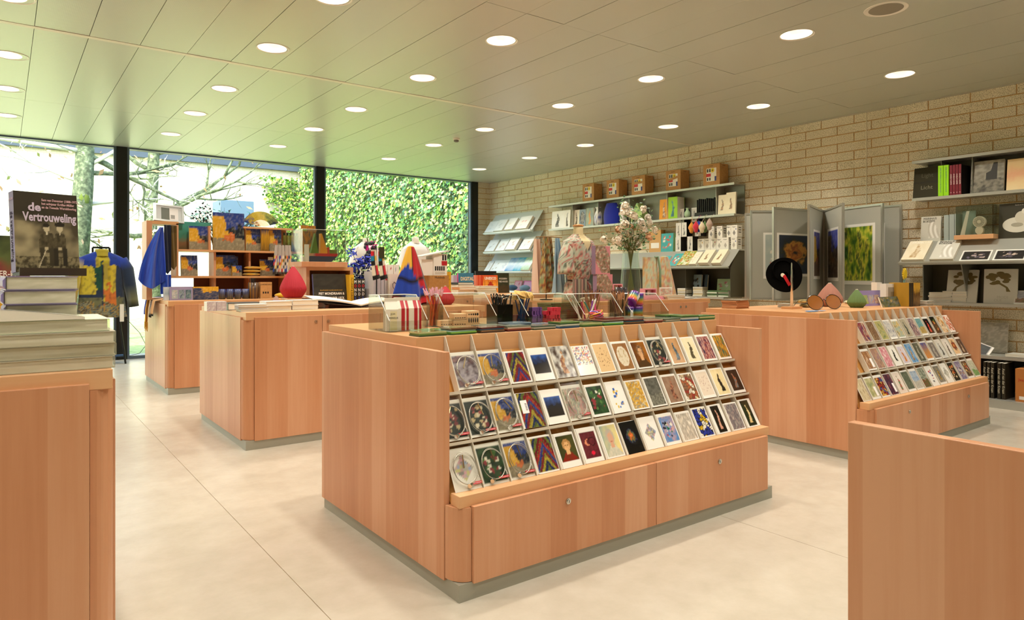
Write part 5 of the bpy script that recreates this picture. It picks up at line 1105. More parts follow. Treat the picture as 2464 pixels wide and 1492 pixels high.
# bins, left to right
X = lambda px, py: onz(px, py, ZT)
bin_('leftmost acrylic bin with striped milk cartons', 1.40, 1.60, 2.80, 3.02, .165)
CREAM = mat('carton_cream', '#ece6d6', .55); REDC = mat('carton_red', '#b81c2a', .5)
def milk(x, y, w_, h, label, stripes, rot):
    t = T('milk_carton_box', label, 'gift box', (x, y, ZT+.0035), rot, 'milk carton boxes'); r = w_/2; hb = h*.66
    MB().box(-r, -r, 0, r, r, hb).o('body', CREAM, t)
    MB().prism([(-r, hb), (r, hb), (.006, h*.9), (-.006, h*.9)], -r, r, 'x').o('gable', CREAM, t)
    MB().box(-r, -.006, h*.9, r, .006, h).o('crimp', CREAM, t)
    if stripes:
        for a in (-.15, .65):
            x0, x1 = a*r, a*r + .36*w_*.75
            MB().box(x0, -r-.0006, 0, min(x1, r), -r, hb).o('red_stripe', REDC, t)
            n_ = Vector((0, -(h*.9-hb), (r-.006))).normalized()*.0008
            MB().add([(x0,-r+n_.y,hb+n_.z),(min(x1,r),-r+n_.y,hb+n_.z),(min(x1,r),-.006+n_.y,h*.9+n_.z),(x0,-.006+n_.y,h*.9+n_.z)], [(0,1,2,3)]).o('red_stripe', REDC, t)
    else:
        lb = MB().box(-r*.3, -r-.0006, .005, r*.75, -r, hb*.92).o('label', mat('label_cream', '#e9dfb5', .6), t)
        text('JDM', .012, INK, lb, (r*.1, -r-.0008, hb*.78)); text('MERELIS', .012, INK, lb, (r*.2, -r-.0008, hb*.6))
milk(1.434, 2.853, .058, .150, 'plain cream milk carton box with a printed label', False, R(-14))
milk(1.496, 2.880, .062, .152, 'left red striped milk carton box in the bin', True, R(-8)); milk(1.563, 2.880, .062, .152, 'right red striped milk carton box in the bin', True, R(-8))
PINKT = mat('rubber_pink', '#e8b5c3', .6)
def hand_top(t, b, d, rr):
    g = MB().tube([b-d*.012, b+d*.010], .0062, 8); u = d.orthogonal().normalized()
    for k in (-1.2, -.4, .4, 1.2): g.tube([b+d*.008+u*.003*k, b+d*.026+u*.004*k], [.0026, .0016], 5)
    g.o('hand_topper', PINKT, t)
p = X(1046, 786); cup('square acrylic cup of red and orange pencils with pink toppers', p.x, p.y+.02, .078, .115)
name_pens(pens(p.x, p.y+.02, .078, 18, .165, 5, ['#c9202f', '#d9602a', '#b81c3a', '#e0782f'], '#e8b5c3', 'red and orange pencils with pink hand toppers', 'pencils with pink toppers', top=hand_top))
p = X(1080, 790); q = X(1188, 783); bin_('second acrylic bin holding small wooden stamp boxes', p.x, q.x, p.y, p.y+.22, .165)
STW = mat('stamp_wood', '#dcb88a', .6)
for k, (dx, dy, dz, a, lb, tip) in enumerate(((.035,.10,0,.02,'wooden stamp box at the back left of the bin',0), (.10,.07,0,-.08,'lower wooden stamp box in the middle of the bin',0), (.10,.075,.032,.03,'upper wooden stamp box lying on another',0), (.165,.06,.0,.12,'perforated wooden stamp box standing at the right of the bin',1))):
    h_ = .03 if not tip else .075
    t = T('stamp_box', lb, 'stamp box', (p.x+dx, p.y+dy, ZT+.0036+dz), R(-10)+a, 'wooden stamp boxes')
    MB().box(-.036, -.03, 0, .036, .03, h_).o('wooden_case', STW, t, bevel=.0012)
    for i in range(5):
        xx = -.025+.0125*i
        if tip:
            MB().prism(ellipse(xx, .058, .003+.0007*i, .004+.0007*i, 10), -.0306, -.03, 'y').o('hole', INK, t); MB().prism(ellipse(xx, .028, .0035, .013, 10), -.0306, -.03, 'y').o('slot', INK, t)
        else: MB().box(xx-.004, -.0306, .008, xx+.003, -.03, .012).o('stamp_print', INK, t)
p = X(1213, 781); BLKC = glass_mat('smoked_acrylic', '#5a5850', .8, .08, .2)
cup('smoked acrylic cup packed with black pens', p.x, p.y+.04, .10, .105, BLKC)
CLIP = mat('pen_clip', '#d9d6cc', .25, .8)
def pen_top(t, b, d, rr): MB().tube([b-d*.002, b+d*.004], .0045, 6).o('clip_ring', CLIP, t); MB().tube([b+d*.004, b+d*.013], .0036, 6).o('cap', INK, t)
name_pens(pens(p.x, p.y+.04, .10, 24, .142, 8, ['#14130f', '#1d1a12'], '#14130f', 'black pens with pale rings', 'black pens', top=pen_top, spread=.62))
p = X(1268, 779); cup('square acrylic cup of blue pencils wearing straw hats', p.x, p.y+.04, .075, .115)
STRAW = mat('straw', '#d9b066', .85)
def hat_top(t, b, d, rr):
    h = MB().lathe([(.026,.0),(.024,.003),(.012,.005),(.011,.014),(.006,.017),(.0005,.0175)], 14, caps=False); rot = d.to_track_quat('Z', 'Y').to_euler()
    rot = (rot[0]+rr.uniform(.3,.9), rot[1]+rr.gauss(0,.3), rr.uniform(-.6,.6)); h.o('straw_hat', STRAW, t, b, rot, smooth=True)
name_pens(pens(p.x, p.y+.04, .075, 10, .150, 12, ['#2a5aa5', '#1f3f80'], '#d9b066', 'blue pencils with straw hats', 'blue pencils with straw hats', top=hat_top, spread=.8))
p = X(1272, 783); q = X(1384, 776); bin_('third acrylic bin of coloured plastic puzzle pieces', p.x, q.x, p.y, p.y+.2, .155)
rr = random.Random(3); k = 0
for (px, c, nm, n) in ((1262, '#d9708a', 'pink', 6), (1302, '#6a4a8f', 'purple', 14), (1347, '#d03a4a', 'red', 14)):
    for i in range(n):
        lv = i // 4; b = X(px, 778); zz = ZT+.0036+lv*.0205
        m = MB()
        for (ax, ay) in ((-.011,-.011),(0,-.011),(.011,-.011),(0,0),(-.011,.011),(0,.011),(.011,.011)): m.box(ax-.0054, ay-.0054, 0, ax+.0054, ay+.0054, .02)
        tag(m.o('puzzle_brick', mat('puzzle_'+nm, c, .45), loc=(b.x-.018+.036*(i % 2)+rr.gauss(0,.002), b.y+.05+.036*((i//2) % 2), zz), rot=rr.choice((0, R(90)))), '%s interlocking plastic brick in the %s heap' % (nm, nm), 'puzzle brick', '%s plastic bricks in the bin' % nm)
p = X(1407, 779); q = X(1476, 772); bin_('fourth acrylic bin with striped rubber bands', p.x, q.x, p.y, p.y+.19, .155)
b = MB(); bc = [lin(c) for c in ('#d94a6a','#e8a03a','#7a6ac0','#e0607a','#d9402f','#8f7ad0')]
for i in range(14):
    a = i/14*2*math.pi; pts = [((.036+.004*math.sin(i*2.1))*math.cos(s)+.006*math.sin(3*s+i), (.03+.003*math.cos(i))*math.sin(s), .008+.0042*i*(.7+.3*math.cos(s+i))) for s in [2*math.pi*j/22 for j in range(22)]]
    b.tube(pts, .0042, 6, c=bc[i % 6], closed=True)
tag(b.o('rubber_bands', GLOSS, loc=((p.x+q.x)/2-.01, p.y+.055, ZT+.004), smooth=True), 'coil of red, orange and violet rubber bands in the fourth bin', 'rubber bands')
name_pens(pens((p.x+q.x)/2, p.y+.14, .12, 7, .11, 22, ['#c93a6a', '#e9e3d6', '#3a9a8a', '#8a4aa0', '#e0d9c9'], '#d9d6cc', 'bright pens standing in the fourth bin', 'bright pens in the fourth bin', r=.005))
p = X(1501, 772); cup('square acrylic cup of natural wooden pencils', p.x, p.y+.04, .075, .12)
name_pens(pens(p.x, p.y+.04, .075, 18, .160, 31, ['#b9855a', '#c9956a', '#a8764f'], '#5a3420', 'natural wooden pencils', 'natural wooden pencils', r=.0042))
p = X(1452, 770)
name_pens(pens(p.x+.02, p.y+.11, .11, 12, .165, 37, ['#8a5a3a', '#9f6a45'], '#3a2418', 'brown pencils behind the rubber bands', 'brown pencils behind the bands', r=.0042, spread=.5))
p = X(1522, 772); q = X(1608, 767); bin_('rightmost acrylic bin with rainbow cups', p.x, q.x, p.y, p.y+.2, .15)
rb = [lin(c) for c in ('#7a2a8f','#b5304a','#d9682a','#c9a52a','#3f8f4a','#2a5a9a','#5a2a80','#7a2a8f')]
def rainbow(p_): return pick(rb, (math.atan2(p_[1], p_[0])/math.pi+1)*.5*.999 if False else max(0, min(.99, p_[2]/.075)))
for i, (dx, dy, dz, rx, lb) in enumerate(((.04,.07,.0,0,'rainbow metallic cup standing at the left of the bin'), (.115,.07,0,0,'rainbow metallic cup standing at the right of the bin'), (.05,.06,.077,.9,'rainbow metallic cup lying tilted on top with a paper tag'), (.125,.075,.077,0,'rainbow metallic cup stacked at the upper right'), )):
    t = T('rainbow_cup', lb, 'cup', (p.x+dx, p.y+dy, ZT+.0036+dz+(.02 if rx else 0)), (0, rx, .3) if rx else 0, 'rainbow metallic cups')
    MB().lathe([(.001,0),(.030,0),(.032,.004),(.0325,.014),(.033,.026),(.0332,.038),(.0335,.05),(.0338,.062),(.034,.074),(.031,.074),(.029,.006),(.001,.005)], 22, c=rainbow, caps=False).o('cup_body', attr_mat('rainbow_metal', .22, coat=.8), t, smooth=True)
    if rx or i == 0: MB().box(-.035, -.036, .015, -.008, -.0355, .055).o('paper_tag', LBLW, t, rot=(0,0,.2))
p = X(1541, 765); t = T('dark_mug', 'dark mug with a rainbow sheen at the back of the rack', 'mug', (p.x, p.y+.16, ZT)); hm = .185
MB().lathe([(.001,.0),(.038,0),(.039,hm),(.035,hm),(.033,hm-.06),(.001,hm-.061)], 24, c=lambda q_: mixc(lin('#1a0f1c'), lin('#a02a6a'), max(0, math.sin(q_[2]*60))*.7), caps=False).o('mug_body', attr_mat('rainbow_metal', .22), t, smooth=True)
# fridge magnets in low stacks along the front edge
mp = [['#3a5a3a','#6a8a4a','#c9c58f'], ['#2f6a3a','#7ab54a','#a9d0c9'], ['#4a3a30','#8a6a4a','#2a4a5a'], ['#5a2a2a','#8f4a3a','#c9b5a0'], ['#6a7a6a','#a9a592','#4a5a4a'], ['#2a4a6a','#8fa5b5','#c9c9b5']]
mg = {}
k = 0
for row, (yy, n, x0, x1) in enumerate(((2.566, 13, 1.465, 3.32), (2.662, 12, 1.52, 3.30))):
    for i in range(n):
        x = x0+(x1-x0)*i/(n-1); r_ = random.Random(k*5+1); cnt_ = 3+r_.randrange(3); rz = R(r_.uniform(-4, 4)); zz = ZT
        for j in range(cnt_):
            pal = mp[(i+row+(j//3)) % 6]; key = (row, i) if j == cnt_-1 else ('e', (i+row+(j//3)) % 6, j % 3)
            if key not in mg:
                b = MB(); w_, d_, th = .136, .086, .006; ed = lin(pal[j % 3]); fn = art('mix', pal, 60+k)
                if key[0] != 'e': b.grid(lambda u, v: ((u-.5)*w_, (v-.5)*d_, th), 10, 6, 0, fn)
                vs = [(-w_/2,-d_/2,0),(w_/2,-d_/2,0),(w_/2,d_/2,0),(-w_/2,d_/2,0),(-w_/2,-d_/2,th),(w_/2,-d_/2,th),(w_/2,d_/2,th),(-w_/2,d_/2,th)]
                b.add(vs, [(0,1,5,4),(1,2,6,5),(2,3,7,6),(3,0,4,7),(0,3,2,1)] + ([(4,5,6,7)] if key[0] == 'e' else []), 0, ed); mg[key] = b.mesh('fridge_magnet', GLOSS)
            tag(link('fridge_magnet', mg[key], None, (x+r_.gauss(0,.002), yy+r_.gauss(0,.0015), zz), rz+r_.gauss(0,.02)), '%s magnet in the %s low stack from the left, %s row' % (('lowest', 'second', 'third', 'fourth', 'fifth')[j] if j < cnt_-1 else 'topmost', ['first', 'second', 'third', 'fourth', 'fifth', 'sixth', 'seventh', 'eighth', 'ninth', 'tenth', 'eleventh', 'twelfth', 'thirteenth'][i], ('front', 'back')[row]), 'magnet', 'fridge magnets on the centre rack'); zz += .0062
        k += 1

# ================================================================== goods on the right hand rack
p = onz(1840, 745, ZT)
stack('orange brown notepad in the pile at the left of the right rack', 5, .19, .13, .012, (p.x+.02, 3.30, ZT), R(4), ['#c98a5a','#d09468'], 'orange brown notepads', .004, page='#c08050', seed=7)
lay('grey magazine on top of the orange brown notepads', .19, .14, .008, (p.x+.03, 3.30, ZT+.0635), R(12), '#8f8a7a', name='magazine', cat='magazine', topfn=art('mix', ['#8f8a7a','#a59a85','#6a655a'], 3))
p = onz(1905, 750, ZT); sx, sy = p.x, 2.98; a = ony(1905, 748, sy); sx = a.x
t = T('hat_stand', 'polished steel hat stand on a wooden foot', 'hat stand', (sx, sy, ZT))
MB().lathe([(.001,0),(.012,0),(.009,.2),(.006,.335),(.002,.345)], 14, caps=False).o('steel_cone', STEEL, t, (0,0,.018), smooth=True)
MB().box(-.075, -.045, 0, .075, .045, .018).o('wooden_foot', WOODH, t)
t = T('black_hat', 'round black felt hat propped on the steel stand', 'hat', (sx+.0, sy+.05, ZT+.27), (R(74), R(-24), R(-25))); FELT = mat('black_felt', '#070605', .97, spec=.05)
MB().grid(lambda u, v: ((.02+.135*v)*math.cos(2*math.pi*u)*1.0, (.02+.12*v)*math.sin(2*math.pi*u), .010*math.sin(4*math.pi*u)*v - .02*v), 40, 6).o('brim', FELT, t, smooth=True)
MB().lathe([(.001,-.095),(.06,-.09),(.085,-.055),(.09,0),(.088,.004)], 28, caps=False).o('crown', FELT, t, (0,.03,.0), smooth=True)
TG = MB().box(-.013, 0, -.095, .013, .0015, 0).o('red_tag', REDL, t, (-.03, .0, .02), (R(-74), 0, R(10)))
tg2 = MB().lathe([(.001,0),(.017,0),(.017,.0015),(.001,.0015)], 16).o('round_tag', mat('tag_cream', '#e9dfc3', .6), t, (-.035, .005, .014))
# cushions / purses, sunglasses, vases and prints
def pouch(label, px, py, Y, rx, ry, rz, c1, c2, seed, z=None, group='small printed pouches on the right rack'):
    p = ony(px, py, Y); z0 = ZT if z is None else z
    b = MB().blob((0,0,rz), (rx,ry,rz), 20, 8); f = art('mix', [c1, c2, '#e9d9a0', c1], seed)
    for i, v in enumerate(b.v): b.c[i] = f(v[0]/rx*.5+.5, v[1]/ry*.5+.5)
    return tag(b.o('pouch', FAB, loc=(p.x, Y, z0), smooth=True), label, 'pouch', group)
pouch('lower yellow printed pouch beside the hat stand', 1942, 735, 3.05, .085, .05, .016, '#c9a02f', '#4a4a3a', 3); pouch('upper yellow printed pouch beside the hat stand', 1935, 725, 3.06, .080, .045, .016, '#e0b53a', '#6a5a30', 4, z=ZT+.033)
pouch('small cream printed pouch between the two ribbed vases', 2040, 718, 3.2, .045, .03, .016, '#e0c98f', '#7a8aa0', 6)
stack('thin white booklet in the pile behind the hat stand', 6, .10, .09, .0045, (ony(1905, 735, 3.12).x-.02, 3.16, ZT), .1, ['#e9e6dc','#c9c5b8'], 'thin white booklets', .003, seed=21)
AMB = mat('amber_lens', '#a8641f', .12, coat=.8); TORT = mat('tortoise_frame', '#2a1a10', .25)
for k, (pxl, pxr, Y, lb) in enumerate(((1946, 2028, 2.72, 'large tortoise sunglasses with amber lenses in front of the pink vase'),)):
    xc, w_ = span(pxl, pxr, Y); t = T('sunglasses', lb, 'sunglasses', (xc, Y, ZT), (R(-14), 0, 0), 'amber sunglasses')
    rx, rz = w_*.225, w_*.115
    for sgn in (-1, 1):
        cxx = sgn*w_*.265; zc = rz+.004
        MB().prism(ellipse(cxx, zc, rx*.95, rz*.95, 22), -.001, .001, 'y').o('lens', AMB, t); MB().tube([(cxx+rx*math.cos(2*math.pi*i/22), 0, zc+rz*math.sin(2*math.pi*i/22)) for i in range(22)], .003, 6, closed=True).o('rim', TORT, t)
        MB().tube([(cxx+sgn*rx, 0, zc+rz*.3), (cxx+sgn*rx, .07, zc+.03), (cxx+sgn*rx, .11, zc)], .002, 5).o('temple', TORT, t)
    MB().tube([(-w_*.04, 0, rz*1.3), (0, 0, rz*1.5), (w_*.04, 0, rz*1.3)], .0025, 5).o('bridge', TORT, t)
bf = onz(1968, 750, ZT)
t = T('paper_fan', 'blue folding paper fan lying at the edge of the right rack', 'fan', (bf.x, 2.62, ZT))
MB().grid(lambda u, v: ((.02+.11*v)*math.cos(R(15)+R(150)*u), (.02+.07*v)*math.sin(R(15)+R(150)*u)-.02, .004+.002*((int(u*18)) % 2)), 18, 4, cf=lambda u, v: pick([lin('#4a6a9a'), lin('#8fa9c9'), lin('#5a7aa0'), lin('#d9b53a')], .3+.6*abs(fbm(u*6, v*3, 2)))).o('pleated_leaf', MATTE, t)
MB().tube([(0,-.02,.003),(-.02,.0,.004)], .002, 5).o('rivet_stick', WOODH, t)
xv, _ = span(1996, 1997, 3.02); bulb_vase('terracotta pink ribbed bulb vase on the right rack', xv, 3.02, ZT, .105, .195, '#a8705c', flat_top=.13)
xv, _ = span(2061, 2062, 2.78); bulb_vase('olive green ribbed bulb vase on the right rack', xv, 2.78, ZT, .072, .145, '#5f7a3f', flat_top=.14)
xc, w_ = span(2072, 2126, 2.86)
lf = tag(plate('lilac_print', w_, .135, .012, lambda u, v: lin('#8f80b5'), (xc, 2.86, ZT), (-.2, 0, 0), nx=1, ny=1, edge='#a99bc9'), 'lilac card with three small pictures on the right rack', 'card')
for i, pal in enumerate((['#4a7a4a','#a9b55a','#8f9aa5'], ['#c98a4a','#8fa5c9','#d9b56a'], ['#a03a3a','#c9b5a0','#6a4a5a'])): MB().grid(lambda u, v: (-w_*.36+w_*.25*i+w_*.22*u, -.0008, .02+.075*v), 6, 8, 0, art('strokes', pal, i)).o('print', PRT, lf)
xc, w_ = span(2124, 2168, 2.66); tag(plate('garden_booklet', w_, .09, .01, art('strokes', ['#2a3a2a','#6a6a3a','#3a5a6a','#b59a5a'], 17), (xc, 2.66, ZT), (-.35, 0, 0), nx=14, ny=12), 'dark floral booklet leaning on the right rack', 'booklet')
for i, (a, b, Y, h_) in enumerate(((2110, 2122, 2.98, .20), (2132, 2172, 2.80, .19))):
    xc, w_ = span(a, b, Y); t = T('photo_frame_box', ('narrow white frame box behind the booklets', 'white framed box with grey mount behind the booklets')[i], 'frame', (xc, Y, ZT), 0)
    MB().box(-w_/2, 0, 0, w_/2, .05, h_).o('white_case', WHITE, t)
    if i: MB().box(-w_*.38, -.001, .03, w_*.38, 0, h_-.03).o('grey_mount', flat('#a5a294'), t); MB().box(-w_*.22, -.002, .05, w_*.1, -.001, h_-.07).o('inner_print', flat('#8a8268'), t)
for i in range(9):
    a = 2168+4.2*i if i < 4 else 2182+5.4*(i-3); Y = 2.74 if i < 4 else 2.60; xc, w_ = span(a, a+(4 if i < 4 else 5.2), Y)
    t = T('notebook', '%s yellow and brown spined notebook in the %s row' % (['first', 'second', 'third', 'fourth', 'fifth', 'sixth'][i if i < 4 else i-4], 'rear' if i < 4 else 'front'), 'notebook', (xc, Y, ZT), 0, 'spined notebooks on the right rack')
    h_ = .20; MB().grid(lambda u, v: ((u-.5)*(w_-.001), 0, v*h_), 2, 16, 0, art('bands', ['#c9952a','#d9a83a','#5a3a1c','#8a6a3a','#3a2a1c'] if i < 4 or i > 5 else ['#2a241c','#3a3020','#241c14'], 5+i)).box(-w_/2+.0005, .0004, 0, w_/2-.0005, .10, h_, 0, lin('#b58a2a')).o('spine', PRT, t)
t = T('sunflower_ornament', 'yellow ceramic sunflower ornament above the notebooks', 'ornament', (span(2179, 2180, 2.72)[0], 2.73, ZT+.2005), 0); SUNY = mat('sun_yellow', '#e0c22a', .4)
for i in range(16):
    a = 2*math.pi*i/16; MB().prism([(.03*math.cos(a-.2), .075+.036*math.sin(a-.2)), (.045*math.cos(a), .075+.053*math.sin(a)), (.03*math.cos(a+.2), .075+.036*math.sin(a+.2))], -.006, .004, 'y').o('petal', SUNY, t)
MB().prism(ellipse(0, .075, .03, .036), -.009, .006, 'y').o('flower_disc', SUNY, t); MB().tube([(0,0,.04), (-.006,.0,.02), (-.008,0,.0)], .009, 8).o('stem', flat('#6a8a85'), t)
stack('thin white booklet in the pile at the far corner of the right rack', 8, .13, .10, .005, (span(2229, 2230, 2.58)[0], 2.60, ZT), 0, ['#e9e6dc','#d3cfc2'], 'thin white corner booklets', .003, seed=33)
# ================================================================== goods on the counter behind the centre rack
def blk(label, x, y, z, w_, d_, h_, m, name='wooden_block', cat='block', rot=0, bevel=.0015):
    return tag(MB().box(-w_/2, 0, 0, w_/2, d_, h_).o(name, m, loc=(x, y, z), rot=rot, bevel=bevel), label, cat)
gb = 'white books on the counter'
for i, (a, b, Y, n, lb) in enumerate(((498, 520, 5.32, 2, 'left'), (521, 545, 5.32, 2, 'right'))):
    xc, w_ = span(a, b, Y)
    for j in range(n): tag(plate('photo_box', w_, .034, .09, art('mix', ['#e6dcd9','#c9b5b8','#efe9e3'], i*3+j), (xc, Y, ZT+.0345*j), 0, nx=8, ny=3, edge='#e9e2de'), '%s pale pink printed box of the %s pair at the counter corner' % (('lower', 'upper')[j], lb), 'box', 'pale pink boxes')
xc, w_ = span(552, 640, 5.36); lay('thick white book with a black cover lying on the counter', w_, .26, .052, (xc, 5.50, ZT), R(-3), '#2a2a2c', group=gb)
xc, w_ = span(578, 646, 5.06); stack('small white hardback near the counter edge', 3, w_, .16, .017, (xc, 5.15, ZT), R(-4), ['#e3e1dc','#d0d0d4'], gb, .005, seed=2)
xc, w_ = span(643, 706, 5.10); stack('white hardback in the middle pair', 2, w_, .19, .034, (xc, 5.22, ZT), R(-2), ['#d9d6cf','#efece6'], gb, .004, seed=3)
xc, w_ = span(708, 770, 5.12); stack('white hardback in the right pair', 2, w_, .19, .036, (xc, 5.24, ZT), R(-2), ['#d3cfc8','#e9e6e0'], gb, .004, seed=4)
xc, w_ = span(651, 682, 5.42); tag(MB().hexa([(-w_/2,-.05,0),(w_/2,-.05,0),(w_/2,.05,0),(-w_/2,.05,0)], [(-.006,-.006,.10),(.006,-.006,.10),(.006,.006,.10),(-.006,.006,.10)]).o('paper_pyramid', mat('mauve_card', '#b08a7c', .7), loc=(xc, 5.44, ZT)), 'mauve brown paper pyramid behind the white books', 'ornament')
xc, w_ = span(690, 745, 5.62); blk('low beech block under the red vase', xc, 5.60, ZT, w_, .16, .075, WOOD)
bulb_vase('large red ribbed bulb vase on the beech block', span(707, 708, 5.66)[0], 5.68, ZT+.0755, .108, .262, '#b51c2f', flat_top=.09)
# open beech case with the vitrine on top
xc, w_ = span(737, 850, 5.80); t = T('beech_case', 'open fronted beech case holding a dark art book', 'display case', (xc, 5.80, ZT))
hc = zat(800, 643, 5.80) - ZT; x = w_/2
MB().box(-x, 0, 0, -x+.03, .3, hc).o('side_panel', WOOD, t); MB().box(x-.03, 0, 0, x, .3, hc).o('side_panel', WOOD, t); MB().box(-x+.03, 0, hc-.03, x-.03, .3, hc).o('top_panel', WOODH, t); MB().box(-x+.03, .27, 0, x-.03, .29, hc-.03).o('back_panel', WOODB, t)
b = bk('dark book lettered Piet Mondriaan in front of the beech case', span(757, 836, 5.70)[1], .28, .03, art('land', ['#3a352c','#2a2620','#4a4438','#1c1a16'], 5), (span(757, 836, 5.70)[0], 5.70, ZT+.0), (-.16, 0, 0), spine='#2f3f8a', nx=18, ny=18)
text('PIET MONDRIAAN &', .030, INKW, b, (.01, -.001, .105), sx=.85, bold=.0006); text('BART VAN DER LECK', .030, INKW, b, (.01, -.001, .065), sx=.8, bold=.0006); text('DE UITVINDERS VAN EEN NIEUWE KUNST', .012, mat('ink_yellow', '#d9a52a', .6), b, (.01, -.001, .135), sx=.9)
xc, w_ = span(722, 832, 5.78); zb = ZT + hc
t = T('acrylic_vitrine', 'clear acrylic vitrine on a beech foot with a painted wooden boat', 'vitrine', (xc, 5.74, zb+.0005)); x = w_/2; hv = zat(780, 553, 5.75) - zb
MB().box(-x, 0, 0, x, .3, .045).o('beech_foot', WOOD, t, bevel=.002)
g = MB().box(-x+.01,.01,.046,x-.01,.013,hv).box(-x+.01,.287,.046,x-.01,.29,hv).box(-x+.01,.013,.046,-x+.013,.287,hv).box(x-.013,.013,.046,x-.01,.287,hv).box(-x+.01,.01,hv,x-.01,.29,hv+.003); g.o('acrylic_case', ACRYL, t)
MB().tube([(-x+.011,.011,.046),(-x+.011,.011,hv),(x-.011,.011,hv),(x-.011,.011,.046)], .0022, 4).o('polished_edge', mat('acrylic_edge', '#e9ece8', .15, spec=.8), t)
t = T('wooden_boat', 'painted wooden toy boat with green and yellow sails in the vitrine', 'toy boat', (xc+.01, 5.86, zb+.047))
for nm, pts, c in (('hull', [(-.13,0),(.09,0),(.14,.05),(-.11,.05)], '#2f3a5a'), ('deck', [(-.06,.05),(.14,.05),(.15,.075),(-.06,.075)], '#c0202c'), ('sail', [(-.10,.075),(-.03,.075),(-.06,.25)], '#5a7a2a'), ('sail', [(-.015,.075),(.06,.075),(.0,.25),(-.012,.25)], '#e0962a'), ('cabin', [(.07,.075),(.14,.075),(.14,.11),(.07,.11)], '#6a7a2a'), ('funnel', [(.05,.075),(.07,.075),(.07,.13),(.05,.13)], '#c94a3a')):
    MB().prism(pts, -.02, .02, 'y').o(nm, flat(c), t)
tag(MB().box(-.016,0,0,.016,.03,.15).o('white_post', WHITE, loc=(xc-x+.07, 5.80, zb+.0465)), 'white upright block inside the boat vitrine', 'block')
tag(MB().prism([(-.04,0),(.06,0),(-.04,.06)], 0, .03, 'y').o('white_wedge', WHITE, loc=(xc-x+.11, 5.94, zb+.0465)), 'white wedge behind the toy boat', 'block')
# yellow book and the row of three
xc, w_ = span(841, 852, 5.66); s_ = T('book', 'tall yellow spined book right of the beech case', 'book', (xc, 5.66, ZT)); MB().box(-w_/2,0,0,w_/2,.22,.27, 0, lin('#e0b02a')).o('cover', PRT, s_); text('FUTURISM & EUROPE', .022, INK, s_, (0,-.0008,.14), (R(90), R(90), 0))
for i in range(3):
    xc, w_ = span(851+9.3*i, 859.5+9.3*i, 5.66); s_ = T('book', '%s white spined book lettered in red and blue' % ('left', 'middle', 'right')[i], 'book', (xc, 5.66, ZT), 0, 'white spined lettered books'); MB().box(-w_/2,0,0,w_/2,.2,.235, 0, lin('#3a3a36')).o('cover', PRT, s_)
    for j, (ch, cc) in enumerate(zip('MONDRI', ('#f0ede6','#d0202c','#f0ede6','#f0ede6','#3a4fa5','#f0ede6'))): text(ch, .036, mat('ink_'+cc.lstrip('#'), cc, .6), s_, (0, -.0008, .205-.036*j), sx=.85, bold=.001)
# blue vase with delphiniums
xc = span(872, 873, 6.0)[0]; t = T('flower_vase', 'deep blue vase with blue and black flowers', 'vase', (xc, 6.02, ZT))
MB().lathe([(.001,0),(.06,0),(.085,.06),(.09,.14),(.07,.22),(.055,.25),(.05,.25),(.05,.2)], 26, caps=False).o('vase_body', mat('cobalt_glaze', '#1a2a86', .25), t, smooth=True)
rr = random.Random(6); BLU = [mat('petal_blue', '#2438b5', .6), mat('petal_navy', '#16205f', .6)]; STEM = mat('stem_green', '#5a7a35', .7); DKB = mat('bud_dark', '#3a3a42', .6)
for i, (dx, hz, n, m_) in enumerate(((-.10,.36,30,0), (-.03,.40,34,0), (.03,.33,26,1), (.05,.44,30,0), (-.13,.52,10,0), (-.07,.30,26,1))):
    st = [(0,0,.2), (dx*.5,-.02,.2+(hz-.2)*.6), (dx, -.03, hz)]
    MB().tube(st, .003, 5).o('stem', STEM, t); fl_ = MB()
    for k in range(n*2):
        c = Vector((dx+rr.gauss(0,.026), -.03+rr.gauss(0,.02), hz-.10*rr.random()+.02)); u = Vector((rr.gauss(0,1),rr.gauss(0,1),rr.gauss(0,1))).normalized(); v = u.orthogonal().normalized(); s = .022
        fl_.add([c+u*s, c+v*s*.6, c-u*s, c-v*s*.6], [(0,1,2,3)])
    q = fl_.o('blue_flower', BLU[m_], t); q['kind'] = 'stuff'
MB().tube([(0,0,.2),(.02,0,.34),(.055,0,.50),(.06,-.01,.58),(.05,-.01,.62),(.06,-.01,.66),(.085,-.01,.665)], [.009,.008,.007,.006,.005,.004,.003], 6).o('curved_stem', STEM, t)
bd = MB()
for k in range(30): bd.blob((.075+rr.gauss(0,.035), -.01+rr.gauss(0,.02), .38+.20*rr.random()), (.013,.012,.018), 7, 5)
q = bd.o('dark_bud', DKB, t, smooth=True); q['kind'] = 'stuff'
MB().grid(lambda u, v: (.03+.03*u, -.02-.01*math.sin(3*u), .50+.09*v-.02*u), 4, 4).o('pink_petal', mat('petal_pink', '#d92a9a', .5), t)
lf = MB()
for k in range(14):
    a = rr.uniform(0, 6.28); c = Vector((-.06+.05*math.cos(a), -.06+.02*math.sin(a), .27+.05*rr.random())); u = Vector((math.cos(a), -.3, rr.gauss(.3,.3))).normalized()*.05; v = u.orthogonal().normalized()*.012; lf.add([c, c+u*.5+v, c+u, c+u*.5-v], [(0,1,2,3)])
q = lf.o('pale_leaf', mat('leaf_pale', '#a9b585', .7), t); q['kind'] = 'stuff'
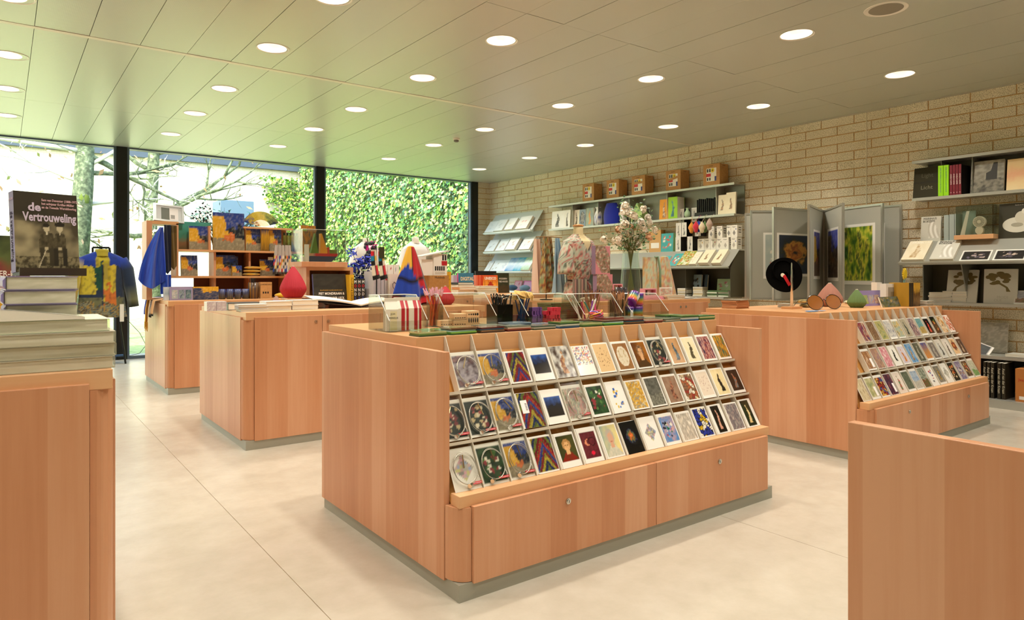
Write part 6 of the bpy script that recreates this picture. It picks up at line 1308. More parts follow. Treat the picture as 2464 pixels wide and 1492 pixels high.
# socks card, white boxed books, draped cloth
xc, w_ = span(886, 932, 5.45); zt = zat(905, 597, 5.45); zb = zat(905, 672, 5.45)
t = T('sock_set', 'pair of socks in red, blue and black blocks hanging on a stand', 'socks', (xc, 5.45, ZT))
def sock(x0, nm, dy):
    hgt = zt-zb
    def pos(u, v):
        w2 = .05+.02*(1-v); x_ = x0 + (u-.5)*w2 + .03*(1-v)**2; return (x_, dy-.012*math.sin(math.pi*u), zb-ZT+hgt*v + .02*(1-v)*(u-.5))
    def cf(u, v):
        if v > .93 or v < .12: return lin('#12100e')
        if abs(u-.5) < .05 and .1 < v < .9: return lin('#15130f')
        k = (int(v*6.5), int(u*2)); return lin({(1,0):'#ded6c3',(1,1):'#c9202c',(2,0):'#ded6c3',(2,1):'#c9202c',(3,0):'#17140f',(3,1):'#ded6c3',(4,0):'#1f86b0',(4,1):'#e0c23a',(5,0):'#c9202c',(5,1):'#ded6c3'}.get(k, '#ded6c3'))
    MB().grid(pos, 8, 26, 0, cf).o(nm, FAB, t, smooth=True)
sock(-.035, 'sock', .012); sock(.03, 'sock', 0)
MB().box(.005, -.016, zt-ZT-.09, .055, -.012, zt-ZT+.01, 0, lin('#3a3a24')).o('header_card', PRT, t)
MB().lathe([(.05,0),(.05,.008),(.004,.01),(.004,zt-ZT+.01)], 14).o('stand', BLACKM, t, (0,.03,0))
for i in range(4):
    xc, w_ = span(900+9*i, 908+9*i, 5.55); s_ = T('slipcase_book', '%s grey white boxed book behind the socks' % ('leftmost', 'second', 'third', 'rightmost')[i], 'book', (xc, 5.56, ZT), 0, 'grey white boxed books'); MB().box(-w_/2+.0006,0,0,w_/2-.0006,.2,.30, 0, lin('#c9cad0')).o('cover', PRT, s_); MB().box(-w_*.3,-.0006,.03,w_*.25,0,.06).o('red_mark', REDC, s_); MB().box(-w_*.3,-.0006,.22,w_*.25,0,.27).o('red_mark', REDC, s_) if i == 3 else None
xc, w_ = span(938, 968, 5.52); t = T('gift_box', 'cream box with a hand drawn black heart', 'box', (xc, 5.52, ZT)); MB().box(-w_/2,0,0,w_/2,.16,.275).o('carton', CREAM, t)
MB().tube([(.012,-.002,.175),(-.02,-.002,.205),(-.035,-.002,.185),(-.03,-.002,.155),(.0,-.002,.115),(.02,-.002,.15),(.045,-.002,.185),(.03,-.002,.205),(.005,-.002,.18),(.002,-.002,.14)], .002, 5).o('heart_line', INK, t); MB().box(-w_*.4,-.0006,.025,-w_*.2,0,.055).o('red_mark', REDC, t)
for i in range(3): xc, w_ = span(918+14*i, 931+14*i, 5.8); tag(plate('boxed_card', w_, .04, .01, art('geo', ['#eef0ee','#c93a3a','#8fa5b5','#d9b53a'], i, (.05,.05,.1,.1)), (xc, 5.75, ZT+.3), (-.4,0,0), nx=8, ny=6) if False else plate('boxed_card', w_, .365, .02, art('geo', ['#eef0ee','#c93a3a','#8fa5b5','#d9b53a'], i, (.05,.05,.03,.8)), (xc, 5.79, ZT), 0, nx=8, ny=20), '%s white print card behind the grey boxed books' % ('left', 'middle', 'right')[i], 'card', 'white print cards')
def cloth(label, x, y, z0, h, rtop, rbot, cf, seed, folds=6, n=48, name='draped_cloth', sx=1.0, sy=.6, part=(0, 1), stand=True, cat='cloth'):
    t = T(name, label, cat, (x, y, z0)); rr_ = random.Random(seed); ph = rr_.random()*6
    def pos(u, v):
        a = 2*math.pi*(part[0]+(part[1]-part[0])*u); r = rtop + (rbot-rtop)*(1-v)**.8; fo = 1+.16*(1-v)*math.sin(folds*a+ph)+.07*(1-v)*math.sin(2.3*folds*a+1)
        return (sx*r*fo*math.cos(a), sy*r*fo*math.sin(a), h*v + .03*math.sin(3*a+ph)*(1-v))
    MB().grid(pos, n, 16, 0, cf).o('fabric', FAB, t, smooth=True)
    MB().blob((0,0,h-.003), (rtop*sx*1.02, rtop*sy*1.02, .012), 12, 6, c=cf(.7, 1)).o('fold_top', FAB, t, smooth=True)
    if stand: MB().lathe([(rbot*.4,0),(rbot*.4,.008),(.006,.01),(.006,h-.01)], 14).o('stand', BLACKM, t)
    return t
xc, w_ = span(950, 1036, 5.30); hc = zat(1000, 594, 5.30)-ZT
def tea(u, v):
    a = (u*1.0) % 1.0
    if v > .45+.25*math.sin(a*12): c = '#e0b040' if .60 < a < .72 else '#b51c26' if .74 < a < .9 else '#14120f' if a >= .9 or .72 <= a <= .74 else '#e0b040' if a > .5 else '#b51c26'
    else: c = '#1f3fa5' if v > .16 else '#14120f' if v > .08 else '#b51c26'
    if .40 < v < .45: c = '#14120f'
    return lin(c)
cloth('tea towel in yellow, red, blue and black draped over a stand', xc, 5.34, ZT, hc, .03, w_*.5, tea, 5, folds=5, sy=.55, n=64)
# model house on its carton
xc, w_ = span(1036, 1080, 5.62); hb = zat(1058, 663, 5.62)-ZT; t = T('carton', 'brown carton carrying the model house', 'carton', (xc, 5.62, ZT)); MB().box(-w_/2,0,0,w_/2,.16,hb).o('shell', CARDS, t); text('Multibelk', .03, INK, t, (0,-.0008,hb-.02))
xc, w_ = span(1018, 1077, 5.62); t = T('model_house', 'white model house with a red panel and sloping roof on the carton', 'model house', (xc, 5.63, ZT+hb+.0008)); hh = zat(1058, 605, 5.62)-ZT-hb; x = w_/2
MB().box(-x*.1,0,0,x,.15,hh*.9).o('house_body', WHITE, t); MB().box(-x,.02,0,-x*.1,.15,hh*.66).o('side_wing', WHITE, t); MB().hexa([(-x*1.1,-.02,hh*.75),(x*1.1,-.02,hh*1.0),(x*1.1,.17,hh*1.0),(-x*1.1,.17,hh*.75)], [(-x*1.1,-.02,hh*.79),(x*1.1,-.02,hh*1.05),(x*1.1,.17,hh*1.05),(-x*1.1,.17,hh*.79)]).o('roof', flat('#d9d8cf'), t)
MB().box(x*.55,-.004,hh*.42,x*1.0,0,hh*.6).o('red_panel', REDC, t)
for i in range(2): MB().box(x*(.6+.2*i),-.002,hh*.63,x*(.73+.2*i),0,hh*.85).o('window_slot', INK, t)
for i in range(5): MB().box(x*(0+.17*i),-.002,hh*.2,x*(.11+.17*i),0,hh*.38).o('window_slot', INK, t)
MB().box(0,-.003,hh*.07,x*.8,0,hh*.16).o('ledge', flat('#c9c5b8'), t)
xc, w_ = span(1073, 1088, 5.70); b = T('book', 'yellow book behind the model house', 'book', (xc, 5.72, ZT), 0); MB().box(-w_/2,0,0,w_/2,.2,.30, 0, lin('#e0a92a')).o('cover', PRT, b)
for i, w1 in enumerate(('THE', 'STORY', 'OF', 'ART')): text(w1, .022, mat('ink_brown', '#8a5a1c', .6), b, (0, -.0008, .26-.035*i), sx=.7)
bulb_vase('smaller red ribbed bulb vase in front of the carton', span(1071, 1072, 5.30)[0], 5.30, ZT, .085, .165, '#b5202f', flat_top=.1)
# open book on a low stand
xc, w_ = span(752, 940, 5.22); t = T('open_book', 'large open book on a dark wooden stand', 'open book', (xc, 5.20, ZT), (0, 0, R(-4)))
MB().hexa([(-w_*.34,.02,0),(-w_*.30,.02,0),(-w_*.30,.2,0),(-w_*.34,.2,0)], [(-w_*.34,.02,.03),(-w_*.30,.02,.028),(-w_*.30,.2,.05),(-w_*.34,.2,.052)]).o('stand_leg', flat('#5a2f1c'), t); MB().box(w_*.1,.02,0,w_*.14,.2,.012).o('stand_leg', flat('#5a2f1c'), t); MB().box(-w_*.32,.1,.0,w_*.12,.12,.03).o('stand_bar', flat('#5a2f1c'), t)
def pg(u, v, s):
    q = u if s > 0 else u; hgt = .024+.034*math.sin(math.pi*min(1, q*1.2)*.5)+(.020*q if s < 0 else -.005*q); return (w_*.09+s*w_*(.41 if s > 0 else .59)*q, .24*v, hgt + .022*v)
for s, nm in ((-1, 'left_page'), (1, 'right_page')):
    f = lambda u, v, s=s: pg(u, v, s); b = MB().grid(f, 12, 4, 0, lambda u, v: lin('#efe9da')); b.grid(lambda u, v, s=s: (lambda p_: (p_[0], p_[1]-.001, p_[2]-.011*(1-.3*u)))(pg(u, v, s)), 12, 4, 0, lambda u, v: lin('#dfd8c6')); 
    for i in range(12): a0, a1 = pg(i/12, 0, s), pg((i+1)/12, 0, s); b.add([a0, a1, (a1[0], a1[1]-.001, a1[2]-.011), (a0[0], a0[1]-.001, a0[2]-.011)], [(0,1,2,3)], 0, lin('#d3cbb8'))
    b.o(nm, MATTE, t, smooth=True)
MB().hexa([(-w_*.52,-.004,.052),(w_*.09,-.004,.006),(w_*.09,.25,.028),(-w_*.52,.25,.074)], [(-w_*.52,-.004,.056),(w_*.09,-.004,.011),(w_*.09,.25,.033),(-w_*.52,.25,.079)]).o('cover', flat('#2a241c'), t)
MB().hexa([(w_*.09,-.004,.006),(w_*.51,-.004,.034),(w_*.51,.25,.056),(w_*.09,.25,.028)], [(w_*.09,-.004,.011),(w_*.51,-.004,.039),(w_*.51,.25,.061),(w_*.09,.25,.033)]).o('cover', flat('#2a241c'), t)
stack('dark edged paperback under the open book', 2, .2, .14, .02, (xc-.02, 5.13, ZT) if False else (span(800, 801, 5.5)[0], 5.52, ZT), 0, ['#3a4a3a','#c9b23a'], 'paperbacks behind the open book', .003, seed=8)

# ================================================================== white shirts on busts
def bust(label, x, y, zf, ztop, w_, m_cloth, m_neck, name='dress_form', cap=None, cf=None, cat='mannequin', zbot=None):
    t = T(name, label, cat, (x, y, zf)); h = ztop-zf; zb = (zbot-zf) if zbot else h-.62
    prof = [(.42,zb),(.40,zb+.1),(.36,h-.40),(.40,h-.30),(.45,h-.24),(.43,h-.18),(.34,h-.125),(.20,h-.08),(.155,h-.06)]
    vs = MB(); n = 28
    vs.grid(lambda u, v: (lambda q: (w_*q[0]*math.cos(2*math.pi*u)*1.06, w_*q[0]*.52*math.sin(2*math.pi*u), q[1]))((lambda k: (prof[int(k)][0]+(prof[min(8,int(k)+1)][0]-prof[int(k)][0])*(k-int(k)), prof[int(k)][1]+(prof[min(8,int(k)+1)][1]-prof[int(k)][1])*(k-int(k))))(v*7.999)), n, 24, 0, cf)
    vs.o('shirt', m_cloth, t, smooth=True)
    for s in (-1, 1):
        sl = MB().grid(lambda u, v: (s*(w_*.38+.055*(1-v)+.05*(.75+.5*(1-v))*math.cos(2*math.pi*u)), .065*math.sin(2*math.pi*u), h-.145-.25*(1-v)-.03*math.cos(2*math.pi*u)*v), 16, 6, 0, cf); sl.o('sleeve', m_cloth, t, smooth=True)
    MB().lathe([(.062,h-.085),(.05,h-.05),(.047,h),(.001,h+.004)], 20, caps=False).o('neck', m_neck, t, smooth=True)
    if cap: MB().blob((0,0,h+.004), (.056,.056,.014), 20, 8).o('wooden_cap', cap, t, smooth=True)
    MB().lathe([(.14,0),(.14,.012),(.014,.02),(.014,zb+.05)], 18).o('stand', BLACKM if zf < .5 else STEEL, t); return t
SHIRT = mat('white_jersey', '#eef0f0', .85); NECK = mat('bust_linen', '#e6e2d6', .8)
xc = span(995, 996, 8.5)[0]; bust('white T-shirt bust right of the draped tea towel', xc, 8.45, ZT, zat(995, 571, 8.45), .44, SHIRT, NECK, zbot=1.05)
xc = span(880, 881, 9.6)[0]; bust('white T-shirt bust behind the blue flowers', xc, 9.6, .001, zat(880, 573, 9.6), .44, SHIRT, NECK, zbot=.9)
t = T('pink_flower_pin', 'bright pink flower pin on the white shirt behind the flowers', 'flower', (xc+.05, 9.6-.14, zat(890, 590, 9.6)))
for i in range(6): a = i*1.05; MB().prism([(0,0),(.05*math.cos(a-.3),.05*math.sin(a-.3)),(.075*math.cos(a),.075*math.sin(a)),(.05*math.cos(a+.3),.05*math.sin(a+.3))], -.01, 0, 'y').o('petal', mat('petal_pink', '#d92a9a', .5), t)

# ================================================================== far counter: upright art books
def up(a, b, pyt, Y, label, fn, sp, tx=(), th=.03, **kw):
    xc, w_ = span(a, b, Y); return bk(label, w_, zat((a+b)/2, pyt, Y)-ZT, th, fn, (xc, Y, ZT), (-.06, 0, 0), spine=sp, texts=tx, **kw)
d = up(1104, 1141, 657, 8.3, 'blue book lettered DIGITAL ART on the far counter', '#3f7d9c', '#d94a9a', nx=4, ny=8); hb = zat(1120, 657, 8.3)-ZT
text('DIGITAL', .072, mat('ink_sand', '#efd9b0', .6), d, (.02, -.001, hb*.72), sx=.85, bold=.002); text('ART', .08, mat('ink_sand', '#efd9b0', .6), d, (.04, -.001, hb*.45), sx=.85, bold=.002); mark(d, ellipse(.03, hb*.18, .09, .035), -.0005, '#d9482a'); mark(d, ellipse(.08, hb*.2, .035, .05), -.001, '#e0a52a')
for i in range(3): xc, w_ = span(1086+6*i, 1091.5+6*i, 8.35); tag(MB().box(-w_/2,0,0,w_/2,.2,hb*.9, 0, lin(('#c9ccd9','#b9a9c9','#d9d6e0')[i])).o('book', PRT, loc=(xc, 8.35, ZT)), '%s pale spine left of the blue art book' % ('left', 'middle', 'right')[i], 'book', 'pale spines on the far counter')
d = up(1163, 1199, 662, 8.25, 'orange book lettered UNESCO with a domed palace', art('bands', ['#d9552a','#e07a2a','#f0a53a','#f0a53a','#d9602a'], 2), '#d9482a', nx=8, ny=16); hb = zat(1180, 662, 8.25)-ZT
text('UNESCO', .055, INKW, d, (0, -.001, hb*.82), sx=.95, bold=.002); mark(d, rect(-.05, .06, .05, .14), -.0005, '#b5301c'); mark(d, ellipse(0, .15, .028, .032), -.0006, '#b5301c')
for i in range(4): mark(d, rect(-.105+.07*i-.003, .05, -.105+.07*i+.003, .19), -.0004, '#7a2418')
for i in range(5): xc, w_ = span(1147+3.2*i, 1150+3.2*i, 8.28); tag(MB().box(-w_/2,0,0,w_/2,.2,hb, 0, lin('#d9502f' if i % 2 else '#e0704f')).o('book', PRT, loc=(xc, 8.28, ZT)), '%s orange spine beside the palace book' % ('first', 'second', 'third', 'fourth', 'fifth')[i], 'book', 'orange spines on the far counter')
d = up(1192, 1226, 657, 8.5, 'dark green book about tree houses', art('land', ['#2a301c','#3a3f28','#4a3a24','#3a3420'], 6), '#20241a', nx=12, ny=12); text('MODERN', .036, INKW, d, (.02, -.001, .22)); text('TREE HOUSES', .036, INKW, d, (.02, -.001, .175), sx=.8)
up(1146, 1196, 652, 8.75, 'black book behind the orange palace book', '#1d1a18', '#1d1a18')
xc, w_ = span(1096, 1135, 7.95); stack('white book in the left pile on the far counter', 4, w_, .2, .035, (xc, 7.98, ZT), 0, ['#efe9dc','#e0d6c0','#e8a060','#e6dfd0'], 'book piles on the far counter', .01, seed=4)
lay('black book on top of the left pile on the far counter', w_, .2, .03, (xc-.02, 7.98, ZT+.143), .1, '#1f2428')
xc, w_ = span(1143, 1190, 7.95); stack('cream book in the right pile on the far counter', 4, w_, .2, .03, (xc, 7.98, ZT), 0, ['#e9e2d0','#d9cfb8'], 'book piles on the far counter', .01, seed=6)
# ================================================================== shelf case on the counter by the window
YC = 8.30
xa, xb = span(352, 353, YC)[0], span(762, 763, YC)[0]
zc = lambda py, px=500: zat(px, py, YC)
z_top, z_up, z_lo = zc(541), zc(601), zc(664)
t = T('beech_shelf_case', 'open beech shelf case standing on the counter by the window', 'shelf case', (xa, YC, ZT))
Wc = xb-xa; D_ = .30; xp = span(428, 429, YC)[0]-xa
def pc(nm, x0, x1, z0, z1, y0=0, y1=D_, m=WOOD): MB().box(x0, y0, z0-ZT, x1, y1, z1-ZT).o(nm, m, t)
pc('upright', 0, .055, ZT, z_top+.02); pc('upright', xp-.02, xp+.005, z_lo, z_top); pc('top_board', .055, xp+.005, z_top-.015, z_top+.02, m=WOODH)
pc('bottom_board', .055, xp, ZT, ZT+.02, m=WOODH)
pc('shelf', xp+.005, Wc, z_up-.022, z_up, m=WOODH); pc('upright', Wc-.02, Wc, ZT, z_up-.022); pc('shelf', xp-.12, Wc*.80, z_lo-.024, z_lo, -.02, m=WOODH)
for q in (.375, .58, .80): pc('divider', Wc*q-.012, Wc*q+.012, ZT, z_up-.022, .06)
pc('divider', span(505, 506, YC)[0]-xa-.012, span(505, 506, YC)[0]-xa+.012, z_up, z_top-.01, .02)
pc('back_panel', Wc*.28, Wc*.80, ZT, z_lo-.024, .27, .29, mat('case_back', '#5a2f18', .7)); pc('back_panel', Wc*.375, Wc*.80, z_lo, z_up-.022, .27, .29, mat('case_back', '#5a2f18', .7))
pc('top_board', span(588, 589, YC)[0]-xa, span(706, 707, YC)[0]-xa, z_top-.02, z_top, .02, m=WOODH); pc('back_panel', span(588, 589, YC)[0]-xa, span(706, 707, YC)[0]-xa, z_up, z_top-.02, .27, .29)
def put(a, b, pyt, zbase, label, fn, th=.02, dy=.03, lean=.08, cat='book', m=None, edge='#b58a2f', nx=18, ny=16, name='art_book', group=None, Y=YC):
    xc, w_ = span(a, b, Y+dy); return tag(plate(name, w_, zat((a+b)/2, pyt, Y+dy)-zbase, th, fn, (xc, Y+dy, zbase+.0006), (-lean, 0, 0), nx=nx, ny=ny, edge=edge, m=m or GLOSS), label, cat, group)
NAR = lambda s: art('patch', YEL, s)
gc = 'yellow and blue printed goods in the shelf case'
put(430, 508, 534, z_up, 'teal and brown printed board at the back of the upper shelf', art('bands', ['#3f8f85','#4a9a8a','#3a7f6a','#7a5a3a','#5a4a30'], 3), dy=.14, group=gc, edge='#5a7a6a', cat='board')
put(456, 508, 544, z_up, 'white edged album with a yellow and blue cover', NAR(4), .035, .05, group=gc, edge='#dedede')
put(513, 589, 512, z_up, 'large square canvas with yellow left and blue upper right', NAR(5), .03, .05, .06, nx=30, ny=26, group=gc, cat='canvas', name='canvas_print')
put(593, 629, 549, z_up, 'left small notebook with yellow edge and dark blue cover', NAR(6), .02, .06, group=gc)
for i in range(4): put(629+4.6*i, 633+4.6*i, 549, z_up, '%s upright yellow spine on the upper shelf' % ('first', 'second', 'third', 'fourth')[i], art('bands', ['#3a3f5a','#c9952a','#b5852a','#7a5a2a'], i), .10, .03, 0, group=gc, nx=2, ny=10)
put(648, 678, 549, z_up, 'right small notebook with dark blue cover', NAR(8), .02, .06, group=gc)
for i in range(5):
    xc, w_ = span(682+7.5*i, 689+7.5*i, YC+.06); t = T('matchbox_tube', '%s olive and gold tube at the right of the upper shelf' % ('first', 'second', 'third', 'fourth', 'fifth')[i], 'tube', (xc, YC+.08, z_up+.0006), 0, 'olive and gold tubes'); hh = zc(552)-z_up
    MB().lathe([(w_*.48,0),(w_*.48,hh*.86)], 14, c=lambda p_, hh=hh: pick([lin('#3a3a20'), lin('#b5a04a'), lin('#5a5a2a'), lin('#8a8a3a')], p_[2]/hh)).o('tube_body', GLOSS, t, smooth=False); MB().lathe([(w_*.40,hh*.86),(w_*.40,hh)], 14).o('tube_cap', flat('#2f4a3a'), t)
xc, w_ = span(722, 760, YC+.1); blk('beech crate with a dark print at the end of the shelf case', xc, YC+.1, z_up+.0006, w_, .18, z_top-z_up, WOOD, 'crate', 'crate')
put(724, 760, 543, z_up, 'dark teal print in front of the beech crate', art('strokes', ['#3a4a4a','#c9852f','#2a3a3f'], 4), .008, .085, 0, group=gc, cat='print')
put(437, 476, 614, z_lo, 'yellow and grey covered guide on the lower shelf', NAR(11), .05, .04, .12, group=gc, edge='#4a4a4a')
put(515, 566, 614, z_lo, 'starry blue and yellow puzzle box on the lower shelf', NAR(12), .05, .08, .03, group=gc, cat='box')
put(553, 573, 617, z_lo, 'small framed print behind the puzzle box', NAR(13), .02, .15, .03, group=gc, cat='print')
put(559, 582, 639, z_lo, 'small square box with a yellow and blue lid', NAR(14), .06, .03, 0, group=gc, cat='box')
put(626, 662, 624, z_lo, 'yellow and black covered notebook on the lower shelf', NAR(15), .02, .08, .12, group=gc)
mark(put(645, 657, 619, z_lo+.19, 'white oval price tag on the notebook', lambda u, v: lin('#efece2'), .002, .07, 0, cat='tag', edge='#efece2', nx=2, ny=2), ellipse(0, .01, .004, .003), 0, '#8f8a80')
for i, py in enumerate((658, 650, 641)):
    xc, w_ = span(585, 630, YC+.06); b = MB().blob((0,0,.019), (w_*.48,.07,.019), 18, 8); f = art('mix', ['#d9a83a','#c9902a','#e6c060','#5a5a40'], i)
    for j, v_ in enumerate(b.v): b.c[j] = f(v_[0]/w_+.5, v_[1]/.14+.5)
    tag(b.o('pouch', FAB, loc=(xc+.01*(i-1), YC+.08, z_lo+.0006+.0385*i), smooth=True), '%s yellow printed pouch in the pile of three' % ('lowest', 'middle', 'topmost')[i], 'pouch', 'yellow pouches')
# two ties, blue scarf, striped socks hung from the case
def strip(label, a, b, pyt, pyb, Y, cf, name, cat, taper=0., wav=.012, nx=8, ny=20, point=0.):
    xc, w_ = span(a, b, Y); z1, z0 = zat(a, pyt, Y), zat(a, pyb, Y)
    f = lambda u, v: (xc + (u-.5)*w_*(1+taper*(1-v)), Y + wav*math.sin(u*9+v*3), z0+(z1-z0)*v - (point*(.5-abs(u-.5))*(1 if v == 0 else 0)))
    m = MB(); m.grid(f, nx, ny, 0, cf); m.grid(lambda u, v: (lambda p_: (p_[0], p_[1]+.006, p_[2]))(f(1-u, v)), nx, ny, 0, lambda u, v: cf(1-u, v))
    return tag(m.o(name, FAB, smooth=True), label, cat)
strip('dark navy knitted tie hanging in the shelf case', 395, 411, 541, 650, YC-.03, lambda u, v: lin('#1c2236'), 'tie', 'tie', .15, point=.09)
strip('olive brown knitted tie hanging in the shelf case', 411, 425, 543, 640, YC-.02, lambda u, v: lin('#6b5424' if v < .85 else '#574419'), 'tie', 'tie', .1, point=.09)
BLUS = lambda s: (lambda u, v: pick([lin('#16309a'), lin('#2a55c9'), lin('#1f3fae'), lin('#3a66d6')], .5+.5*math.sin(u*17+s+v*2)))
t = T('blue_scarf', 'bright blue silk scarf hanging from the shelf case', 'scarf', (span(392, 393, YC-.1)[0], YC-.1, 0)); z1, z0 = zat(392, 547, YC-.1), zat(392, 672, YC-.1)
MB().grid(lambda u, v: (.0+(-.16+.18*u)*(1-.8*v*v) - .08*(1-v)*(1-u), .05*math.sin(u*11+v*2)*(1-v*.7), z0+(z1-z0)*v - .10*math.sin(u*math.pi)*(1-v)), 20, 20, 0, BLUS(1)).o('silk_fall', FAB, t, smooth=True)
MB().grid(lambda u, v: (-.03+.11*u, -.01+.03*math.sin(u*9), zat(392, 708, YC-.1)+(z0+.05-zat(392, 708, YC-.1))*v), 10, 12, 0, BLUS(2)).o('silk_tail', FAB, t, smooth=True)
xc, w_ = span(662, 702, YC-.08); t = T('sock_bunch', 'bunch of grey patterned socks hanging at the end of the case', 'socks', (xc, YC-.08, 0)); z1, z0 = zat(680, 590, YC-.08), zat(680, 660, YC-.08)
for i in range(5):
    def cf(u, v, i=i): 
        k = (int(u*4), int(v*9)); r_ = random.Random(k[0]*7+k[1]*13+i); return lin('#b5ada5') if v > .62 else lin('#3a3026') if v < .1 else lin(r_.choice(['#c9c0b5','#c9302f','#2a4a9a','#e0b53a','#d9d3c9','#3a3a3a']))
    MB().grid(lambda u, v: (-w_*.42+w_*.19*i+(u-.5)*w_*.24*(1.15-.4*v)-.02*(1-v)*(2-i)*.5, -.02*math.sin(math.pi*u)-.01*(i % 2), z0+(z1-z0)*v), 6, 18, 0, cf).o('sock', FAB, t, smooth=True)
MB().tube([(-w_*.3,.0,z1-.01),(0,-.01,z1+.0),(w_*.3,0,z1-.01)], .004, 5).tube([(0,-.01,z1),(0,.02,z_up-.005),(0,.09,z_up-.003)], .004, 5).o('hook_bar', BLACKM, t)
# goods in front of the case
Yf = 7.98
def put2(a, b, pyt, label, fn, **kw): return put(a, b, pyt, ZT, label, fn, Y=Yf, **kw)
lp = put2(408, 464, 690, 'lilac puzzle box with three pictures on the counter', lambda u, v: lin('#9a96bd'), th=.04, dy=0, lean=.05, cat='box', nx=1, ny=1, edge='#8fa5b5')
_, w_ = span(408, 464, Yf); hl = zat(430, 690, Yf)-ZT
for i, pal in enumerate((['#c9c3b0','#8fa5b5','#dedad0'], ['#3a4a6a','#8fa5b5','#5a6a5a'], ['#2a3a4a','#5a7a8a','#8fa5a0'])): MB().grid(lambda u, v: (-w_*.40+w_*.29*i+w_*.25*u, -.0008, .015+hl*.66*v), 6, 8, 0, art('strokes', pal, i+40)).o('print', PRT, lp)
put2(396, 408, 691, 'blue white acrylic boxes beside the lilac puzzle', art('bands', ['#c9d6e0','#8fa9c0','#dde6ec'], 1), th=.08, dy=.02, lean=0, cat='box', nx=4, ny=4, edge='#b9cbd9')
put2(465, 526, 690, 'yellow and navy gift box on the counter', art('patch', ['#2f4468','#d9a92a','#33466a','#2a3f63','#2a3f63'], 6), th=.05, dy=.02, lean=.03, cat='box', edge='#c9a02f', nx=20)
MUG = attr_mat('glazed_mug', .25)
for i in range(4):
    xc, w_ = span(527+19*i, 546+19*i, Yf+.02); t = T('mug', 'blue and yellow printed mug, %s of four on the counter' % ('leftmost', 'second', 'third', 'rightmost')[i], 'mug', (xc, Yf+.06, ZT+.0005), 0, 'printed mugs'); hh = zat(545, 696, Yf)-ZT
    f = art('patch', ['#d9a52a','#22357a','#22357a','#4a4a3a','#c9802f'], i)
    MB().lathe([(.001,0),(w_*.42,0),(w_*.44,hh),(w_*.40,hh),(w_*.38,.01)], 22, c=lambda p_, f=f, hh=hh: f((math.atan2(p_[1], p_[0])/math.pi*2) % 1, min(1, p_[2]/hh)), caps=False).o('mug_body', MUG, t, smooth=True)
    MB().tube([(w_*.43,0,hh*.8),(w_*.62,0,hh*.7),(w_*.62,0,hh*.3),(w_*.43,0,hh*.2)], .005, 6).o('handle', flat('#22357a'), t)
xc, w_ = span(601, 626, Yf); t = T('pencil_tub', 'dark printed tub of black pencils on the counter', 'pen holder', (xc, Yf+.06, ZT+.0005)); hh = zat(612, 680, Yf)-ZT
MB().lathe([(.001,0),(w_*.46,0),(w_*.5,hh),(w_*.46,hh),(w_*.42,.01)], 20, c=lambda p_: pick([lin('#1c2436'), lin('#b5852a'), lin('#1f2a44'), lin('#8a6a2a')], (math.atan2(p_[1],p_[0])*1.5) % 1), caps=False).o('tub', MUG, t, smooth=True)
rr = random.Random(2)
for i in range(9): MB().tube([(rr.gauss(0,.02),rr.gauss(0,.02),.02),(rr.gauss(0,.035),rr.gauss(0,.03),hh+.05)], .004, 5).o('pencil', INK, t)
xc, w_ = span(627, 654, Yf); t = T('kraft_box', 'upright kraft box with a printed panel on the counter', 'box', (xc, Yf, ZT+.0005), R(-6)); hh = zat(640, 679, Yf)-ZT; MB().box(-w_/2,0,0,w_/2,.1,hh).o('carton', CARD, t); text('CARDBOARD', .020, INK, t, (0,-.0008,hh*.85)); 
for i in range(3): MB().box(-w_*.3+w_*.2*i,-.0008,hh*.3,-w_*.18+w_*.2*i,0,hh*.42).o('print', INK, t)
pouch2 = MB().blob((0,0,.03), (.10,.06,.03), 18, 8, c=lin('#d9b53a')); tag(pouch2.o('pouch', FAB, loc=(span(680, 681, 8.15)[0], 8.15, ZT+.0005), smooth=True), 'yellow pouch half hidden by the red vase', 'pouch')
# scarves draped over the corner of this counter
t = T('corner_scarf', 'blue and gold scarves with fringe draped over the counter corner', 'scarf', (1.352, 8.35, 0))
def fall(y0, wd, zend, c, seed, x_out=.02, fr=False):
    pts = [(.22, TOPZ+.012), (.06, TOPZ+.016), (-.012-x_out, TOPZ-.002), (-.03-x_out, TOPZ-.1), (-.035-x_out, zend)]
    def P(u, v):
        k = v*3.999; i = int(k); f = k-i; a, b_ = pts[i], pts[i+1]; return (a[0]+(b_[0]-a[0])*f - .012*math.sin(u*math.pi*3+seed), y0+(u-.5)*wd*(1-.15*v), a[1]+(b_[1]-a[1])*f + .008*math.sin(u*7+seed))
    MB().grid(P, 10, 18, 0, c).o('scarf_fall', FAB, t, smooth=True)
    if fr:
        g = MB()
        for i in range(16):
            q = P(i/15, 1); g.tube([q, (q[0], q[1], q[2]-.06-.02*(i % 3))], .003, 4)
        g.o('fringe', mat('gold_fringe', '#c9922a', .9), t)
fall(.28, .16, .80, lambda u, v: lin('#1f3fa5'), 1, .03); fall(.12, .12, .72, lambda u, v: lin('#d0982a'), 2, .045, True); fall(-.02, .10, .78, lambda u, v: pick([lin('#2a3a6a'), lin('#c9b58f'), lin('#e0d6c0'), lin('#3a3a3a')], .5+.5*math.sin(u*14+v*9)) if v < .93 else lin('#15130f'), 3, .03); fall(-.13, .09, .80, lambda u, v: pick([lin('#d9a06a'), lin('#e6c08f'), lin('#5a5a60')], .5+.5*math.sin(u*17)) if v < .9 else lin('#15130f'), 4, .03)
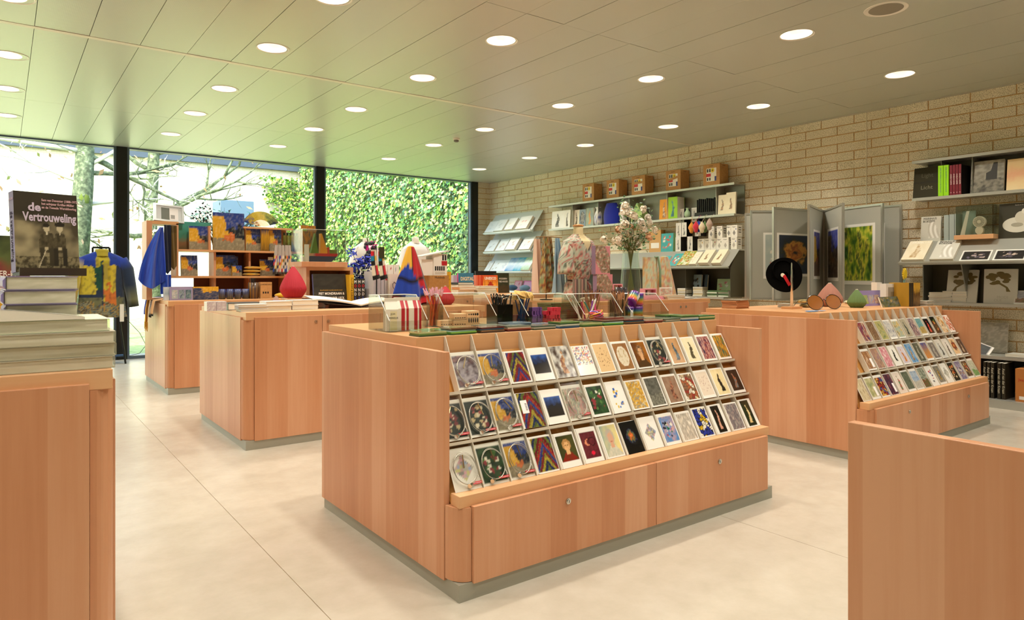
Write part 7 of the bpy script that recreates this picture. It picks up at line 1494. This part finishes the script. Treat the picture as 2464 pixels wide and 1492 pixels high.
# things on top of the case
ztop2 = z_top + .0206
xc, w_ = span(372, 446, YC+.02); t = T('picture_frame', 'tilted silver framed notice with a grey photograph on the shelf case', 'picture frame', (xc, YC+.08, ztop2), (R(-16), R(4), R(8))); hh = zat(400, 488, YC)-ztop2
MB().box(-w_/2,0,0,w_/2,.02,hh).o('mount', flat('#bcc4c8'), t); fr = MB(); e = .02
fr.box(-w_/2-.005,-.008,-.0,w_/2+.005,.022,e).box(-w_/2-.005,-.008,hh-e,w_/2+.005,.022,hh).box(-w_/2-.005,-.008,e,-w_/2+e,.022,hh-e).box(w_/2-e,-.008,e,w_/2+.005,.022,hh-e); fr.o('frame', mat('frame_silver', '#cfd8dd', .3, .5), t)
MB().box(-w_*.26,-.001,hh*.12,w_*.02,0,hh*.8).o('grey_photo', flat('#5a6258'), t); MB().box(w_*.02,-.001,hh*.12,w_*.32,0,hh*.8).o('white_sheet', flat('#dedede'), t); MB().box(w_*.06,-.002,hh*.2,w_*.2,-.001,hh*.42).o('grey_photo', flat('#8f9290'), t)
xc, _ = span(631, 632, YC+.08); t = T('paper_fan', 'open folding fan in yellow and blue on top of the shelf case', 'fan', (xc, YC+.12, z_top+.004), (R(-8), 0, 0)); rf = zat(631, 507, YC)-z_top
for i in range(26):
    a0 = R(18)+R(144)*i/26; a1 = R(18)+R(144)*(i+.55)/26; MB().add([(.02*math.cos(a0),0,.0+.02*math.sin(a0)),(.02*math.cos(a1),0,.02*math.sin(a1)),(rf*.5*math.cos(a1),0,rf*.5*math.sin(a1)),(rf*.5*math.cos(a0),0,rf*.5*math.sin(a0))], [(0,1,2,3)]).o('rib', mat('fan_wood', '#e0a55a', .6), t)
MB().grid(lambda u, v: (rf*(.48+.52*v)*math.cos(R(18)+R(144)*(1-u))*1.12, -.004*(int(u*52) % 2), rf*(.48+.52*v)*math.sin(R(18)+R(144)*(1-u))), 52, 6, 0, lambda u, v: pick([lin('#2a4a8f'), lin('#c9b53a'), lin('#d9c96a'), lin('#8fa55a'), lin('#26304a'), lin('#5a7a9a')], u*.8+.2*fbm(u*8, v*4, 3))).o('fan_leaf', MATTE, t)
t = T('dried_bouquet', 'dried branches with blue green leaves and dark berries behind the case', 'dried flowers', (span(535, 536, YC+.55)[0], YC+.55, ZT)); rr = random.Random(11); tw = MB(); lf = MB(); be = MB()
MB().lathe([(.001,0),(.07,0),(.09,.12),(.07,.26),(.06,.30),(.055,.30)], 18, caps=False).o('jar', mat('jar_teal', '#3f6a6a', .4), t, smooth=True)
hb = zat(535, 492, YC+.55)-ZT
for i in range(26):
    a = rr.uniform(-1.25, 1.25); end = Vector((.42*math.sin(a), rr.gauss(0,.06), hb*.72+hb*.30*math.cos(a)*rr.uniform(.6,1.05))); mid = Vector((end.x*.35, 0, hb*.62)); tw.tube([(0,0,.25), mid, (mid+end)/2+Vector((0,0,.03)), end], [.006,.005,.003,.0012], 5)
    for k in range(10):
        c = mid.lerp(end, rr.uniform(.3,1)) + Vector((rr.gauss(0,.03), rr.gauss(0,.03), rr.gauss(0,.03))); u = Vector((rr.gauss(0,1), rr.gauss(0,.4), rr.gauss(0,1))).normalized()*.05; v_ = u.orthogonal().normalized()*.009; lf.add([c, c+u*.5+v_, c+u, c+u*.5-v_], [(0,1,2,3)])
        if k < 4: be.blob(c+u*.3, .012, 6, 4)
q = tw.o('twig', flat('#5a4a3a', .9), t); q['kind'] = 'stuff'; q = lf.o('blue_green_leaf', mat('leaf_teal', '#3f8f8a', .7), t); q['kind'] = 'stuff'; q = be.o('dark_berry', flat('#1f2a3a', .4), t); q['kind'] = 'stuff'

# ================================================================== printed jacket on a black rail by the window
xj, yj = onz(300, 872, 0).x-.35, 10.95
t = T('garment_rail', 'black metal easel rail with a wire cable by the window', 'garment rail', (xj, yj, 0))
for s in (-1, 1): MB().tube([(.10*s+.05, 0, 1.62), (.18*s+.16, -.06 if s > 0 else .10, .0)], .014, 6).o('leg', BLACKM, t)
MB().tube([(.05,0,1.62),(.05,.3,.0)], .012, 6).o('leg', BLACKM, t); MB().tube([(-.05,0,1.62),(.15,0,1.62)], .014, 6).o('cross_bar', BLACKM, t); MB().box(-.02,-.02,.10,.34,.1,.12).o('foot_tray', flat('#2f4f73'), t)
MB().tube([(.36,.0,.62),(.52,-.02,.42),(.60,-.02,.24),(.52,-.02,.13),(.38,-.02,.10)], .004, 5).o('cable', flat('#4a4f45'), t)
def jac(u, v):
    n = fbm(u*5, v*6, 7)*.12
    if v > .80+n: c = '#1f3a9a' if abs(u-.5) > .14 else '#b5a52f'
    elif v < .22+n: c = pick([lin('#5a4a30'), lin('#8f8a6a'), lin('#2f4a5a'), lin('#a08040')], .5+fbm(u*18, v*22, 2)*1.2); return c
    elif .47 < u < .53: c = '#1c2a4a'
    elif u > .53+n*.3 and u < .78 and v < .45+n: c = '#c9702f'
    elif u > .53 and u < .80: c = '#c9b035'
    elif u < .30+n and v > .35: c = '#c9b53a'
    elif u < .47 and v > .42: c = '#1f4a3a'
    else: c = '#26324a' if v > .3 else '#6a6a4a'
    return mixc(lin(c), (.01,.02,.03), .35*max(0, fbm(u*16, v*16, 4)+.1)*2)
t = T('printed_jacket', 'jacket printed in yellow, blue and orange hanging by the window', 'jacket', (xj+.05, yj-.10, 0)); zt_, zb_ = 1.56, .66
def body(u, v):
    a = 2*math.pi*(u-.25); w2 = .30*(1-.12*math.sin(v*math.pi)) if v < .86 else .30*(1-((v-.86)/.14)**1.5*.72); d2 = .10 if v < .86 else .10*(1-((v-.86)/.14)*.45)
    return (w2*math.cos(a)*(1+.03*math.sin(6*a)*(1-v)), d2*math.sin(a), zb_+(zt_-zb_)*v)
MB().grid(body, 96, 64, 0, lambda u, v: jac((.5+.5*math.cos(2*math.pi*(u-.25))), v)).o('jacket_body', FAB, t, smooth=True)
for s in (-1, 1):
    pts = [Vector((s*.23, 0, 1.46)), Vector((s*.30, -.01, 1.32)), Vector((s*.335, -.02, 1.10)), Vector((s*.365, -.03, .90)), Vector((s*.38, -.03, .80))]
    m = MB(); m.tube(pts, [.075,.085,.078,.07,.068], 14)
    for i, v_ in enumerate(m.v): m.c[i] = jac(.2 if s < 0 else .86, max(0, min(1, (v_[2]-.75)/.8))) if v_[2] > .83 else lin('#1d1f1a')
    m.o('sleeve', FAB, t, smooth=True)
MB().lathe([(.10,zt_-.06),(.085,zt_-.01),(.075,zt_+.03),(.08,zt_+.035),(.085,zt_)], 20, c=lambda p_: lin('#a8982f'), caps=False).o('collar', FAB, t, smooth=True)
MB().box(.015,-.125,1.18,.055,-.12,1.40, 0, lin('#a08f3a')).o('hang_tag', PRT, t); MB().box(.20,-.118,.60,.25,-.114,.84, 0, lin('#e0ddd3')).o('paper_label', PRT, t)
MB().tube([(-.20,0,zt_-.06),(0,0,zt_+.02),(.20,0,zt_-.06)], .008, 6).tube([(0,0,zt_+.02),(0,0,zt_+.08),(.0,.03,zt_+.10)], .004, 5).o('hanger', BLACKM, t)

# ================================================================== left counter: tall pile of wrapped books
SHR = glass_mat('shrink_wrap', '#fafaf6', 1.0, .10, .2, .3)
ztd = ZT
for i in range(4):
    dx = [0, .004, .002, -.012][i]; th = .0335
    b = T('art_book', '%s of four large wrapped art books in the left pile' % ('lowest', 'second', 'third', 'topmost')[i], 'book', (.250+dx, 2.185+[0,.004,-.002,.006][i], ztd), 0, 'large wrapped art books')
    MB().box(-.40, 0, 0, 0, .30, .0022).box(-.40, 0, th-.0022, 0, .30, th).o('cover', flat('#c9c3b2' if i < 3 else '#dfe6cf'), b)
    pb = MB(); pb.grid(lambda u, v: (-.398+.394*u, .004, .0022+(th-.0044)*v), 24, 5, 0, lambda u, v: mixc(lin('#fffaf0'), lin('#e6decb'), .5+.9*fbm(u*2+i*3, v*9, i+5))); pb.box(-.398,.0042,.0022,-.004,.296,th-.0022, 0, lin('#efe8d6')); pb.o('pages', MATTE, b)
    MB().box(-.402,-.002,-.0002,.0016,-.0016,th+.0002).box(.0012,-.0016,0,.0016,.302,th).o('shrink_wrap', SHR, b); ztd += th+.0008
mgz = T('magazine', 'curled white magazine lying on the pile', 'magazine', (.180, 2.188, ztd), R(1))
MB().grid(lambda u, v: (-.40+.40*u, .09*v, .012*math.sin(math.pi*u)+.026*(1-u)+.006), 14, 4, 0, lambda u, v: lin('#e3dfd0') if not (.3 < u < .85 and .35 < v < .9) else lin('#8a8a80')).o('top_page', GLOSS, mgz, smooth=True)
pb = MB()
for i in range(14):
    f = lambda u: .012*math.sin(math.pi*u)+.026*(1-u)+.0055
    u0, u1 = i/14, (i+1)/14; pb.add([(-.40+.40*u0,0,0),(-.40+.40*u1,0,0),(-.40+.40*u1,0,f(u1)),(-.40+.40*u0,0,f(u0)),(-.40+.40*u0,.09,0),(-.40+.40*u1,.09,0),(-.40+.40*u1,.09,f(u1)),(-.40+.40*u0,.09,f(u0))], [(0,1,2,3),(1,5,6,2),(5,4,7,6),(4,0,3,7)])
pb.o('page_block', PAGES, mgz)
zz = ztd; LAV = lin('#8f84b8')
for i in range(3):
    th = .0385; b = T('wrapped_hardback', '%s of three wrapped hardbacks under the standing book' % ('lowest', 'middle', 'topmost')[i], 'book', (.172-.004*(i == 1), 2.285+.012*(i == 0), zz), R(1+i), 'wrapped hardbacks')
    MB().box(-.165,0,0,0,.24,.003, 0, LAV).box(-.165,0,th-.003,0,.24,th, 0, LAV).o('cover', PRT, b); pb = MB().grid(lambda u, v: (-.16+.158*u, .003, .003+(th-.006)*v), 12, 6, 0, lambda u, v: mixc(lin('#fffaf0'), lin('#e0dcc8'), .5+.8*fbm(u*4, v*5, i))); pb.box(-.163,.0032,.003,-.003,.237,th-.003, 0, lin('#dcd5be')); pb.o('pages', MATTE, b)
    MB().prism([(-.165,.003),(-.172,th*.3),(-.172,th*.7),(-.165,th-.003)], 0, .24, 'y').o('spine', flat('#8f84b8'), b); MB().box(-.168,-.0025,0,.002,-.002,th).o('shrink_wrap', SHR, b); zz += th+.0008
st = T('book_stand', 'low black book stand on the wrapped hardbacks', 'book stand', (.10, 2.335, zz), R(16)); MB().box(-.075,-.03,0,.09,.02,.010).o('base', BLACKM, st); MB().box(-.075,-.034,0,.09,-.030,.022).o('front_lip', flat('#3a2f22'), st); MB().hexa([(-.07,.015,.01),(.07,.015,.01),(.07,.02,.01),(-.07,.02,.01)], [(-.06,.06,.16),(.06,.06,.16),(.06,.065,.16),(-.06,.065,.16)]).o('back_rest', BLACKM, st)
def photo(u, v):
    base = mixc(lin('#4a4230'), lin('#a89c78'), .5+.9*fbm(u*3, v*4, 9)); 
    if v > .64: base = mixc(lin('#3a3427'), base, max(0, .72-v)*6)
    if v < .20: base = mixc(lin('#8f8462'), lin('#3f3722'), .5+1.3*fbm(u*26, v*30, 3))
    for (cx, w2, top, hat) in ((.49, .13, .60, 0), (.70, .10, .585, 1)):
        x = u-cx
        if .24 < v < .50 and abs(x) < w2*(1.0-.9*max(0, v-.38)*3): base = mixc(lin('#38311f'), lin('#5f563d'), .5+fbm(u*20, v*20, 5))
        if (x/.05)**2+((v-.55)/.042)**2 < 1: base = lin('#c9bd9a')
        if (x/.052)**2+((v-.59)/.025)**2 < 1 and not hat: base = lin('#2a2418')
        if hat and (x/.085)**2+((v-.605)/.03)**2 < 1: base = lin('#2a251a')
        if abs(x) < .014 and .47 < v < .505: base = lin('#d9cfae')
        if .08 < v < .30 and abs(abs(x)-.07) < .035: base = lin('#3f3826') if not hat else lin('#2f2a1d')
        if abs(x+.01) < .03 and abs(v-.30) < .018: base = lin('#bfb28e')
    if abs((u-.33)-(v-.02)*.55) < .008 and v < .28: base = lin('#cfc3a0')
    return base
b = bk('standing book lettered de Vertrouweling with a couple seated on grass', .158, .226, .034, photo, (.105, 2.325, zz+.0105), (-.10, 0, R(17)), spine='#8075b0', back='#8075b0', nx=70, ny=84, m=PRT)
lv = mat('ink_lilac', '#d3c3d6', .6)
text('de', .032, lv, b, (-.030, -.001, .183), bold=.001); text('Vertrouweling', .0345, lv, b, (.008, -.001, .155), sx=.66, bold=.001)
for i, s in enumerate(('Sam van Deventer (1888-1972),', 'het echtpaar Kröller-Müller', 'en de Tweede Wereldoorlog')): text(s, .0095, mat('ink_pink', '#e0b5b8', .6), b, (-.012, -.001, .205-.0105*i), align='LEFT', sx=.78, bold=.0002)
text('de vertrouweling', .024, mat('ink_violet', '#2a2440', .6), b, (-.0796, .017, .10), (R(90), R(90), R(-90)), sx=.85); text('Ariëtte Dekker', .010, mat('ink_lilac', '#d3c3d6', .6), b, (-.0796, .017, .205), (R(90), 0, R(-90)), sx=.5); text('Ariëtte Dekker', .012, lv, b, (.045, -.001, .006))
# what shows behind the pile at the very left
xm = span(4, 5, 5.0)[0]
b = bk('museum guide with white lettering half hidden at the left edge', .34, .50, .02, art('bands', ['#26301f','#5a6a3a','#8a3a3a','#3a2430','#2f2026','#20181c'], 3), (xm-.03, 5.05, ZT), (-.08, 0, R(6)), spine='#1c1a1a', nx=16, ny=24)
for s, xx, zz2, sz in (('ER-M', .06, .27, .048), ('M', .02, .225, .048), ('nk', .06, .15, .05), ('Mu', .06, .10, .055)): text(s, sz, INKW, b, (xx, -.001, zz2), sx=.8, bold=.0008)
jk = T('yellow_garment', 'yellow and blue printed garment at the left edge below the guide', 'garment', (xm-.02, 4.96, 0)); MB().grid(lambda u, v: (-.2+.30*u, .02*math.sin(u*14), .985+.17*v), 16, 10, 0, lambda u, v: lin('#d9a92a') if u > .62 else lin('#2a4a7a') if u > .45 else lin('#c98f2a')).o('fabric', FAB, jk, smooth=True)
# ================================================================== counter with the robe and the flowers
YG = 5.45
def robe_p(p): return robe_c(p[0]*4.2+p[1]*3.1, p[2]*4.2+p[1]*1.7)
def robe_c(u, v):
    k = fbm(u*11, v*11, 3, 4); c = mixc(lin('#b3c0ac'), lin('#e0d6bd'), .5+k)
    if k > .15: c = mixc(lin('#cf8a80'), c, .2)
    if fbm(u*19+4, v*19, 8, 3) > .27: c = lin('#b05a55')
    if fbm(u*24, v*24, 12, 3) > .36: c = lin('#6a7564')
    return c
xc, w_ = span(1349, 1432, YG); ztop = zat(1392, 545, YG); t = T('robe_bust', 'dress form in a flowered wrap robe on the counter', 'mannequin', (xc, YG, ZT)); h = ztop-ZT
LIN_ = mat('form_linen', '#e0cfa0', .8); CAPW = mat('cap_wood', '#c98a4a', .3, coat=.5)
MB().lathe([(.075,h-.15),(.058,h-.10),(.05,h-.05),(.052,h-.005),(.001,h)], 24, caps=False).o('neck', LIN_, t, smooth=True); MB().blob((0,0,h+.008), (.062,.062,.016), 24, 8).o('wooden_cap', CAPW, t, smooth=True)
prof = [(.17,0),(.18,.06),(.165,.17),(.128,.21),(.15,.27),(.185,.38),(.20,.46),(.205,h-.20),(.19,h-.16),(.13,h-.125),(.085,h-.095),(.078,h-.085)]
def shape(u, v):
    k = v*(len(prof)-1.001); i = int(k); f = k-i; r, z = prof[i][0]+(prof[i+1][0]-prof[i][0])*f, prof[i][1]+(prof[i+1][1]-prof[i][1])*f; a = 2*math.pi*u; w2 = r*(1+.035*math.sin(9*a+z*20)*(1-v))
    return (w2*1.02*math.cos(a), w2*.62*math.sin(a), z)
def robe_f(u, v):
    # the V of bare form between the lapels
    a = (u-.75); k = v*(len(prof)-1.001); i = int(k); z = prof[i][1]+(prof[i+1][1]-prof[i][1])*(k-i)
    if z > h-.26 and abs(a-.015) < .10*(z-(h-.26))/.18: return lin('#e0cfa0')
    if z > h-.27 and abs(abs(a-.015)-.10*max(0,(z-(h-.26)))/.18) < .010: return lin('#4f4238')
    return robe_p(shape(u, v))
MB().grid(shape, 72, 60, 0, robe_f).o('robe_body', FAB, t, smooth=True)
for s in (-1, 1):
    m = MB(); q_ = [(s*(.145+.06*min(1, k/6)), -.01-.003*k, h-.165-.034*k) for k in range(11)]; m.tube(q_, [.040+.022*min(1, k/3)+.0035*k for k in range(11)], 30)
    for i, v_ in enumerate(m.v): m.c[i] = robe_p(v_)
    m.o('sleeve', FAB, t, smooth=True)
m = MB(); m.tube([(.128*1.03*math.cos(a), .128*.66*math.sin(a), .212+.004*math.sin(3*a)) for a in [2*math.pi*i/26 for i in range(26)]], .010, 6, c=lin('#5a4a42'), closed=True); m.tube([(.03,-.09,.21),(.06,-.11,.16),(.10,-.10,.06)], .008, 6, c=lin('#b56a62')); m.tube([(.03,-.09,.21),(.02,-.12,.15),(.0,-.11,.03)], .008, 6, c=lin('#8a5a52')); m.o('sash', FAB, t, smooth=True)
# three scarves on a rail to its left
def hang(label, a, b, pyt, pyb, Y, cf, seed, flare=.5, name='scarf'):
    xc, w_ = span(a, b, Y); z1 = zat((a+b)/2, pyt, Y); z0 = max(ZT+.004, zat((a+b)/2, pyb, Y)); t = T(name, label, 'scarf', (xc, Y, z0), 0, 'scarves on the rail'); hh = z1-z0
    MB().grid(lambda u, v: ((u-.5)*w_*(1-flare*v), .035*math.sin(u*13+seed+v*1.5)*(1.1-.6*v)+.03*v, hh*v+.012*math.sin(u*9+seed)*(1-v)*.3+.006), 36, 22, 0, cf).o('silk_fall', FAB, t, smooth=True); return t
hang('plain peach silk scarf on the rail', 1283, 1312, 576, 706, 5.72, lambda u, v: pick([lin('#e0bda5'), lin('#ecd0ba')], .5+.5*math.sin(u*20)), 1)
hang('flowered silk scarf in green, gold and red on the rail', 1300, 1340, 572, 706, 5.66, lambda u, v: pick([lin('#8a9a6a'), lin('#c9a95a'), lin('#a0503a'), lin('#5a5a3a'), lin('#d9c98f'), lin('#7a8f85')], .5+.9*fbm(u*7, v*9, 4, 4)), 2)
hang('pale blue silk scarf on the rail', 1328, 1360, 574, 706, 5.60, lambda u, v: pick([lin('#8fb5cf'), lin('#b5d3e3'), lin('#a0c3d9')], .5+.5*math.sin(u*16+v*2)), 3, .75)
xr = span(1318, 1319, 5.68)[0]; t = T('scarf_rail', 'slim bent metal rail that carries three scarves', 'scarf rail', (xr, 5.68, ZT)); zr = zat(1318, 571, 5.68)-ZT
MB().tube([(-.14,.03,zr),(0,.03,zr+.008),(.17,-.04,zr)], .006, 6).o('cross_bar', flat('#8a6a3a', .4), t); MB().lathe([(.07,0),(.07,.008),(.006,.012),(.006,zr)], 14).o('post', BLACKM, t, (0,.03,0))
# puzzle boxes
PINK = '#d98f9a'
def puz(a, b, pyt, zb, label, seed, Y=5.32):
    xc, w_ = span(a, b, Y); hh = zat((a+b)/2, pyt, Y)-zb
    f = lambda u, v: lin(PINK) if (u+v < .45 or u+v > 1.62 or v < .05) else pick([lin('#6a6a4a'), lin('#a0705a'), lin('#8f9a85'), lin('#b5605a'), lin('#c9c3a9')], .5+.9*fbm(u*8, v*9, seed, 4))
    t = tag(plate('puzzle_box', w_, hh, .06, f, (xc, Y, zb), 0, nx=26, ny=34, edge='#9a80a0'), label, 'puzzle box', 'pink puzzle boxes'); return t, hh
t1, h1 = puz(1436, 1474, 660, ZT, 'lower pink cornered puzzle box with blossom picture', 5, 5.16)
t2, h2 = puz(1433, 1468, 592, ZT+h1+.0006, 'upper pink cornered puzzle box standing on the other', 7, 5.16)
text('PUZZLE', .018, INKW, t2, (.02, -.001, .06))
PKM = mat('pink_card', '#e09aa5', .6)
def mugbox(a, b, py, z, label, Y):
    xc, w_ = span(a, b, Y); t = T('mug_box', label, 'box', (xc, Y, z), 0, 'pink window mug boxes'); x = w_/2; hh = .085; e = .012
    MB().box(-x,0,0,x,.07,e).box(-x,0,hh-e,x,.07,hh).box(-x,0,e,-x+e,.07,hh-e).box(x-e,0,e,x,.07,hh-e).box(-x+e,.06,e,x-e,.07,hh-e).o('frame_carton', PKM, t)
    MB().lathe([(.001,0),(.024,0),(.025,.058),(.021,.058),(.02,.004)], 18, c=lambda p_: robe_c(math.atan2(p_[1],p_[0])*.5, p_[2]*6), caps=False).o('mug_body', MUG, t, (-.004,.034,e+.001), smooth=True)
    MB().tube([(.020,.034,e+.05),(.034,.034,e+.04),(.034,.034,e+.02),(.020,.034,e+.012)], .003, 5).o('mug_handle', flat('#6a6258'), t)
    return hh
hbx = mugbox(1472, 1490, 690, ZT, 'lower left pink window box with a mug', 5.36); mugbox(1490, 1512, 690, ZT, 'lower right pink window box with a mug', 5.34); mugbox(1476, 1498, 650, ZT+.0856, 'upper pink window box with a mug', 5.355)
mugbox(1551, 1580, 690, ZT+.036, 'pink window box with a mug right of the glass vase', 5.10)
for i in range(3): xc, w_ = span(1549+5*i, 1606+4*i, 5.05); tag(MB().box(-w_/2,0,0,w_/2,.14,.0115).o('flat_pink_box', PKM, loc=(xc, 5.02+.01*i, ZT+.012*i)), '%s flat pink box in the pile right of the vase' % ('lowest', 'middle', 'topmost')[i], 'box', 'flat pink boxes')
xc, w_ = span(1593, 1622, 5.2); tag(plate('blossom_card', w_, .13, .012, art('mix', ['#b5c3ae','#d9c9b0','#c98f80','#a9b5a0'], 8, (.02,.02,.12,.02)), (xc, 5.22, ZT), (-.1,0,0), nx=16, ny=16), 'pale blossom card in front of the draped cloth', 'card')
# glass vase of white flowers
xv = span(1517, 1518, 5.45)[0]; t = T('flower_vase', 'tall ribbed glass vase with white flowers and green leaves', 'vase', (xv, 5.45, ZT)); hv = zat(1517, 604, 5.45)-ZT
n = 40; prof = [(.07,0),(.105,.03),(.118,.10),(.115,.17),(.095,hv*.8),(.088,hv-.01),(.095,hv)]
MB().grid(lambda u, v: (lambda k: (lambda i, f: (lambda r, z: (r*(1+.02*math.cos(20*2*math.pi*u))*math.cos(2*math.pi*u), r*(1+.02*math.cos(20*2*math.pi*u))*math.sin(2*math.pi*u), z))(prof[i][0]+(prof[i+1][0]-prof[i][0])*f, prof[i][1]+(prof[i+1][1]-prof[i][1])*f))(int(k), k-int(k)))(v*5.999), 80, 18).o('glass_body', VASEG, t, smooth=True)
MB().lathe([(.001,.004),(.09,.006),(.1,.03)], 30, caps=False).o('glass_foot', VASEG, t, smooth=True)
rr = random.Random(21); zf0, zf1 = zat(1517, 612, 5.45)-ZT, zat(1517, 478, 5.45)-ZT
WP = [mat('petal_cream', '#fbf1df', .7), mat('petal_white', '#fffaf0', .7), mat('petal_blush', '#e6b58f', .7)]; LG = [mat('leaf_green', '#4f7a3a', .6), mat('leaf_grey_green', '#7f9a6a', .65), mat('leaf_dark', '#35562a', .6)]
stems = MB(); heads = []
for i in range(40):
    a = rr.uniform(0, 6.28); rad = rr.uniform(.05, .40)*(1 if math.cos(a) > 0 else .95); e = Vector((rad*math.cos(a), rad*.55*math.sin(a), zf0+(zf1-zf0)*rr.uniform(.12, .92)*(1-.35*(rad/.36)**2))); heads.append(e)
    stems.tube([(.05*math.cos(a+3), .05*math.sin(a+3), .02), (.03*math.cos(a), .03*math.sin(a), hv), (e.x*.55, e.y*.55, hv+(e.z-hv)*.55), tuple(e)], [.0035,.0035,.003,.0018], 5)
so_ = stems.o('stem', mat('stem_brown', '#6a6a35', .8), t); so_['kind'] = 'stuff'
for i, e in enumerate(heads[:33]):
    fl_ = MB(); s0 = rr.uniform(.034, .052)
    for k in range(34):
        d = Vector((rr.gauss(0,1), rr.gauss(0,1), rr.gauss(.2,1))).normalized(); c = e + d*s0*rr.uniform(.4,1.15); u = d.orthogonal().normalized()*.021; v_ = d.cross(u).normalized()*.021
        fl_.add([c+u+d*.004, c+v_, c-u+d*.004, c-v_, c-d*.004], [(0,1,4),(1,2,4),(2,3,4),(3,0,4)])
    fl_.o('flower_head', WP[0 if i % 3 else 1] if i % 9 else WP[2], t)
for q in range(3):
    lf = MB()
    for k in range(170):
        e = rr.choice(heads); c = e*rr.uniform(.75,1.12) + Vector((rr.gauss(0,.035), rr.gauss(0,.03), rr.gauss(0,.045))); c.z = max(c.z, hv+.02); u = Vector((rr.gauss(0,1), rr.gauss(0,.6), rr.gauss(.2,.8))).normalized()*rr.uniform(.028,.05); v_ = u.orthogonal().normalized()*u.length*.38
        lf.add([c, c+u*.4+v_, c+u, c+u*.4-v_], [(0,1,2,3)])
    lo = lf.o('leaf_spray', LG[q], t); lo['kind'] = 'stuff'
# draped flowered cloth, floral bag, tubs, booklets
cf = lambda u, v: pick([lin('#b5c3a0'), lin('#d9d0ae'), lin('#c98a78'), lin('#e0b56a'), lin('#c3c9b0')], .5+.9*fbm(u*12, v*7, 6, 4))
cloth('flowered green and cream cloth draped over a stand by the vase', span(1598, 1599, 5.5)[0], 5.5, ZT, zat(1598, 618, 5.5)-ZT, .06, .17, cf, 9, folds=6, sy=.5)
xc, w_ = span(1546, 1582, 5.38); hb_ = zat(1560, 619, 5.38)-ZT; t = T('cloth_bag', 'pale green flowered cloth bag behind the pink boxes', 'bag', (xc, 5.38, ZT)); MB().grid(lambda u, v: ((u-.5)*w_, -.03*math.sin(math.pi*u)*(1-.5*v), hb_*v), 14, 16, 0, lambda u, v: pick([lin('#b5cbb0'), lin('#cfd9b8'), lin('#d9b070'), lin('#c9a590')], .45+.8*fbm(u*7, v*8, 2, 3))).grid(lambda u, v: ((.5-u)*w_, .04*math.sin(math.pi*u), hb_*v), 10, 8, 0, lambda u, v: lin('#b5c3a8')).o('bag_body', FAB, t, smooth=True); MB().tube([(w_*.3,0,hb_),(w_*.45,-.02,hb_+.01),(w_*.55,-.03,hb_*.7),(w_*.55,-.03,hb_*.25)], .014, 8).o('strap', mat('strap_green', '#8fae90', .8), t, smooth=True)
xc, w_ = span(1378, 1411, 5.08); t = T('pencil_pack', 'pack of flowered pencils in front of the robe', 'pencil pack', (xc, 5.08, ZT)); hh = zat(1395, 672, 5.08)-ZT
for i in range(8): MB().tube([(-w_*.44+w_*.126*i,0,.0),(-w_*.44+w_*.126*i,0,hh)], w_*.058, 8, c=lin(('#8a7a6a', '#b58a80', '#6a5a52', '#a5a08a')[i % 4])).o('pencil', FAB, t)
xc, w_ = span(1398, 1438, 4.98); tag(MB().box(-w_/2,-.01,0,w_/2,.01,.075, 0, lin('#b5a58f')).o('glasses_case', FAB, loc=(xc, 5.0, ZT+.0005), rot=(0, R(20), 0)) if False else MB().blob((0,0,.026), (w_*.5,.03,.026), 18, 8, c=lin('#a99a80')).o('glasses_case', FAB, loc=(xc, 5.0, ZT), smooth=True), 'flowered soft case lying in front of the robe', 'case')
xc, w_ = span(1320, 1396, 3.10); stack('olive edged notebook in the pile behind the plastic bricks', 8, w_, .13, .0115, (xc, 3.14, ZT), 0, ['#55562a','#6a6430'], 'olive edged notebooks', .003, page='#4f5026', seed=1)
xc, w_ = span(1604, 1645, 5.0); stack('tan paperback at the right end of the robe counter', 2, w_, .16, .022, (xc, 5.06, ZT), 0, ['#d3c3a5','#c9b595'], 'paperbacks at the right end', .003, seed=5)
xc, w_ = span(1648, 1682, 5.0); stack('white leaflet fanned at the right end of the robe counter', 3, w_, .15, .005, (xc, 5.08, ZT), 0, ['#e6e6e3','#c9d3d9','#efe9e0'], 'leaflets at the right end', .02, seed=6)
